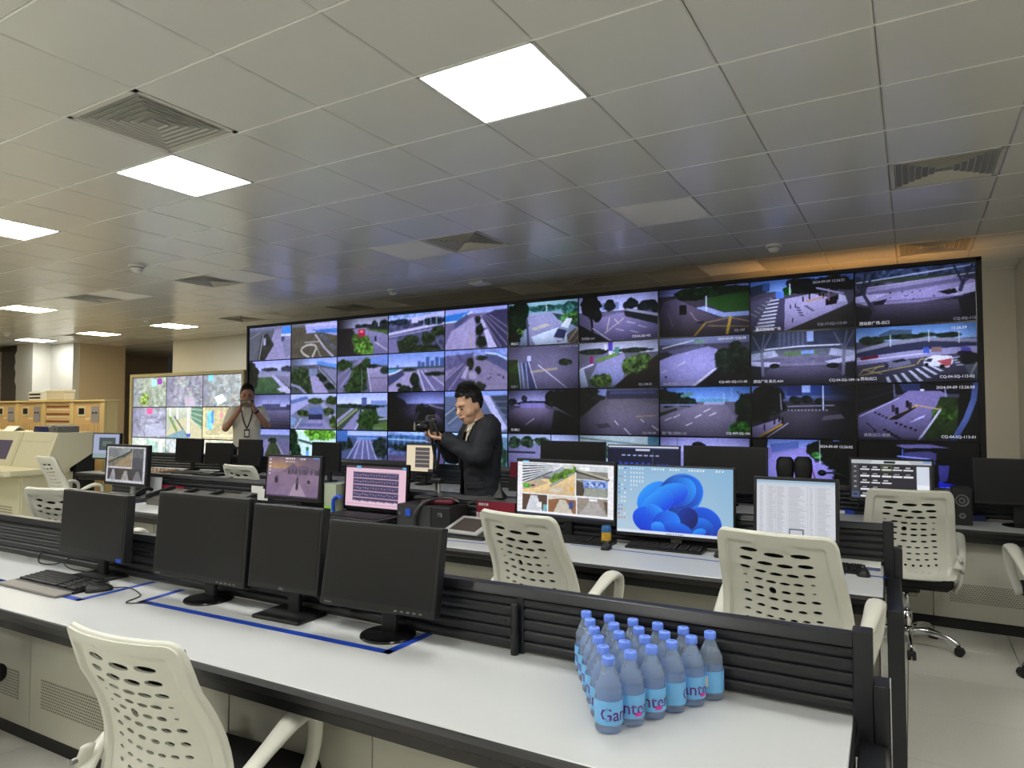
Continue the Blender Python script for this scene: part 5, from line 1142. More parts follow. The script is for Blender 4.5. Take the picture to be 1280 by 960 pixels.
# white notebook behind the right mouse
p = at(1082, 704, .76)
t = thing('notebook', 'pale notebook with dark pages behind the mouse at the right end', 'notebook', (p.x - .06, p.y - .05, .75), .03)
part('pages', mat('page_blue', (0.35, 0.38, 0.52), .6), t, bx(-.135, .13, -.085, .09, .001, .018)); part('cover', M_WHITE, t, bx(-.14, .135, -.09, .095, .018, .022))

# ------------------------------------------------------------------ chairs
def chair_meshes():
    R = {}
    H0, H1 = .50, 1.07
    def halfw(t): return .282 - .045 * t - .012 * max(0, .12 - t) / .12
    def surf(s, t):
        z = H0 + (H1 - H0) * t
        y = -.235 + .05 * math.sin(PI * min(1, t / .75) * .9) - .13 * t ** 1.6
        u = s / .27
        y += .055 * u * u
        return y, z
    Hh = H1 - H0
    # outline in (s, h) metres
    pts = []
    n = 14
    r = .035
    def corner(cx, cy, a0, a1, k=6):
        return [(cx + r * math.cos(a0 + (a1 - a0) * i / k), cy + r * math.sin(a0 + (a1 - a0) * i / k)) for i in range(k + 1)]
    left = [(-halfw(t), Hh * t) for t in np.linspace(.93, .08, n)]
    right = [(halfw(t), Hh * t) for t in np.linspace(.08, .93, n)]
    wt, wb = halfw(1), halfw(0)
    top = corner(wt - r, Hh - r, .15, PI / 2) + [((wt - r) * (1 - 2 * i / 8), Hh) for i in range(1, 8)] + corner(-wt + r, Hh - r, PI / 2, PI - .15)
    bot = corner(-wb + r, r, PI + .1, 1.5 * PI) + [((-wb + r) * (1 - 2 * i / 8), 0) for i in range(1, 8)] + corner(wb - r, r, 1.5 * PI, 2 * PI - .1)
    outline = right + top + left + bot
    holes = []
    rows = [(.845, 3, .155, .047, .0100), (.770, 4, .160, .037, .0092), (.697, 5, .162, .029, .0080), (.626, 6, .165, .024, .0070), (.556, 6, .165, .022, .0074), (.487, 6, .168, .023, .0074),
            (.412, 6, .170, .021, .0072), (.342, 7, .172, .018, .0060), (.272, 7, .174, .017, .0056), (.205, 7, .175, .015, .0060), (.140, 8, .175, .010, .0075)]
    for ri, (t, k, ext, hl, hh) in enumerate(rows):
        for i in range(k):
            f = (i + .5) / k * 2 - 1
            s = f * ext
            h = Hh * t + .020 * f * f - .006 * f
            a, b = hl * (1 - .12 * abs(f)), hh
            if ri == 4 and i == 2: a, b = .017, .0155
            if ri in (3, 4) and i in (0, k - 1): a, b = a * .45, b * .5
            m = 12
            if ri >= 10: hp = [(s + a * math.cos(2 * PI * j / m), h + b * math.sin(2 * PI * j / m)) for j in range(m)]
            else: hp = [(s + a * math.copysign(abs(math.cos(2 * PI * j / m)) ** 1.0, math.cos(2 * PI * j / m)), h + b * math.copysign(abs(math.sin(2 * PI * j / m)) ** 1.25, math.sin(2 * PI * j / m))) for j in range(m)]
            holes.append(((s, h, a, b), hp))
    vs = [Vector(p) for p in outline]
    faces = [list(range(len(vs)))]
    for _, hp in holes:
        faces.append(list(range(len(vs), len(vs) + len(hp))))
        vs += [Vector(p) for p in hp]
    RC = .060
    def inset(dd):
        out = []
        for t in np.linspace(.13, .885, 26):
            out += [(halfw(t) - dd, Hh * t), (-halfw(t) + dd, Hh * t)]
        wt9 = halfw(.95)
        for i in range(1, 6):
            a_ = PI / 2 * i / 6
            for sx in (-1, 1): out.append((sx * (wt9 - RC + (RC - dd) * math.cos(a_)), Hh - RC + (RC - dd) * math.sin(a_)))
        for i in range(13): out.append(((wt9 - RC) * (1 - 2 * i / 12), Hh - dd))
        for i in range(13): out.append(((halfw(.05) - dd - .01) * (1 - 2 * i / 12), dd))
        return out
    for dd in (.012, .024, .034, .038, .042, .047):
        for s, h in inset(dd):
            if any(((s - a) / (c + .004)) ** 2 + ((h - b) / (d + .004)) ** 2 < 1 for (a, b, c, d), _ in holes): continue
            vs.append(Vector((s, h)))
    g = .019
    for i in range(-15, 16):
        for j in range(1, 31):
            s, h = i * g, j * g
            t = h / Hh
            if t > .905 or abs(s) > halfw(t) - .056 or t < .095:
                if not (t > .90 and abs(s) < .08 and t < .985): continue
            if abs(s) > wt - .04 and t > .93: continue
            if any(((s - a) / (c + .007)) ** 2 + ((h - b) / (d + .007)) ** 2 < 1 for (a, b, c, d), _ in holes): continue
            vs.append(Vector((s, h)))
    edges = []
    for f in faces:
        edges += [(f[i], f[(i + 1) % len(f)]) for i in range(len(f))]
    co, ed, fc, ov, oe, of = delaunay_2d_cdt(vs, edges, [], 1, 1e-6)
    bm = bmesh.new()
    def border(s, h):
        dx, dy = halfw(h / Hh) - abs(s), Hh - h
        d0 = min(dx, dy) if max(dx, dy) > RC or min(dx, dy) > RC else RC - math.hypot(RC - dx, RC - dy)
        return min(d0, h)
    def lift(s, h):
        b = border(s, h)
        q = max(0, min(1, (.046 - b) / .011)); q = q * q * (3 - 2 * q)
        off = -.016 * q
        d = max(abs(s) / .068, abs(h - Hh * .945) / .030)
        q2 = max(0, min(1, (1.15 - d) / .3)); off = min(off, -.013 * q2)
        return off
    vv = []
    for p in co:
        y, z = surf(p.x, p.y / Hh)
        vv.append(bm.verts.new((p.x, y + lift(p.x, p.y), z)))
    for f in fc:
        cx, cy = sum(co[i].x for i in f) / len(f), sum(co[i].y for i in f) / len(f)
        if any(((cx - a) / c) ** 2 + ((cy - b) / d) ** 2 < .80 for (a, b, c, d), _ in holes): continue
        try: bm.faces.new([vv[i] for i in f])
        except ValueError: pass
    for v in [v for v in bm.verts if not v.link_faces]: bm.verts.remove(v)
    bmesh.ops.recalc_face_normals(bm, faces=bm.faces[:])
    # make normals face the back (-y), then thicken forwards
    if sum(f.normal.y for f in bm.faces) > 0: bmesh.ops.reverse_faces(bm, faces=bm.faces[:])
    ext = bmesh.ops.extrude_face_region(bm, geom=bm.faces[:])
    nv = [e for e in ext['geom'] if isinstance(e, bmesh.types.BMVert)]
    bmesh.ops.translate(bm, vec=(0, .011, 0), verts=nv)
    me = bpy.data.meshes.new('backrest_shell')
    bmesh.ops.recalc_face_normals(bm, faces=bm.faces[:])
    bm.to_mesh(me); bm.free(); me.materials.append(M_CHAIR)
    me.polygons.foreach_set('use_smooth', [True] * len(me.polygons))
    try: me.set_sharp_from_angle(angle=.7)
    except Exception: pass
    R['shell'] = me
    # rim bead along the edge for thickness
    bm = bmesh.new()
    pl = []
    for s, h in outline:
        y, z = surf(s, h / Hh); pl.append((s * .985, y + .002, z))
    tube(bm, pl + [pl[0]], .011, 6, caps=False)
    R['rim'] = mesh_from_bm('backrest_rim', bm, M_CHAIR, True)
    # mesh cushion in front of the shell
    bm = bmesh.new()
    grid = [[None] * 9 for _ in range(11)]
    gb = [[None] * 9 for _ in range(11)]
    for j in range(11):
        for i in range(9):
            t = .06 + .90 * j / 10
            s = (i / 8 * 2 - 1) * (halfw(t) - .022)
            y, z = surf(s, t)
            e = min(1, 3 * min(i, 8 - i) / 8) * min(1, 3.3 * min(j, 10 - j) / 10)
            grid[j][i] = bm.verts.new((s, y + .026, z)); gb[j][i] = bm.verts.new((s, y + .032 + .022 * e, z))
    for j in range(10):
        for i in range(8):
            bm.faces.new((grid[j][i], grid[j][i + 1], grid[j + 1][i + 1], grid[j + 1][i])); bm.faces.new((gb[j][i], gb[j + 1][i], gb[j + 1][i + 1], gb[j][i + 1]))
    for i in range(8):
        for q in (0, 10): bm.faces.new((grid[q][i], gb[q][i], gb[q][i + 1], grid[q][i + 1]))
    for j in range(10):
        for q in (0, 8): bm.faces.new((grid[j][q], grid[j + 1][q], gb[j + 1][q], gb[j][q]))
    R['cush'] = mesh_from_bm('back_cushion', bm, M_FABRIC, True)
    bm = bmesh.new(); box(bm, (0, .03, .475), (.50, .50, .085), .034, 4); R['seat'] = mesh_from_bm('seat_cushion', bm, M_FABRIC, True)
    bm = bmesh.new(); box(bm, (0, .03, .428), (.44, .44, .016), .006); box(bm, (0, .0, .40), (.14, .2, .05), .01); box(bm, (.16, .02, .40), (.12, .014, .012)); box(bm, (.235, .02, .395), (.04, .03, .014), .004); R['mech'] = mesh_from_bm('seat_mechanism', bm, M_BLACKM)
    for sx in (-1, 1):
        bm = bmesh.new()
        path = bez([(sx * .272, -.238, .585), (sx * .296, -.165, .635), (sx * .308, -.05, .700), (sx * .312, .04, .742), (sx * .312, .105, .746), (sx * .310, .150, .710), (sx * .300, .150, .60), (sx * .262, .12, .455)], 6)
        k = len(path)
        rad = []
        for i in range(k):
            f = i / (k - 1); rad.append(0.026 + .013 * math.exp(-((f - .5) / .22) ** 2) + .008 * math.exp(-(f / .12) ** 2))
        tube(bm, path, rad, 10, True, .52, up=(1, 0, 0))
        R['arm%d' % sx] = mesh_from_bm('armrest', bm, M_CHAIR, True)
        bm = bmesh.new()
        path = bez([(sx * .268, -.222, .665), (sx * .288, -.225, .60), (sx * .288, -.205, .51), (sx * .262, -.13, .425)], 5)
        tube(bm, path, [.026] * len(path), 10, True, .42, up=(0, 1, 0))
        R['brk%d' % sx] = mesh_from_bm('back_bracket', bm, M_CHAIR, True)
        for bi, (z, y) in enumerate(((.628, -.238), (.565, -.232))):
            bm = bmesh.new(); cyl(bm, (sx * .284, y - .026, z), (sx * .284, y + .004, z), .009, 12)
            R['bolt%d%d' % (sx, bi)] = mesh_from_bm('bolt', bm, M_GREYM)
    bm = bmesh.new(); lathe(bm, [(.020, .22), (.020, .41)], 16); R['lift'] = mesh_from_bm('lift_rod', bm, M_CHROME, True)
    bm = bmesh.new(); lathe(bm, [(.030, .09), (.032, .10), (.032, .235), (.024, .24)], 18); R['col'] = mesh_from_bm('lift_column', bm, M_CHROME, True)
    bm = bmesh.new(); lathe(bm, [(.040, .07), (.048, .08), (.048, .125), (.036, .14)], 18); R['hub'] = mesh_from_bm('hub', bm, M_CHROME, True)
    bm = bmesh.new()
    tube(bm, bez([(0, .035, .105), (0, .12, .118), (0, .22, .105), (0, .295, .070)], 5), [.021 - .0006 * i for i in range(16)], 10, True, 1.25, up=(1, 0, 0))
    R['leg'] = mesh_from_bm('base_leg', bm, M_CHROME, True)
    bm = bmesh.new()
    for sx in (-1, 1): cyl(bm, (sx * .006, .30, .027), (sx * .024, .30, .027), .027, 16)
    box(bm, (0, .298, .040), (.05, .05, .03), .008); cyl(bm, (0, .296, .05), (0, .296, .075), .008, 8)
    R['cast'] = mesh_from_bm('caster', bm, M_BLACKM)
    return R
CH = chair_meshes()
def chair(x, y, rz, label, spin=0.3, base=True, drop=0.0):
    t = thing('office_chair', label, 'chair', (x, y, 0), rz, 'white office chairs')
    b = obj('backrest', CH['shell'], t)
    obj('rim', CH['rim'], b); obj('back_cushion', CH['cush'], t); obj('seat', CH['seat'], t); obj('seat_mechanism', CH['mech'], t)
    for sx in (-1, 1):
        a = obj('armrest', CH['arm%d' % sx], t); obj('back_bracket', CH['brk%d' % sx], t); obj('bolt', CH['bolt%d0' % sx], a); obj('bolt', CH['bolt%d1' % sx], a)
    if drop:
        for ch in t.children: ch.location.z -= drop
    if base:
        obj('lift_column', CH['col'], t); obj('lift_rod', CH['lift'], t); obj('hub', CH['hub'], t)
        for i in range(5):
            l = obj('base_leg', CH['leg'], t, rot=(0, 0, spin + i * 2 * PI / 5)); obj('caster', CH['cast'], l)
    return t
chair(-1.985, 1.44, .09, 'large white office chair with perforated back, nearest to the picture at the front desk', drop=.125)
chair(-1.650, 3.24, -.16, 'white office chair behind the front screen, left of the blue-petal monitor')
chair(-.469, 3.32, -.12, 'white office chair behind the bottles, in front of the text list monitor')
chair(-.055, 5.37, .10, 'white office chair on a chrome base by the far desk at the right', spin=-.65)
chair(.83, 5.15, .15, 'white office chair cut by the right edge, only its arm shows', spin=.4)
chair(-8.32, 4.24, -.1, 'white office chair facing the cream console, with its arm out')
chair(-4.95, 2.64, .25, 'white office chair half behind the leftmost black monitor')
chair(-5.42, 4.52, -.06, 'white office chair behind the middle desk, only its top shows')
chair(-7.64, 4.74, .0, 'white office chair hidden behind the grey camera view monitor')
chair(-3.80, 1.26, .1, 'white office chair cut by the left edge under the front desk', spin=.2, drop=.085)

# ------------------------------------------------------------------ water bottles
def water_mat():
    m = bpy.data.materials.new('bottle_water'); m.use_nodes = True
    b = m.node_tree.nodes['Principled BSDF']
    b.inputs['Base Color'].default_value = (*s2l((.84, .91, 1.0)), 1)
    b.inputs['Transmission Weight'].default_value = .78
    b.inputs['IOR'].default_value = 1.2
    b.inputs['Roughness'].default_value = .02
    return m
M_WATER = water_mat()
M_CAP = mat('bottle_cap_blue', (0.44, 0.58, 0.96), .35)
M_LABEL = mat('bottle_label_blue', (0.45, 0.72, 0.93), .35, vary=.15, scale=30)
M_PURPLE = mat('label_purple', (0.36, 0.10, 0.48), .4)
M_PINK = mat('label_pink', (0.85, 0.20, 0.60), .4)
M_YELLOW = mat('label_yellow', (0.95, 0.75, 0.15), .4)
M_GREENL = mat('label_green', (0.25, 0.65, 0.40), .4)
BR = .0375
bm = bmesh.new()
prof = [(.018, .002), (.028, 0), (.034, .003), (BR - .001, .010), (BR - .0035, .016), (BR - .001, .022), (BR - .001, .082), (BR - .003, .086), (BR - .001, .091), (BR - .0045, .097), (BR - .001, .104), (BR - .005, .111), (BR - .003, .118), (BR - .008, .128), (BR - .012, .138), (BR - .0175, .150), (.0155, .160), (.0140, .165), (.0140, .171)]
lathe(bm, prof, 28); me_bot = mesh_from_bm('bottle_body', bm, M_WATER, True)
bm = bmesh.new(); lathe(bm, [(.0165, .168), (.0168, .170), (.0168, .184), (.0158, .187), (.010, .188)], 24); me_cap = mesh_from_bm('cap', bm, M_CAP, True)
bm = bmesh.new()
lathe(bm, [(BR + .0003, .024), (BR + .0003, .084)], 36, caps=False); me_lab = mesh_from_bm('label_band', bm, M_LABEL, True)
def wrapm(me, a0, z0, rr=BR + .0009):
    for v in me.vertices:
        a = a0 + v.co.x / rr
        v.co = (rr * math.sin(a), -rr * math.cos(a), z0 + v.co.y)
    return me
me_txt = text_mesh('Ganten', .046, M_PURPLE, bold=.0003); me_txt = wrapm(me_txt, -1.5, .036)
cap_txt = text_mesh('G', .018, mat('cap_print', (0.12, 0.16, 0.45), .4), 0, 'CENTER')
def patch(m, x0, x1, z0, z1, name, rr=BR + .0008):
    bm = bmesh.new(); n = 6
    a = [[bm.verts.new((rr * math.sin((x0 + (x1 - x0) * i / n) / rr), -rr * math.cos((x0 + (x1 - x0) * i / n) / rr), z)) for i in range(n + 1)] for z in (z0, z1)]
    for i in range(n): bm.faces.new((a[0][i], a[0][i + 1], a[1][i + 1], a[1][i]))
    return mesh_from_bm(name, bm, m)
me_bar = patch(M_INKW, -.13, -.113, .042, .072, 'barcode'); me_bar2 = patch(M_PINK, .03, .05, .030, .040, 'stripe'); me_fl = patch(M_YELLOW, .074, .088, .042, .056, 'flower'); me_fl2 = patch(M_GREENL, .068, .094, .036, .062, 'leaf', BR + .0006)
NB = 0
spins = {0: 1.65, 1: .25, 2: .15, 3: 3.0, 4: .55, 5: 3.4}
rowsB = []
for r in range(6):
    for i in range(r + 1):
        x = -.699 + (i - r * .5) * .0787 + 0.0
        # the front tip bottle first, each row behind it is one bottle wider
        x = -.699 - r * .043 + i * .0787
        y = 1.690 + r * .0675
        rowsB.append((r, i, x, y))
FW = ['front tip', 'second', 'third', 'fourth', 'fifth', 'back']
for r, i, x, y in rowsB:
    lbl = ('water bottle with blue cap, alone at the front tip of the bottle triangle' if r == 0 else f'water bottle with blue cap, {FW[r]} row of the triangle, {ORD[i]} from the left')
    t = thing('water_bottle', lbl, 'bottle', (x, y, .7505), (spins.get(r, 0) if i == r else random.uniform(-.6, .9)) + math.atan2(-x, y) * 0 - .38, 'water bottles on the front desk')
    obj('bottle_body', me_bot, t); c = obj('cap', me_cap, t); obj('cap_print', cap_txt, c, (0, -.005, .1884))
    l = obj('label_band', me_lab, t); obj('lettering', me_txt, l); obj('barcode', me_bar, l); obj('stripe', me_bar2, l); obj('leaf_print', me_fl2, l); obj('flower_print', me_fl, l)
# ------------------------------------------------------------------ people
M_SKIN = mat('skin_light', (0.82, 0.65, 0.54), .5, vary=.05, scale=30)
M_SKIN2 = mat('skin_tan', (0.66, 0.47, 0.36), .5, vary=.05, scale=30)
M_HAIR = mat('hair_black', (0.055, 0.05, 0.05), .6, bump=.6, bscale=160, stretch=(1, 1, .15))
M_SUIT = mat('suit_navy_black', (0.10, 0.11, 0.145), .8, vary=.08, scale=60, bump=.15, bscale=400)
M_SHIRT = mat('shirt_cream', (0.90, 0.87, 0.78), .8, bump=.1, bscale=300)
M_TEE = mat('polo_white', (0.84, 0.82, 0.76), .85, bump=.1, bscale=300)
M_TROUSER = mat('trouser_black', (0.07, 0.07, 0.085), .85)
M_EYE = mat('eye_dark', (0.06, 0.045, 0.04), .3)
M_LIP = mat('lip', (0.62, 0.38, 0.34), .5)

def loft(bm, rings, n=28, p=2.3):
    """rings: (center, rx, ry[, ux, uy])"""
    prev = None; first = None
    for rg in rings:
        c, rx, ry = Vector(rg[0]), rg[1], rg[2]
        ux = Vector(rg[3]) if len(rg) > 3 else Vector((1, 0, 0)); uy = Vector(rg[4]) if len(rg) > 4 else Vector((0, 1, 0))
        cur = []
        for j in range(n):
            a = 2 * PI * j / n
            ca, sa = math.cos(a), math.sin(a)
            cur.append(bm.verts.new(c + ux * (rx * math.copysign(abs(ca) ** (2 / p), ca)) + uy * (ry * math.copysign(abs(sa) ** (2 / p), sa))))
        if prev:
            for j in range(n): bm.faces.new((prev[j], prev[(j + 1) % n], cur[(j + 1) % n], cur[j]))
        else: first = cur
        prev = cur
    bm.faces.new(first[::-1]); bm.faces.new(prev)

def limb(bm, pts, rad, n=16):
    """tapering limb with rounded ends through joints"""
    q = bez(pts, 6)
    k = len(q)
    rr = []
    for i in range(k):
        f = i / (k - 1) * (len(rad) - 1); a = min(int(f), len(rad) - 2); rr.append(rad[a] + (rad[a + 1] - rad[a]) * (f - a))
    tube(bm, q, rr, n)
    for pnt, r in ((q[0], rr[0]), (q[-1], rr[-1])): sphere(bm, pnt, r * .98, 12)

def hand(bm, wrist, d, nrm, side, curl=(.5, .7, .5), L=1.0, thumb_open=.6, spread=.06):
    """palm + five unequal fingers. d: wrist to fingers, nrm: palm faces, side: +1 thumb along d x nrm"""
    d = Vector(d).normalized(); nrm = Vector(nrm); nrm = (nrm - d * nrm.dot(d)).normalized()
    t = d.cross(nrm) * side            # thumb side
    w = Vector(wrist)
    loft(bm, [(w - d * .02, .024 * L, .019 * L, t, nrm), (w + d * .02 * L, .032 * L, .018 * L, t, nrm), (w + d * .06 * L, .042 * L, .015 * L, t, nrm), (w + d * .092 * L, .040 * L, .012 * L, t, nrm)], 16)
    for i, (off, ln) in enumerate(((.030, .070), (.010, .078), (-.010, .073), (-.029, .058))):
        b = w + (d * .088 + t * off) * L
        dd = (d + t * spread * (1.5 - i)).normalized(); pts = [b - dd * .012]
        a = 0; pcur = b; pts.append(b)
        for s, (fr, cu) in enumerate(zip((.45, .31, .24), curl)):
            a += cu
            pcur = pcur + (dd * math.cos(a) + nrm * math.sin(a)) * ln * fr * L
            pts.append(pcur)
        tube(bm, pts, [.0095 * L, .0095 * L, .009 * L, .0085 * L, .0072 * L], 10); sphere(bm, pcur, .0072 * L, 8)
    b = w + (d * .028 + t * .030) * L
    d1 = (d * .55 + t * thumb_open + nrm * .35).normalized(); d2 = (d * .85 + t * thumb_open * .45 + nrm * .45).normalized()
    q1 = b + d1 * .042 * L; q2 = q1 + d2 * .034 * L; q3 = q2 + d2 * .026 * L
    tube(bm, [b - d1 * .02, b, q1, q2, q3], [.016 * L, .015 * L, .012 * L, .0105 * L, .0085 * L], 10); sphere(bm, q3, .0085 * L, 8)

def head_shapes(bm, M):
    def S(c, r): sphere(bm, M @ Vector(c), [x * M.to_scale().x for x in r], 18, M.to_3x3().normalized().to_4x4())
    S((0, .012, .135), (.076, .094, .100)); S((0, -.022, .085), (.067, .078, .092)); S((0, -.040, .015), (.048, .050, .040)); S((0, -.066, .000), (.026, .024, .020))
    S((.045, -.045, .065), (.026, .034, .030)); S((-.045, -.045, .065), (.026, .034, .030)); S((0, -.072, .128), (.052, .026, .022))
    for sx in (-1, 1): S((sx * .074, .012, .088), (.011, .022, .034)); S((sx * .020, -.088, .040), (.016, .014, .010))
    tube(bm, [M @ Vector(p) for p in ((0, -.088, .120), (0, -.100, .098), (0, -.114, .076), (0, -.098, .066))], [.010 * 1.1, .011 * 1.1, .0155 * 1.1, .012], 10)
    S((0, -.088, .036), (.026, .014, .014))

def voxel(name, bm, size, m, smooth=6):
    me = bpy.data.meshes.new(name)
    bmesh.ops.recalc_face_normals(bm, faces=bm.faces[:])
    bm.to_mesh(me); bm.free()
    o = bpy.data.objects.new(name, me); COL.objects.link(o)
    r = o.modifiers.new('r', 'REMESH'); r.mode = 'VOXEL'; r.voxel_size = size
    s = o.modifiers.new('s', 'SMOOTH'); s.iterations = smooth; s.factor = .5
    dg = bpy.context.evaluated_depsgraph_get()
    out = bpy.data.meshes.new_from_object(o.evaluated_get(dg))
    bpy.data.objects.remove(o); bpy.data.meshes.remove(me)
    out.name = name
    out.materials.clear(); out.materials.append(m)
    out.polygons.foreach_set('use_smooth', [True] * len(out.polygons))
    return out

from mathutils import noise as mnoise
def folds(me, amt, f=(9, 9, 16), seed=0.0):
    """cloth folds: push the surface in and out along its normals"""
    nrm = [v.normal.copy() for v in me.vertices]
    for v, n in zip(me.vertices, nrm):
        q = Vector((v.co.x * f[0] + seed, v.co.y * f[1], v.co.z * f[2]))
        v.co += n * amt * (1 - 2 * abs(mnoise.noise(q)) + .5 * mnoise.noise(q * 2.3))
    return me
def cut(me, keep):
    bm = bmesh.new(); bm.from_mesh(me)
    dl = [f for f in bm.faces if not keep(f.calc_center_median())]
    bmesh.ops.delete(bm, geom=dl, context='FACES')
    bm.to_mesh(me); bm.free()
    return me

def face_parts(t, M, skin):
    def put(name, m, fn):
        bm = bmesh.new(); fn(bm); bmesh.ops.transform(bm, matrix=M, verts=bm.verts[:])
        return obj(name, mesh_from_bm(name, bm, m, True), t)
    for sx in (-1, 1):
        put('eye', M_EYE, lambda bm: sphere(bm, (sx * .031, -.0905, .100), (.014, .006, .0055), 12))
        put('eyebrow', M_HAIR, lambda bm: tube(bm, [(sx * .014, -.099, .121), (sx * .032, -.097, .127), (sx * .050, -.084, .122)], [.004, .0045, .002], 8, flat=.7))
    put('mouth', M_LIP, lambda bm: tube(bm, [(-.022, -.095, .036), (-.01, -.103, .038), (0, -.104, .037), (.01, -.103, .038), (.022, -.095, .036)], [.002, .0045, .005, .0045, .002], 8))
def hair(t, M, seed=1, front=.192, side=.105, spike=.02, nsp=900):
    bm = bmesh.new()
    rs = np.random.RandomState(seed)
    C0, Rr = Vector((0, .014, .137)), Vector((.0795, .0985, .1045))
    sphere(bm, (0, 0, 0), 1.0, 44)
    def line(c):
        if c.y < -.045: return front - .012 * (abs(c.x) / .06) ** 2
        if c.y < -.018: return side + .055
        if c.y < .030: return side + .018
        if c.y < .06: return side - .03
        return .035
    for v in bm.verts:
        v.co = C0 + Vector((v.co.x * Rr.x, v.co.y * Rr.y, v.co.z * Rr.z)) * (1 + rs.uniform(-.004, .004))
    bmesh.ops.delete(bm, geom=[f for f in bm.faces if f.calc_center_median().z < line(f.calc_center_median())], context='FACES')
    roots = [v.co.copy() for v in bm.verts if v.link_faces]
    ext = bmesh.ops.extrude_face_region(bm, geom=bm.faces[:])
    bmesh.ops.scale(bm, vec=(.94, .94, .95), space=Matrix.Translation(-C0), verts=[e for e in ext['geom'] if isinstance(e, bmesh.types.BMVert)])
    for i in range(nsp):
        r = roots[rs.randint(len(roots))]
        n = Vector(((r - C0).x / Rr.x ** 2, (r - C0).y / Rr.y ** 2, (r - C0).z / Rr.z ** 2)).normalized()
        up = max(0, (r.z - .16) / .08)
        d = (n * .55 + Vector((rs.uniform(-.12, .12), -.7 + rs.uniform(-.12, .12), .5)) * up + Vector((0, .1, -.5)) * (1 - min(1, up))).normalized()
        ln = spike * (.35 + up * rs.uniform(.5, 1.1))
        tube(bm, [r - n * .006, r + d * ln * .5 + n * .003, r + d * ln], [.0050, .0038, .0008], 4)
    bmesh.ops.transform(bm, matrix=M, verts=bm.verts[:])
    return obj('hair', mesh_from_bm('hair', bm, M_HAIR, True), t)

def legs(bm, x=.095, grow=0.0, z0=.08):
    for sx in (-1, 1):
        limb(bm, [(sx * x, .0, .93), (sx * (x + .005), -.005, .70), (sx * x, -.005, .50), (sx * x, .02, .28), (sx * x, .02, z0)], [.093 + grow, .080 + grow, .062 + grow, .056 + grow, .045 + grow])
def shoes(t, x=.1):
    for sx in (-1, 1):
        part('shoe', M_BLACKM, t, lambda bm: loft(bm, [((sx * x, .075, .045), .034, .040, (1, 0, 0), (0, 0, 1)), ((sx * x, .02, .05), .042, .048, (1, 0, 0), (0, 0, 1)), ((sx * x, -.08, .036), .046, .034, (1, 0, 0), (0, 0, 1)), ((sx * x, -.16, .026), .040, .024, (1, 0, 0), (0, 0, 1)), ((sx * x, -.195, .02), .022, .016, (1, 0, 0), (0, 0, 1))], 16), True)

# ---- man in the dark suit with a camera
P1 = (-2.93, 4.50, 0); R1 = -.67
t = thing('person', 'man in a dark suit and white shirt looking down at the camera he holds', 'person', P1, R1)
HM = Matrix.Translation((.015, -.065, 1.525)) @ Matrix.Rotation(.30, 4, 'Z') @ Matrix.Rotation(.36, 4, 'X') @ Matrix.Scale(1.10, 4)
LS, LE, LW = (.190, .01, 1.455), (.255, -.115, 1.235), (.085, -.310, 1.375)
RS, RE, RW = (-.190, .01, 1.455), (-.235, -.15, 1.22), (-.105, -.310, 1.385)
bm = bmesh.new()
head_shapes(bm, HM)
limb(bm, [(0, .01, 1.43), (.005, -.02, 1.50), (.01, -.04, 1.56)], [.064, .058, .056])
loft(bm, [((0, .01, .90), .15, .10), ((0, .0, 1.05), .14, .10), ((0, .0, 1.25), .165, .11), ((0, .01, 1.40), .15, .09), ((0, .01, 1.46), .08, .06)])
limb(bm, [LS, LE, LW], [.050, .040, .027]); limb(bm, [RS, RE, RW], [.050, .040, .027])
hand(bm, LW, (-.42, -.72, .10), (.10, .15, .98), 1, (.55, .75, .5), 1.08, .75)
hand(bm, RW, (.10, -.80, .32), (.85, .1, .15), -1, (.6, .8, .5), 1.05, .6)
legs(bm)
body = obj('body', voxel('body', bm, .0062, M_SKIN, 4), t)
face_parts(body, HM, M_SKIN)
hair(t, HM, 3, .190, .105, .024)
bm = bmesh.new(); legs(bm, .1, .014, .06); loft(bm, [((0, .005, .86), .175, .125), ((0, .005, 1.02), .165, .12)]); obj('trousers', voxel('trousers', bm, .012, M_TROUSER, 4), t)
bm = bmesh.new()
loft(bm, [((0, .0, .98), .158, .115), ((0, -.005, 1.15), .155, .118), ((0, .0, 1.30), .178, .124), ((0, .01, 1.41), .165, .105), ((0, .0, 1.475), .085, .078)]); loft(bm, [((0, .005, 1.455), .072, .072), ((.004, -.018, 1.515), .070, .070)])
shirt = voxel('shirt', bm, .009, M_SHIRT, 3)
obj('shirt', shirt, t)
bm = bmesh.new()
for sx in (-1, 1): prism(bm, [(sx * .008, -.100, 1.475), (sx * .070, -.055, 1.50), (sx * .068, -.075, 1.455), (sx * .030, -.118, 1.42)], (0, -.006, .003))
obj('shirt_collar', mesh_from_bm('shirt_collar', bm, M_SHIRT), t)
def sleeve(bm, a, b, c, g=0):
    limb(bm, [a, Vector(a).lerp(Vector(b), .5) + Vector((0, .006, 0)), b, Vector(b).lerp(Vector(c), .5), Vector(b).lerp(Vector(c), .93)], [.082 + g, .070 + g, .061 + g, .053 + g, .046 + g])
bm = bmesh.new()
loft(bm, [((0, .005, .80), .205, .150), ((0, .005, .90), .200, .146), ((0, .0, 1.06), .180, .138), ((0, -.003, 1.18), .185, .138), ((0, .002, 1.31), .205, .145), ((0, .012, 1.40), .205, .128), ((0, .018, 1.465), .140, .098), ((0, .016, 1.505), .085, .080)])
for a, b, c in ((LS, LE, LW), (RS, RE, RW)): sleeve(bm, a, b, c)
for sx in (-1, 1): sphere(bm, (sx * .185, .01, 1.435), (.085, .085, .07), 16)
jk = folds(voxel('jacket', bm, .0085, M_SUIT, 5), .0075, (8, 8, 17), 3.1)
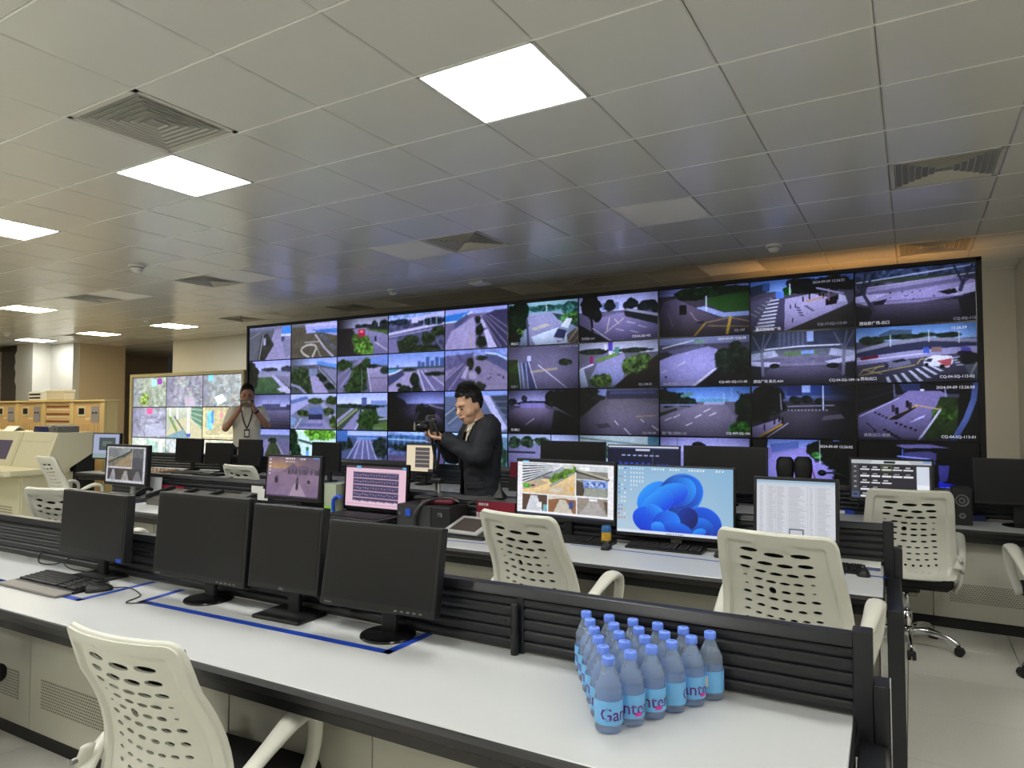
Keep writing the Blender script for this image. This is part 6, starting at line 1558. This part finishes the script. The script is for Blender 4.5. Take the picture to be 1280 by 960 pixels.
def keep(c):
    if c.y < -.04 and c.z < 1.5:
        w = .042 + .058 * max(0, min(1, (c.z - 1.10) / .34)) + .05 * max(0, min(1, (1.12 - c.z) / .3))
        if abs(c.x + .015) < w and c.y < -.075: return False
        if c.z > 1.40 and abs(c.x) < .075: return False
    if c.z > 1.455 and abs(c.x) < .072 and c.y < .06: return False
    return c.z > .80
cut(jk, keep)
jo = obj('jacket', jk, t)
so = jo.modifiers.new('thickness', 'SOLIDIFY'); so.thickness = .009; so.offset = 1
M_LAPEL = mat('suit_lapel', (0.085, 0.092, 0.12), .75)
for sx in (-1, 1):
    part('lapel', M_LAPEL, jo, lambda bm: prism(bm, [(sx * .078 - .012, -.075, 1.475), (sx * .115 - .01, -.098, 1.435), (sx * .118 - .01, -.136, 1.36), (sx * .045 - .015, -.157, 1.13), (sx * .030 - .015, -.152, 1.12), (sx * .066 - .012, -.138, 1.31), (sx * .070 - .012, -.10, 1.42)], (0, -.008, 0)))
part('collar', M_LAPEL, jo, lambda bm: tube(bm, bez([(.088, -.065, 1.475), (.092, .02, 1.515), (.055, .085, 1.53), (-.055, .085, 1.53), (-.092, .02, 1.515), (-.088, -.065, 1.475)], 5), .019, 8, flat=1.5), True)
part('pocket_flap', M_LAPEL, jo, lambda bm: box(bm, (.165, -.098, 1.015), (.012, .14, .045), .004, 1, Matrix.Translation((.165, -.098, 1.015)) @ Matrix.Rotation(-.5, 4, 'Z') @ Matrix.Translation((-.165, .098, -1.015))))
shoes(t)

# his camera, with strap
CAMW = Matrix.Translation(P1) @ Matrix.Rotation(R1, 4, 'Z')
cp = CAMW @ Vector((.005, -.400, 1.470))
t = thing('handheld_camera', 'black digital camera with a big lens held by the man in the suit', 'camera', tuple(cp), R1)
part('camera_body', M_BLACK, t, lambda bm: [box(bm, (0, 0, 0), (.145, .055, .095), .012, 2), box(bm, (-.058, -.028, -.002), (.034, .03, .088), .010, 2)])
part('viewfinder_hump', M_BLACK, t, bx(-.03, .03, -.028, .026, .045, .082, .010, 2))
part('lens_barrel', M_GLOSSB, t, lambda bm: tube(bm, [(0, -.026, -.004), (0, -.05, -.004), (0, -.052, -.004), (0, -.115, -.004), (0, -.125, -.004)], [.036, .036, .040, .041, .037], 28), True)
part('focus_ring', M_BLACKM, t, lambda bm: tube(bm, [(0, -.07, -.004), (0, -.10, -.004)], [.0425, .0425], 28))
part('front_glass', mat('lens_glass', (0.62, 0.60, 0.56), .12, metal=.6), t, lambda bm: lathe(bm, [(.001, .0), (.03, .001), (.034, .004)], 24, caps=False), rot=(PI / 2, 0, 0), loc=(0, -.1262, -.004))
part('shutter_dial', M_GREY, t, lambda bm: [cyl(bm, (-.055, 0, .047), (-.055, 0, .058), .013, 14), cyl(bm, (.05, 0, .047), (.05, 0, .056), .015, 14)])
part('neck_strap', M_BLACKM, t, lambda bm: [tube(bm, bez([(.076, .0, .03), (.085, .03, -.06), (.05, .05, -.20), (.02, .04, -.34), (-.03, .05, -.33), (-.06, .03, -.15), (-.076, .0, .03)], 6), .011, 6, flat=.3)])

# ---- man in the white polo taking a photo
P2 = (-8.19, 6.47, 0); R2 = .902; S2_ = 1.12
t = thing('person', 'man in a white polo shirt with a lanyard, photographing with a phone', 'person', P2, R2, None, S2_)
HM2 = Matrix.Translation((0, -.01, 1.500)) @ Matrix.Rotation(.06, 4, 'X') @ Matrix.Scale(1.05, 4)
A = {1: ((.160, .01, 1.415), (.245, -.10, 1.225), (.085, -.215, 1.435)), -1: ((-.160, .01, 1.415), (-.250, -.10, 1.195), (-.085, -.215, 1.435))}
bm = bmesh.new()
head_shapes(bm, HM2)
limb(bm, [(0, .015, 1.40), (0, .005, 1.47), (0, 0, 1.53)], [.066, .060, .058])
loft(bm, [((0, .01, .90), .16, .11), ((0, .0, 1.05), .15, .11), ((0, .0, 1.25), .17, .115), ((0, .01, 1.38), .15, .09), ((0, .01, 1.43), .08, .06)])
for s in (-1, 1):
    limb(bm, list(A[s]), [.052, .043, .028])
    hand(bm, A[s][2], (-s * .25, -.35, .9), (-s * .9, -.2, -.1), -s, (.5, .8, .6), 1.0, .6)
legs(bm)
body = obj('body', voxel('body', bm, .0068, M_SKIN2, 4), t)
face_parts(body, HM2, M_SKIN2)
hair(t, HM2, 5, .188, .11, .016)
bm = bmesh.new()
loft(bm, [((0, .005, .86), .165, .128), ((0, .005, .98), .162, .130), ((0, -.003, 1.12), .160, .132), ((0, .0, 1.28), .172, .128), ((0, .01, 1.37), .165, .108), ((0, .012, 1.425), .12, .085), ((0, .010, 1.46), .074, .070)])
for s in (-1, 1):
    a, b = Vector(A[s][0]), Vector(A[s][1]); limb(bm, [a, a.lerp(b, .35), a.lerp(b, .66)], [.066, .063, .061])
tee = folds(voxel('polo_shirt', bm, .009, M_TEE, 5), .006, (14, 9, 7), 1.7)
obj('polo_shirt', tee, t)
part('collar', M_TEE, t, lambda bm: tube(bm, bez([(.03, -.082, 1.425), (.072, -.03, 1.46), (.06, .06, 1.478), (-.06, .06, 1.478), (-.072, -.03, 1.46), (-.03, -.082, 1.425)], 5), .014, 8, flat=1.4), True)
bm = bmesh.new(); legs(bm, .1, .016, .06); loft(bm, [((0, .005, .84), .172, .122), ((0, .005, .98), .170, .122)]); obj('trousers', voxel('trousers', bm, .012, M_TROUSER, 4), t)
part('belt', M_BLACKM, t, lambda bm: loft(bm, [((0, .005, .935), .186, .138), ((0, .005, .965), .186, .138)]))
part('lanyard', M_BLACKM, t, lambda bm: [tube(bm, bez([(s * .07, .02, 1.475), (s * .066, -.085, 1.42), (s * .04, -.137, 1.30), (0, -.143, 1.19)], 5), .007, 6, flat=.4) for s in (-1, 1)])
c = part('name_badge', mat('badge_dark', (0.20, 0.10, 0.12), .4), t, bx(-.032, .032, -.152, -.146, 1.085, 1.185, .002)); part('card', M_PAPER, c, bx(-.022, .022, -.1535, -.152, 1.10, 1.165))
part('glasses', mat('glasses_metal', (0.35, 0.3, 0.26), .3, metal=.7), t, lambda bm: [tube(bm, [HM2 @ Vector((sx * .033 + .024 * math.cos(a), -.099, .098 + .017 * math.sin(a))) for a in [2 * PI * i / 14 for i in range(15)]], .0018, 6) for sx in (-1, 1)] + [tube(bm, [HM2 @ Vector((-.009, -.10, .102)), HM2 @ Vector((.009, -.10, .102))], .0018, 6)] + [tube(bm, [HM2 @ Vector((sx * .057, -.097, .10)), HM2 @ Vector((sx * .078, .01, .10))], .0018, 6) for sx in (-1, 1)])
part('wristwatch', M_BLACKM, t, lambda bm: tube(bm, [Vector(A[1][2]).lerp(Vector(A[1][1]), .10), Vector(A[1][2]).lerp(Vector(A[1][1]), .18)], .034, 14))
shoes(t)
CW2 = Matrix.Translation(P2) @ Matrix.Rotation(R2, 4, 'Z') @ Matrix.Scale(S2_, 4)
cp = CW2 @ Vector((0, -.262, 1.515))
t = thing('mobile_phone', 'patterned phone held sideways by the man in white', 'phone', tuple(cp), R2, None, S2_)
part('phone_body', mat('phone_pattern', (0.36, 0.40, 0.36), .3, vary=.6, scale=60), t, bx(-.082, .082, -.005, .005, -.039, .039, .004, 2))
part('camera_bump', M_GLOSSB, t, lambda bm: [box(bm, (.055, -.007, .012), (.034, .004, .038), .002), cyl(bm, (.055, -.0085, .020), (.055, -.011, .020), .008, 14), cyl(bm, (.055, -.0085, .004), (.055, -.011, .004), .008, 14)])
# ------------------------------------------------------------------ cream control console at the left
CXR = -10.0
t = thing('control_console', 'cream control console with sloped screens at the left edge', 'console', (CXR, 0, 0))
part('body', M_CONS, t, lambda bm: prism(bm, [(-4.2, y, z) for y, z in ((4.70, .80), (4.86, 1.285), (5.36, 1.285), (5.36, 1.02), (5.02, .80))], (4.2, 0, 0)))
part('dark_infill', M_PLINTH, t, lambda bm: prism(bm, [(-4.2, y, z) for y, z in ((5.11, .0), (5.11, .855), (5.355, 1.015), (5.355, 0))], (4.19, 0, 0)))  # dark block filling the space under the slanted console back
part('base_cabinet', M_CONS, t, bx(-4.2, -.08, 4.48, 5.10, .02, .74))
part('shelf', M_CONS, t, lambda bm: prism(bm, [(x, y, .74) for x, y in ((-4.2, 4.24), (-.03, 4.24), (0, 4.30), (0, 5.02), (-4.2, 5.02))], (0, 0, .065)))
ang = math.atan2(.16, .485)
def slope(x0, x1, s0, s1, d=.004):
    """plate on the sloped face, s along the slope in metres"""
    ey, ez = math.sin(ang), math.cos(ang)
    def f(bm):
        y0, z0, y1, z1 = 4.70 + s0 * ey, .80 + s0 * ez, 4.70 + s1 * ey, .80 + s1 * ez
        prism(bm, [(x0, y0, z0), (x1, y0, z0), (x1, y1, z1), (x0, y1, z1)], (0, -d * math.cos(ang), d * math.sin(ang)))
    return f
for k in range(4):
    x1 = -.05 - k * .92
    if k == 0:
        part('blank_panel', M_CONS, t, slope(x1 - .84, x1 - .02, .03, .36, .005)); part('blank_panel', M_CONS, t, slope(x1 - .84, x1 - .02, .38, .48, .005))
    else:
        b = part('screen_bezel', M_CONS, t, slope(x1 - .84, x1 - .02, .03, .48, .006))
        part('screen', mat('console_screen', (0.36, 0.34, 0.44), .25), b, slope(x1 - .72, x1 - .16, .10, .38, .009))
    part('seam', M_CONSD, t, slope(x1 - .875, x1 - .865, .0, .50, .003))
for k in range(4):
    x1 = -.10 - k * .80
    c = part('door', M_CONS, t, bx(x1 - .78, x1 - .02, 4.465, 4.48, .06, .70, .004))
    part('handle', M_GREY, c, bx(x1 - (.06 if k % 2 else .74) - .012, x1 - (.06 if k % 2 else .74) + .012, 4.455, 4.466, .44, .50))
    part('louvre', M_CONSD, c, lambda bm: [box(bm, (x1 - .4, 4.464, .20 + i * .035), (.40, .006, .014)) for i in range(4)])
mouse(Vector((CXR - .95, 4.45, 0)), .4, 'dark mouse on the cream console shelf').location.z = .805
tt = thing('folder_stack', 'stack of blue folders on top of the cream console', 'folders', (CXR - .62, 5.08, 1.285), .1)
for i in range(3):
    f = part('folder', M_NAVY, tt, bx(-.20 + i * .01, .20 + i * .02, -.14, .14, .002 + i * .027, .026 + i * .027, .003)); part('pages', M_PAPER, f, bx(-.204 + i * .01, -.19 + i * .01, -.135, .135, .005 + i * .027, .023 + i * .027))
tt = thing('ring_binder', 'grey ring binder with a round hole lying on the cream console', 'binder', (CXR - .27, 5.06, 1.285), -.15)
part('cover', M_GREY, tt, lambda bm: prism(bm, [(-.20, -.13, .002), (.16, -.13, .002), (.16, -.13, .085), (-.02, -.13, .10), (-.20, -.13, .055)], (0, .27, 0)))
part('sheet', M_PAPER, tt, lambda bm: prism(bm, [(-.20, -.135, .056), (-.02, -.135, .101), (-.02, .14, .103), (-.20, .14, .058)], (0, 0, .004)))
part('finger_hole', M_BLACKM, tt, lambda bm: cyl(bm, (.07, -.1315, .045), (.07, -.128, .045), .022, 18))
tt = thing('paper_tent', 'folded white paper card on the cream console', 'paper', (CXR - 1.55, 5.0, 1.285), .2)
part('sheet', M_PAPER, tt, lambda bm: prism(bm, [(-.12, -.09, .001), (-.12, 0, .075), (-.12, .09, .001), (-.12, .085, .001), (-.12, 0, .070), (-.12, -.085, .001)], (.24, 0, 0)))

# ------------------------------------------------------------------ yellow-beige equipment racks behind it
RX, RY = -11.05, 6.05
for k in range(4):
    x1 = -.92 * k
    t = thing('equipment_rack', ['rack bay with a small display and vertical ribs, beside the free end', 'rack bay filled with rows of small orange switches', 'rack bay with a display and ribs between switch bay and edge bay', 'rack bay cut by the left edge of the picture'][k], 'rack', (RX + x1, RY, 0), 0, 'beige equipment racks')
    part('cabinet', M_RACK, t, bx(-.918, 0, .02, .20, 0, 1.735)); part('top_ledge', M_RACK, t, bx(-.918, .03 if k == 0 else .0, -.03, .22, 1.735, 1.765, .004)); part('column', M_RACK, t, bx(-.11, 0, -.015, .02, .2, 1.735, .01, 2))
    fp = part('front_panel', M_RACKP, t, bx(-.918, -.11, .005, .02, .3, 1.72))
    if k == 1:
        for r in range(4):
            z = 1.66 - r * .125
            part('label_strip', mat('rack_label', (0.92, 0.86, 0.72), .5), fp, bx(-.88, -.15, .0015, .005, z - .065, z - .04))
            o = part('switches', mat('switch_brown', (0.50, 0.28, 0.16), .5), fp, lambda bm: [box(bm, (-.85 + i * .052, -.004, z), (.026, .02, .024)) for i in range(14)]); o['kind'] = 'stuff'
    else:
        b = part('display_bezel', M_CONS, fp, bx(-.80, -.58, -.002, .005, 1.50, 1.66)); part('display', M_GLOSSB, fp, bx(-.77, -.61, -.005, -.002, 1.53, 1.63))
        part('keypad', mat('keypad_grey', (0.58, 0.58, 0.60), .5), fp, bx(-.40, -.18, -.003, .005, 1.40, 1.66)); part('buttons', M_BLACKM, fp, lambda bm: [box(bm, (-.34 + i * .09, -.006, 1.555), (.04, .006, .028)) for i in range(2)])
        part('name_strip', mat('rack_label', (0.92, 0.86, 0.72), .5), fp, bx(-.58, -.44, .001, .005, 1.44, 1.47))
        for i in range(8): part('rib', M_RACK, fp, bx(-.86 + i * .09, -.845 + i * .09, -.004, .005, 1.12, 1.36))
        o = part('switches', mat('switch_brown', (0.50, 0.28, 0.16), .5), fp, lambda bm: [box(bm, (-.84 + i * .055, -.004, 1.04 - j * .08), (.026, .02, .022)) for i in range(13) for j in range(2)]); o['kind'] = 'stuff'
pA = at_y(53, 495, RY + .12); pB = at_y(75, 495, RY + .12)
t = thing('printer', 'white box with dark slots standing on the racks', 'printer', (pA.x - .05, RY + .12, 1.765)); part('housing', M_WHITE, t, bx(-.24, .24, -.09, .09, .001, .16, .01)); part('slots', M_BLACKM, t, lambda bm: [box(bm, (-.02, -.09, .05 + i * .06), (.38, .01, .028)) for i in range(2)])
t = thing('storage_box', 'plain cream box on the racks next to the white slotted one', 'box', (pB.x + .03, RY + .12, 1.765)); part('carton', mat('box_cream', (0.82, 0.79, 0.70), .6), t, bx(-.31, .29, -.09, .09, .001, .17, .02, 2)); part('lid', mat('box_cream', (0.82, 0.79, 0.70), .6), t, bx(-.32, .30, -.095, .095, .13, .178, .015, 2))

# ------------------------------------------------------------------ things on the middle desk
D2 = .75
# black equipment case with hose and maroon pouch
p = at(578, 662, .75)
t = thing('equipment_case', 'black equipment case with a blue button and a rubber hose on the middle desk', 'case', (-3.02, 3.98, D2), .03)
part('case_body', M_BLACKM, t, bx(-.20, .26, -.14, .10, .001, .165, .008, 2))
part('front_panel', mat('case_panel', (0.20, 0.20, 0.21), .4), t, bx(-.19, .10, -.145, -.138, .012, .155)); part('button', M_BLUEP, t, bx(-.115, -.07, -.153, -.144, .085, .135, .002)); part('latch', M_CHROME, t, lambda bm: box(bm, (.18, -.145, .11), (.04, .012, .03), .003)); part('knob', M_CHROME, t, lambda bm: box(bm, (-.165, -.15, .10), (.016, .012, .02), .003))
part('hose', M_BLACK, t, lambda bm: tube(bm, bez([(-.02, -.16, .02), (-.01, -.17, .10), (.03, -.12, .185), (.10, -.02, .205), (.16, .03, .20), (.21, .05, .175)], 6), .016, 10), True)
t = thing('pouch', 'maroon and black pouch lying on the black equipment case', 'pouch', (-2.95, 3.97, D2 + .166), .3)
part('pouch_body', mat('pouch_maroon', (0.36, 0.08, 0.14), .6), t, bx(-.11, .13, -.06, .08, .001, .035, .015, 3)); part('flap', M_BLACKM, t, bx(-.17, -.02, -.05, .07, .03, .055, .012, 3))
# maroon sign with white characters leaning on the screen
t = thing('desk_sign', 'maroon sign with white characters standing before the slatted screen', 'sign', (-2.53, 4.070, D2), .03)
part('plate', M_RED, t, bx(-.155, .155, 0, .008, .003, .195), rot=(-.06, 0, 0)); part('foot', M_BLACKM, t, bx(-.10, .10, -.01, .05, .0005, .006))
obj('lettering', text_mesh('禁止触碰设备', .052, M_INKW, 0, 'CENTER'), t, (.0, -.003, .075), (PI / 2 - .06, 0, 0)); obj('lettering', text_mesh('重要区域', .02, M_INKW), t, (-.135, .004, .165), (PI / 2 - .06, 0, 0))
part('line_art', M_PINK if False else mat('sign_pink', (0.70, 0.30, 0.40), .5), t, lambda bm: [tube(bm, [(-.10 + .04 * math.cos(a), -.002, .06 + .035 * math.sin(a)) for a in [2 * PI * i / 16 for i in range(17)]], .0015, 5)])
t = thing('desk_sign', 'small maroon sign in the row behind the middle desk, left part', 'sign', (-6.02, 3.93, D2), .03)
part('plate', M_RED, t, bx(-.16, .16, 0, .008, .003, .13), rot=(-.06, 0, 0)); obj('lettering', text_mesh('禁止触碰', .05, M_INKW, 0, 'CENTER'), t, (.02, -.003, .04), (PI / 2 - .06, 0, 0)); part('foot', M_BLACKM, t, bx(-.10, .10, -.01, .03, .0005, .006))
# tablet
p = at(605, 653, .78)
t = thing('tablet_computer', 'grey tablet lying propped up behind the second white chair', 'tablet', (-2.60, 3.86, D2), -.1)
part('frame', M_LGREY, t, bx(-.15, .15, -.12, .12, -.006, .006, .004, 2), loc=(0, 0, .055), rot=(.32, 0, 0)); part('glass', mat('tablet_glass', (0.30, 0.27, 0.25), .2), t, bx(-.11, .11, -.085, .085, .006, .008), loc=(0, 0, .055), rot=(.32, 0, 0)); part('prop', M_BLACKM, t, bx(-.05, .05, .02, .09, .001, .06))
t = thing('keyboard_tray', 'flat black tray under the grey tablet', 'tray', (-2.60, 3.70, D2), .03); part('tray', M_BLACKM, t, bx(-.28, .22, -.03, .03, .0006, .012, .004)); part('lip', M_BLACK, t, bx(-.28, .22, .028, .034, .001, .016))
# can
p = Vector((-1.66, 3.99, 0))
t = thing('drink_can', 'yellow and blue drink can between two keyboards', 'can', (p.x, p.y, D2))
part('can_body', mat('can_yellow', (0.75, 0.60, 0.20), .35, vary=.4, scale=40), t, lambda bm: lathe(bm, [(.026, .001), (.031, .008), (.031, .075), (.031, .09)], 22), True); part('can_top', mat('can_blue', (0.15, 0.35, 0.55), .35), t, lambda bm: lathe(bm, [(.0312, .078), (.0312, .105), (.026, .115), (.024, .113)], 22), True)
# black desk microphone base in front of the suit and its lamp-like cone
t = thing('table_microphone', 'black cone shaped microphone stand beside the man in the suit', 'microphone', (-2.52, 4.125, D2 + .223), 0)
part('cone', M_BLACK, t, lambda bm: lathe(bm, [(.055, 0), (.052, .008), (.03, .035), (.014, .055), (.008, .10)], 20), True); part('stem', M_BLACK, t, lambda bm: cyl(bm, (0, 0, .09), (.004, 0, .13), .005, 8)); part('cable', M_BLACK, t, lambda bm: tube(bm, bez([(-.04, -.05, .012), (-.16, -.06, -.02), (-.30, -.07, -.10), (-.42, -.08, -.13)], 5), .004, 6))
# goose-neck microphone post on the screen rail left of him
t = thing('ball_head_clamp', 'black and chrome camera clamp on the rail before the man in the suit', 'clamp', (-3.06, 4.115, D2 + .223), 0)
part('post', M_CHROME, t, lambda bm: cyl(bm, (0, 0, 0), (0, 0, .07), .022, 16)); part('head', M_BLACK, t, lambda bm: [box(bm, (0, 0, .09), (.10, .06, .04), .01, 2), cyl(bm, (-.03, 0, .10), (-.03, 0, .135), .018, 14)])
# items between the snow monitor and the laptop
t = thing('paper_box', 'pale carton with green print between two lit monitors', 'box', (-4.03, 4.0, D2), .05); part('carton', mat('carton_pale', (0.66, 0.70, 0.60), .6), t, bx(-.02, .10, -.06, .06, .001, .25)); part('green_print', mat('carton_green', (0.55, 0.80, 0.20), .6), t, bx(-.02, .10, -.0615, -.06, .01, .08)); part('lid_flap', mat('carton_pale', (0.66, 0.70, 0.60), .6), t, bx(-.022, .102, -.062, .062, .24, .252))
t = thing('stapler', 'blue plastic stapler standing beside the laptop', 'stapler', (-3.915, 3.92, D2), .3); part('handle', M_BLUEP, t, lambda bm: tube(bm, bez([(0, 0, .002), (-.012, 0, .07), (-.006, 0, .14), (.03, 0, .165), (.06, 0, .15)], 5), .020, 10, flat=.7), True); part('base', M_NAVY, t, bx(-.03, .07, -.025, .025, .0005, .012))
# trays and intercom panels in front of the man in white
p = at(268, 618, .80)
t = thing('intercom_panel', 'grey intercom panel with three black handset rests on the middle desk', 'intercom', (-5.37, 3.74, D2), .03)
part('panel', mat('panel_grey', (0.36, 0.35, 0.32), .45), t, lambda bm: prism(bm, [(-.52, -.12, .001), (-.52, .14, .001), (-.52, .14, .12), (-.52, -.12, .06)], (.92, 0, 0)))
for x in (-.50, -.17, .16): part('handset', M_BLACK, t, lambda bm: tube(bm, [(x, -.13, .068), (x, -.08, .09), (x, .06, .120), (x, .13, .125)], [.024, .018, .018, .024], 10), True)
t = thing('desk_phone', 'black desk phone with handset behind the grey camera view monitor', 'telephone', (-6.02, 3.70, D2), .1)
part('phone_base', M_BLACK, t, lambda bm: prism(bm, [(-.11, -.10, .001), (-.11, .10, .001), (-.11, .10, .075), (-.11, -.10, .03)], (.22, 0, 0))); part('handset', M_BLACK, t, lambda bm: tube(bm, bez([(-.085, -.10, .055), (-.085, -.06, .085), (-.085, .05, .115), (-.085, .10, .10)], 4), .022, 10, flat=.8), True)
o = part('keypad', M_GREY, t, lambda bm: [box(bm, (.0 + i * .028, -.06 + j * .028, .048 + j * .0063), (.018, .018, .008), .002) for i in range(3) for j in range(4)]); o['kind'] = 'stuff'
t = thing('card_reader', 'dark grey tilted card reader with a white cable', 'card reader', (-4.79, 3.74, D2), -.1); part('reader_body', M_BLACK, t, lambda bm: prism(bm, [(-.10, -.08, .001), (-.10, .09, .001), (-.10, .09, .15), (-.10, -.08, .09)], (.19, 0, 0))); part('reader_face', mat('reader_grey', (0.25, 0.25, 0.26), .4), t, lambda bm: prism(bm, [(-.085, -.075, .0955), (.075, -.075, .0955), (.075, .08, .1505), (-.085, .08, .1505)], (0, 0, .003))); part('cable', M_WHITE, t, lambda bm: tube(bm, bez([(.09, .02, .12), (.14, 0, .10), (.17, -.03, .02)], 5), .004, 6))
# papers
t = thing('notice_sheet', 'white printed sheet hanging from the slatted screen rail', 'paper', (-4.90, 4.01, D2 + .06), .03); part('sheet', M_PAPER, t, bx(-.10, .10, 0, .003, 0, .12)); part('clip', M_BLACKM, t, bx(.05, .08, -.004, .004, .10, .135))
t = thing('notice_sheet', 'grey printed sheet standing left of the small maroon sign', 'paper', (-6.27, 3.90, D2), .03); part('sheet', mat('paper_grey', (0.66, 0.67, 0.68), .7), t, bx(-.11, .11, 0, .003, .001, .20), rot=(-.08, 0, 0)); part('stand', M_BLACKM, t, bx(-.05, .05, -.01, .05, .0005, .006))
t = thing('paper_stack', 'stack of white papers beside the grey camera view monitor', 'paper', (-5.98, 3.48, D2), .1); part('sheets', M_PAPER, t, bx(-.16, .12, -.10, .10, .0006, .022)); part('folder', M_NAVY, t, bx(-.19, .10, -.12, .09, .022, .027))

# ------------------------------------------------------------------ things on the far desk
for x, lb in ((-1.02, 'black oval desktop speaker, left one of the pair before the violet driveway'), (-.86, 'black oval desktop speaker, right one of the pair before the violet driveway')):
    q = at_y(981.5 if x < -1 else 1004, 585, 6.2)
    t = thing('desktop_speaker', lb, 'speaker', (q.x, 6.2, .75), 0, 'oval desktop speakers')
    zc = q.z - .75
    part('speaker_shell', M_BLACKM, t, lambda bm: loft(bm, [((0, 0, zc - .105), .04, .035), ((0, 0, zc - .09), .062, .05), ((0, 0, zc), .074, .058), ((0, 0, zc + .07), .068, .05), ((0, 0, zc + .095), .045, .035)], 24, 2.8), True); part('stand_stem', M_BLACK, t, bx(-.03, .03, -.02, .02, .012, zc - .10)); part('foot', M_BLACK, t, lambda bm: lathe(bm, [(.07, .0005), (.07, .008), (.03, .014)], 20), True)
q = at_y(1025, 591, 6.2)
t = thing('gooseneck_microphone', 'black gooseneck microphone right of the oval speakers', 'microphone', (q.x + .28, 6.2, .75), 0)
part('mic_base', M_BLACK, t, bx(-.06, .06, -.05, .05, .0006, .03, .006)); part('gooseneck', M_BLACK, t, lambda bm: tube(bm, bez([(0, 0, .03), (0, 0, .16), (-.05, 0, q.z - .80), (-.16, 0, q.z - .75), (-.24, 0, q.z - .75)], 6), .008, 8), True); part('mic_head', M_BLACKM, t, lambda bm: sphere(bm, (-.265, 0, q.z - .75), (.034, .026, .026), 14), True)
q = at_y(1202, 628, 6.0)
t = thing('bookshelf_speaker', 'black upright loudspeaker between the icon monitor and the edge monitor', 'speaker', (q.x, 6.0, .75), .02)
part('enclosure', M_BLACKM, t, bx(-.062, .062, -.05, .09, .001, .275, .005)); part('woofer', M_GREY, t, lambda bm: lathe(bm, [(.045, 0), (.042, .004), (.03, -.004), (.012, .0)], 22, caps=False), loc=(0, -.052, .18), rot=(PI / 2, 0, 0)); part('tweeter', M_GREY, t, lambda bm: lathe(bm, [(.022, 0), (.02, .003), (.008, .0)], 18, caps=False), loc=(0, -.052, .07), rot=(PI / 2, 0, 0))
t = thing('desk_sign', 'maroon sign on the far desk half hidden behind the bright camera views', 'sign', (at_y(643, 596, 6.15).x, 6.15, .75), 0); part('plate', M_RED, t, bx(-.05, .05, 0, .008, .14, .30)); part('foot', M_BLACKM, t, bx(-.06, .1, -.02, .04, .0005, .13))
q = at(1222, 650, .76)
t = thing('tissue_pack', 'small blue and white pack beside the upright loudspeaker', 'pack', (q.x, q.y + .03, .75), .2); part('pack_body', M_NAVY, t, bx(-.04, .05, -.03, .03, .0006, .045, .006)); part('wrapper', M_WHITE, t, bx(-.06, -.035, -.03, .03, .0006, .05, .004))
q = at(1058, 641, .76)
t = thing('book', 'blue and white booklet at the foot of the icon monitor', 'book', (q.x, q.y + .04, .75), .2); part('cover', M_TAPE, t, bx(-.06, .05, -.04, .05, .0006, .03, .003)); part('pages', M_PAPER, t, bx(-.062, -.02, -.042, .048, .004, .028))
# pen-like black rod standing at the front screen
q = at(647, 816, .75)
t = thing('black_rod', 'black rod with a thin wire standing against the front slatted screen', 'rod', (q.x, q.y - .02, .75), 0)
part('rod', M_BLACKM, t, lambda bm: lathe(bm, [(.014, .0005), (.014, .165), (.012, .17), (.004, .172)], 14), True); part('grip', M_BLACK, t, lambda bm: lathe(bm, [(.0155, .02), (.0155, .07)], 14)); part('wire', M_BLACK, t, lambda bm: tube(bm, bez([(-.008, 0, .16), (-.03, -.005, .12), (-.032, -.004, .06), (-.016, 0, .02)], 5), .0018, 5))
# loose cables by the leftmost front monitor
q = at(100, 702, .75)
t = thing('cable_bundle', 'tangle of black cables below the leftmost front monitor', 'cable', (q.x, q.y - .05, .75), 0)
part('cable', M_BLACK, t, lambda bm: tube(bm, bez([(-.16, 0, .10), (-.2, -.05, .05), (-.14, -.09, .008), (-.04, -.08, .006), (.06, -.06, .03), (.14, .02, .10)], 6), .0035, 6), True); part('cable', M_BLACK, t, lambda bm: tube(bm, bez([(-.05, .04, .10), (-.02, -.02, .02), (.08, -.06, .006), (.2, -.08, .005), (.36, -.06, .005), (.44, .0, .005)], 6), .003, 6), True)
SC.cycles.use_denoising = True
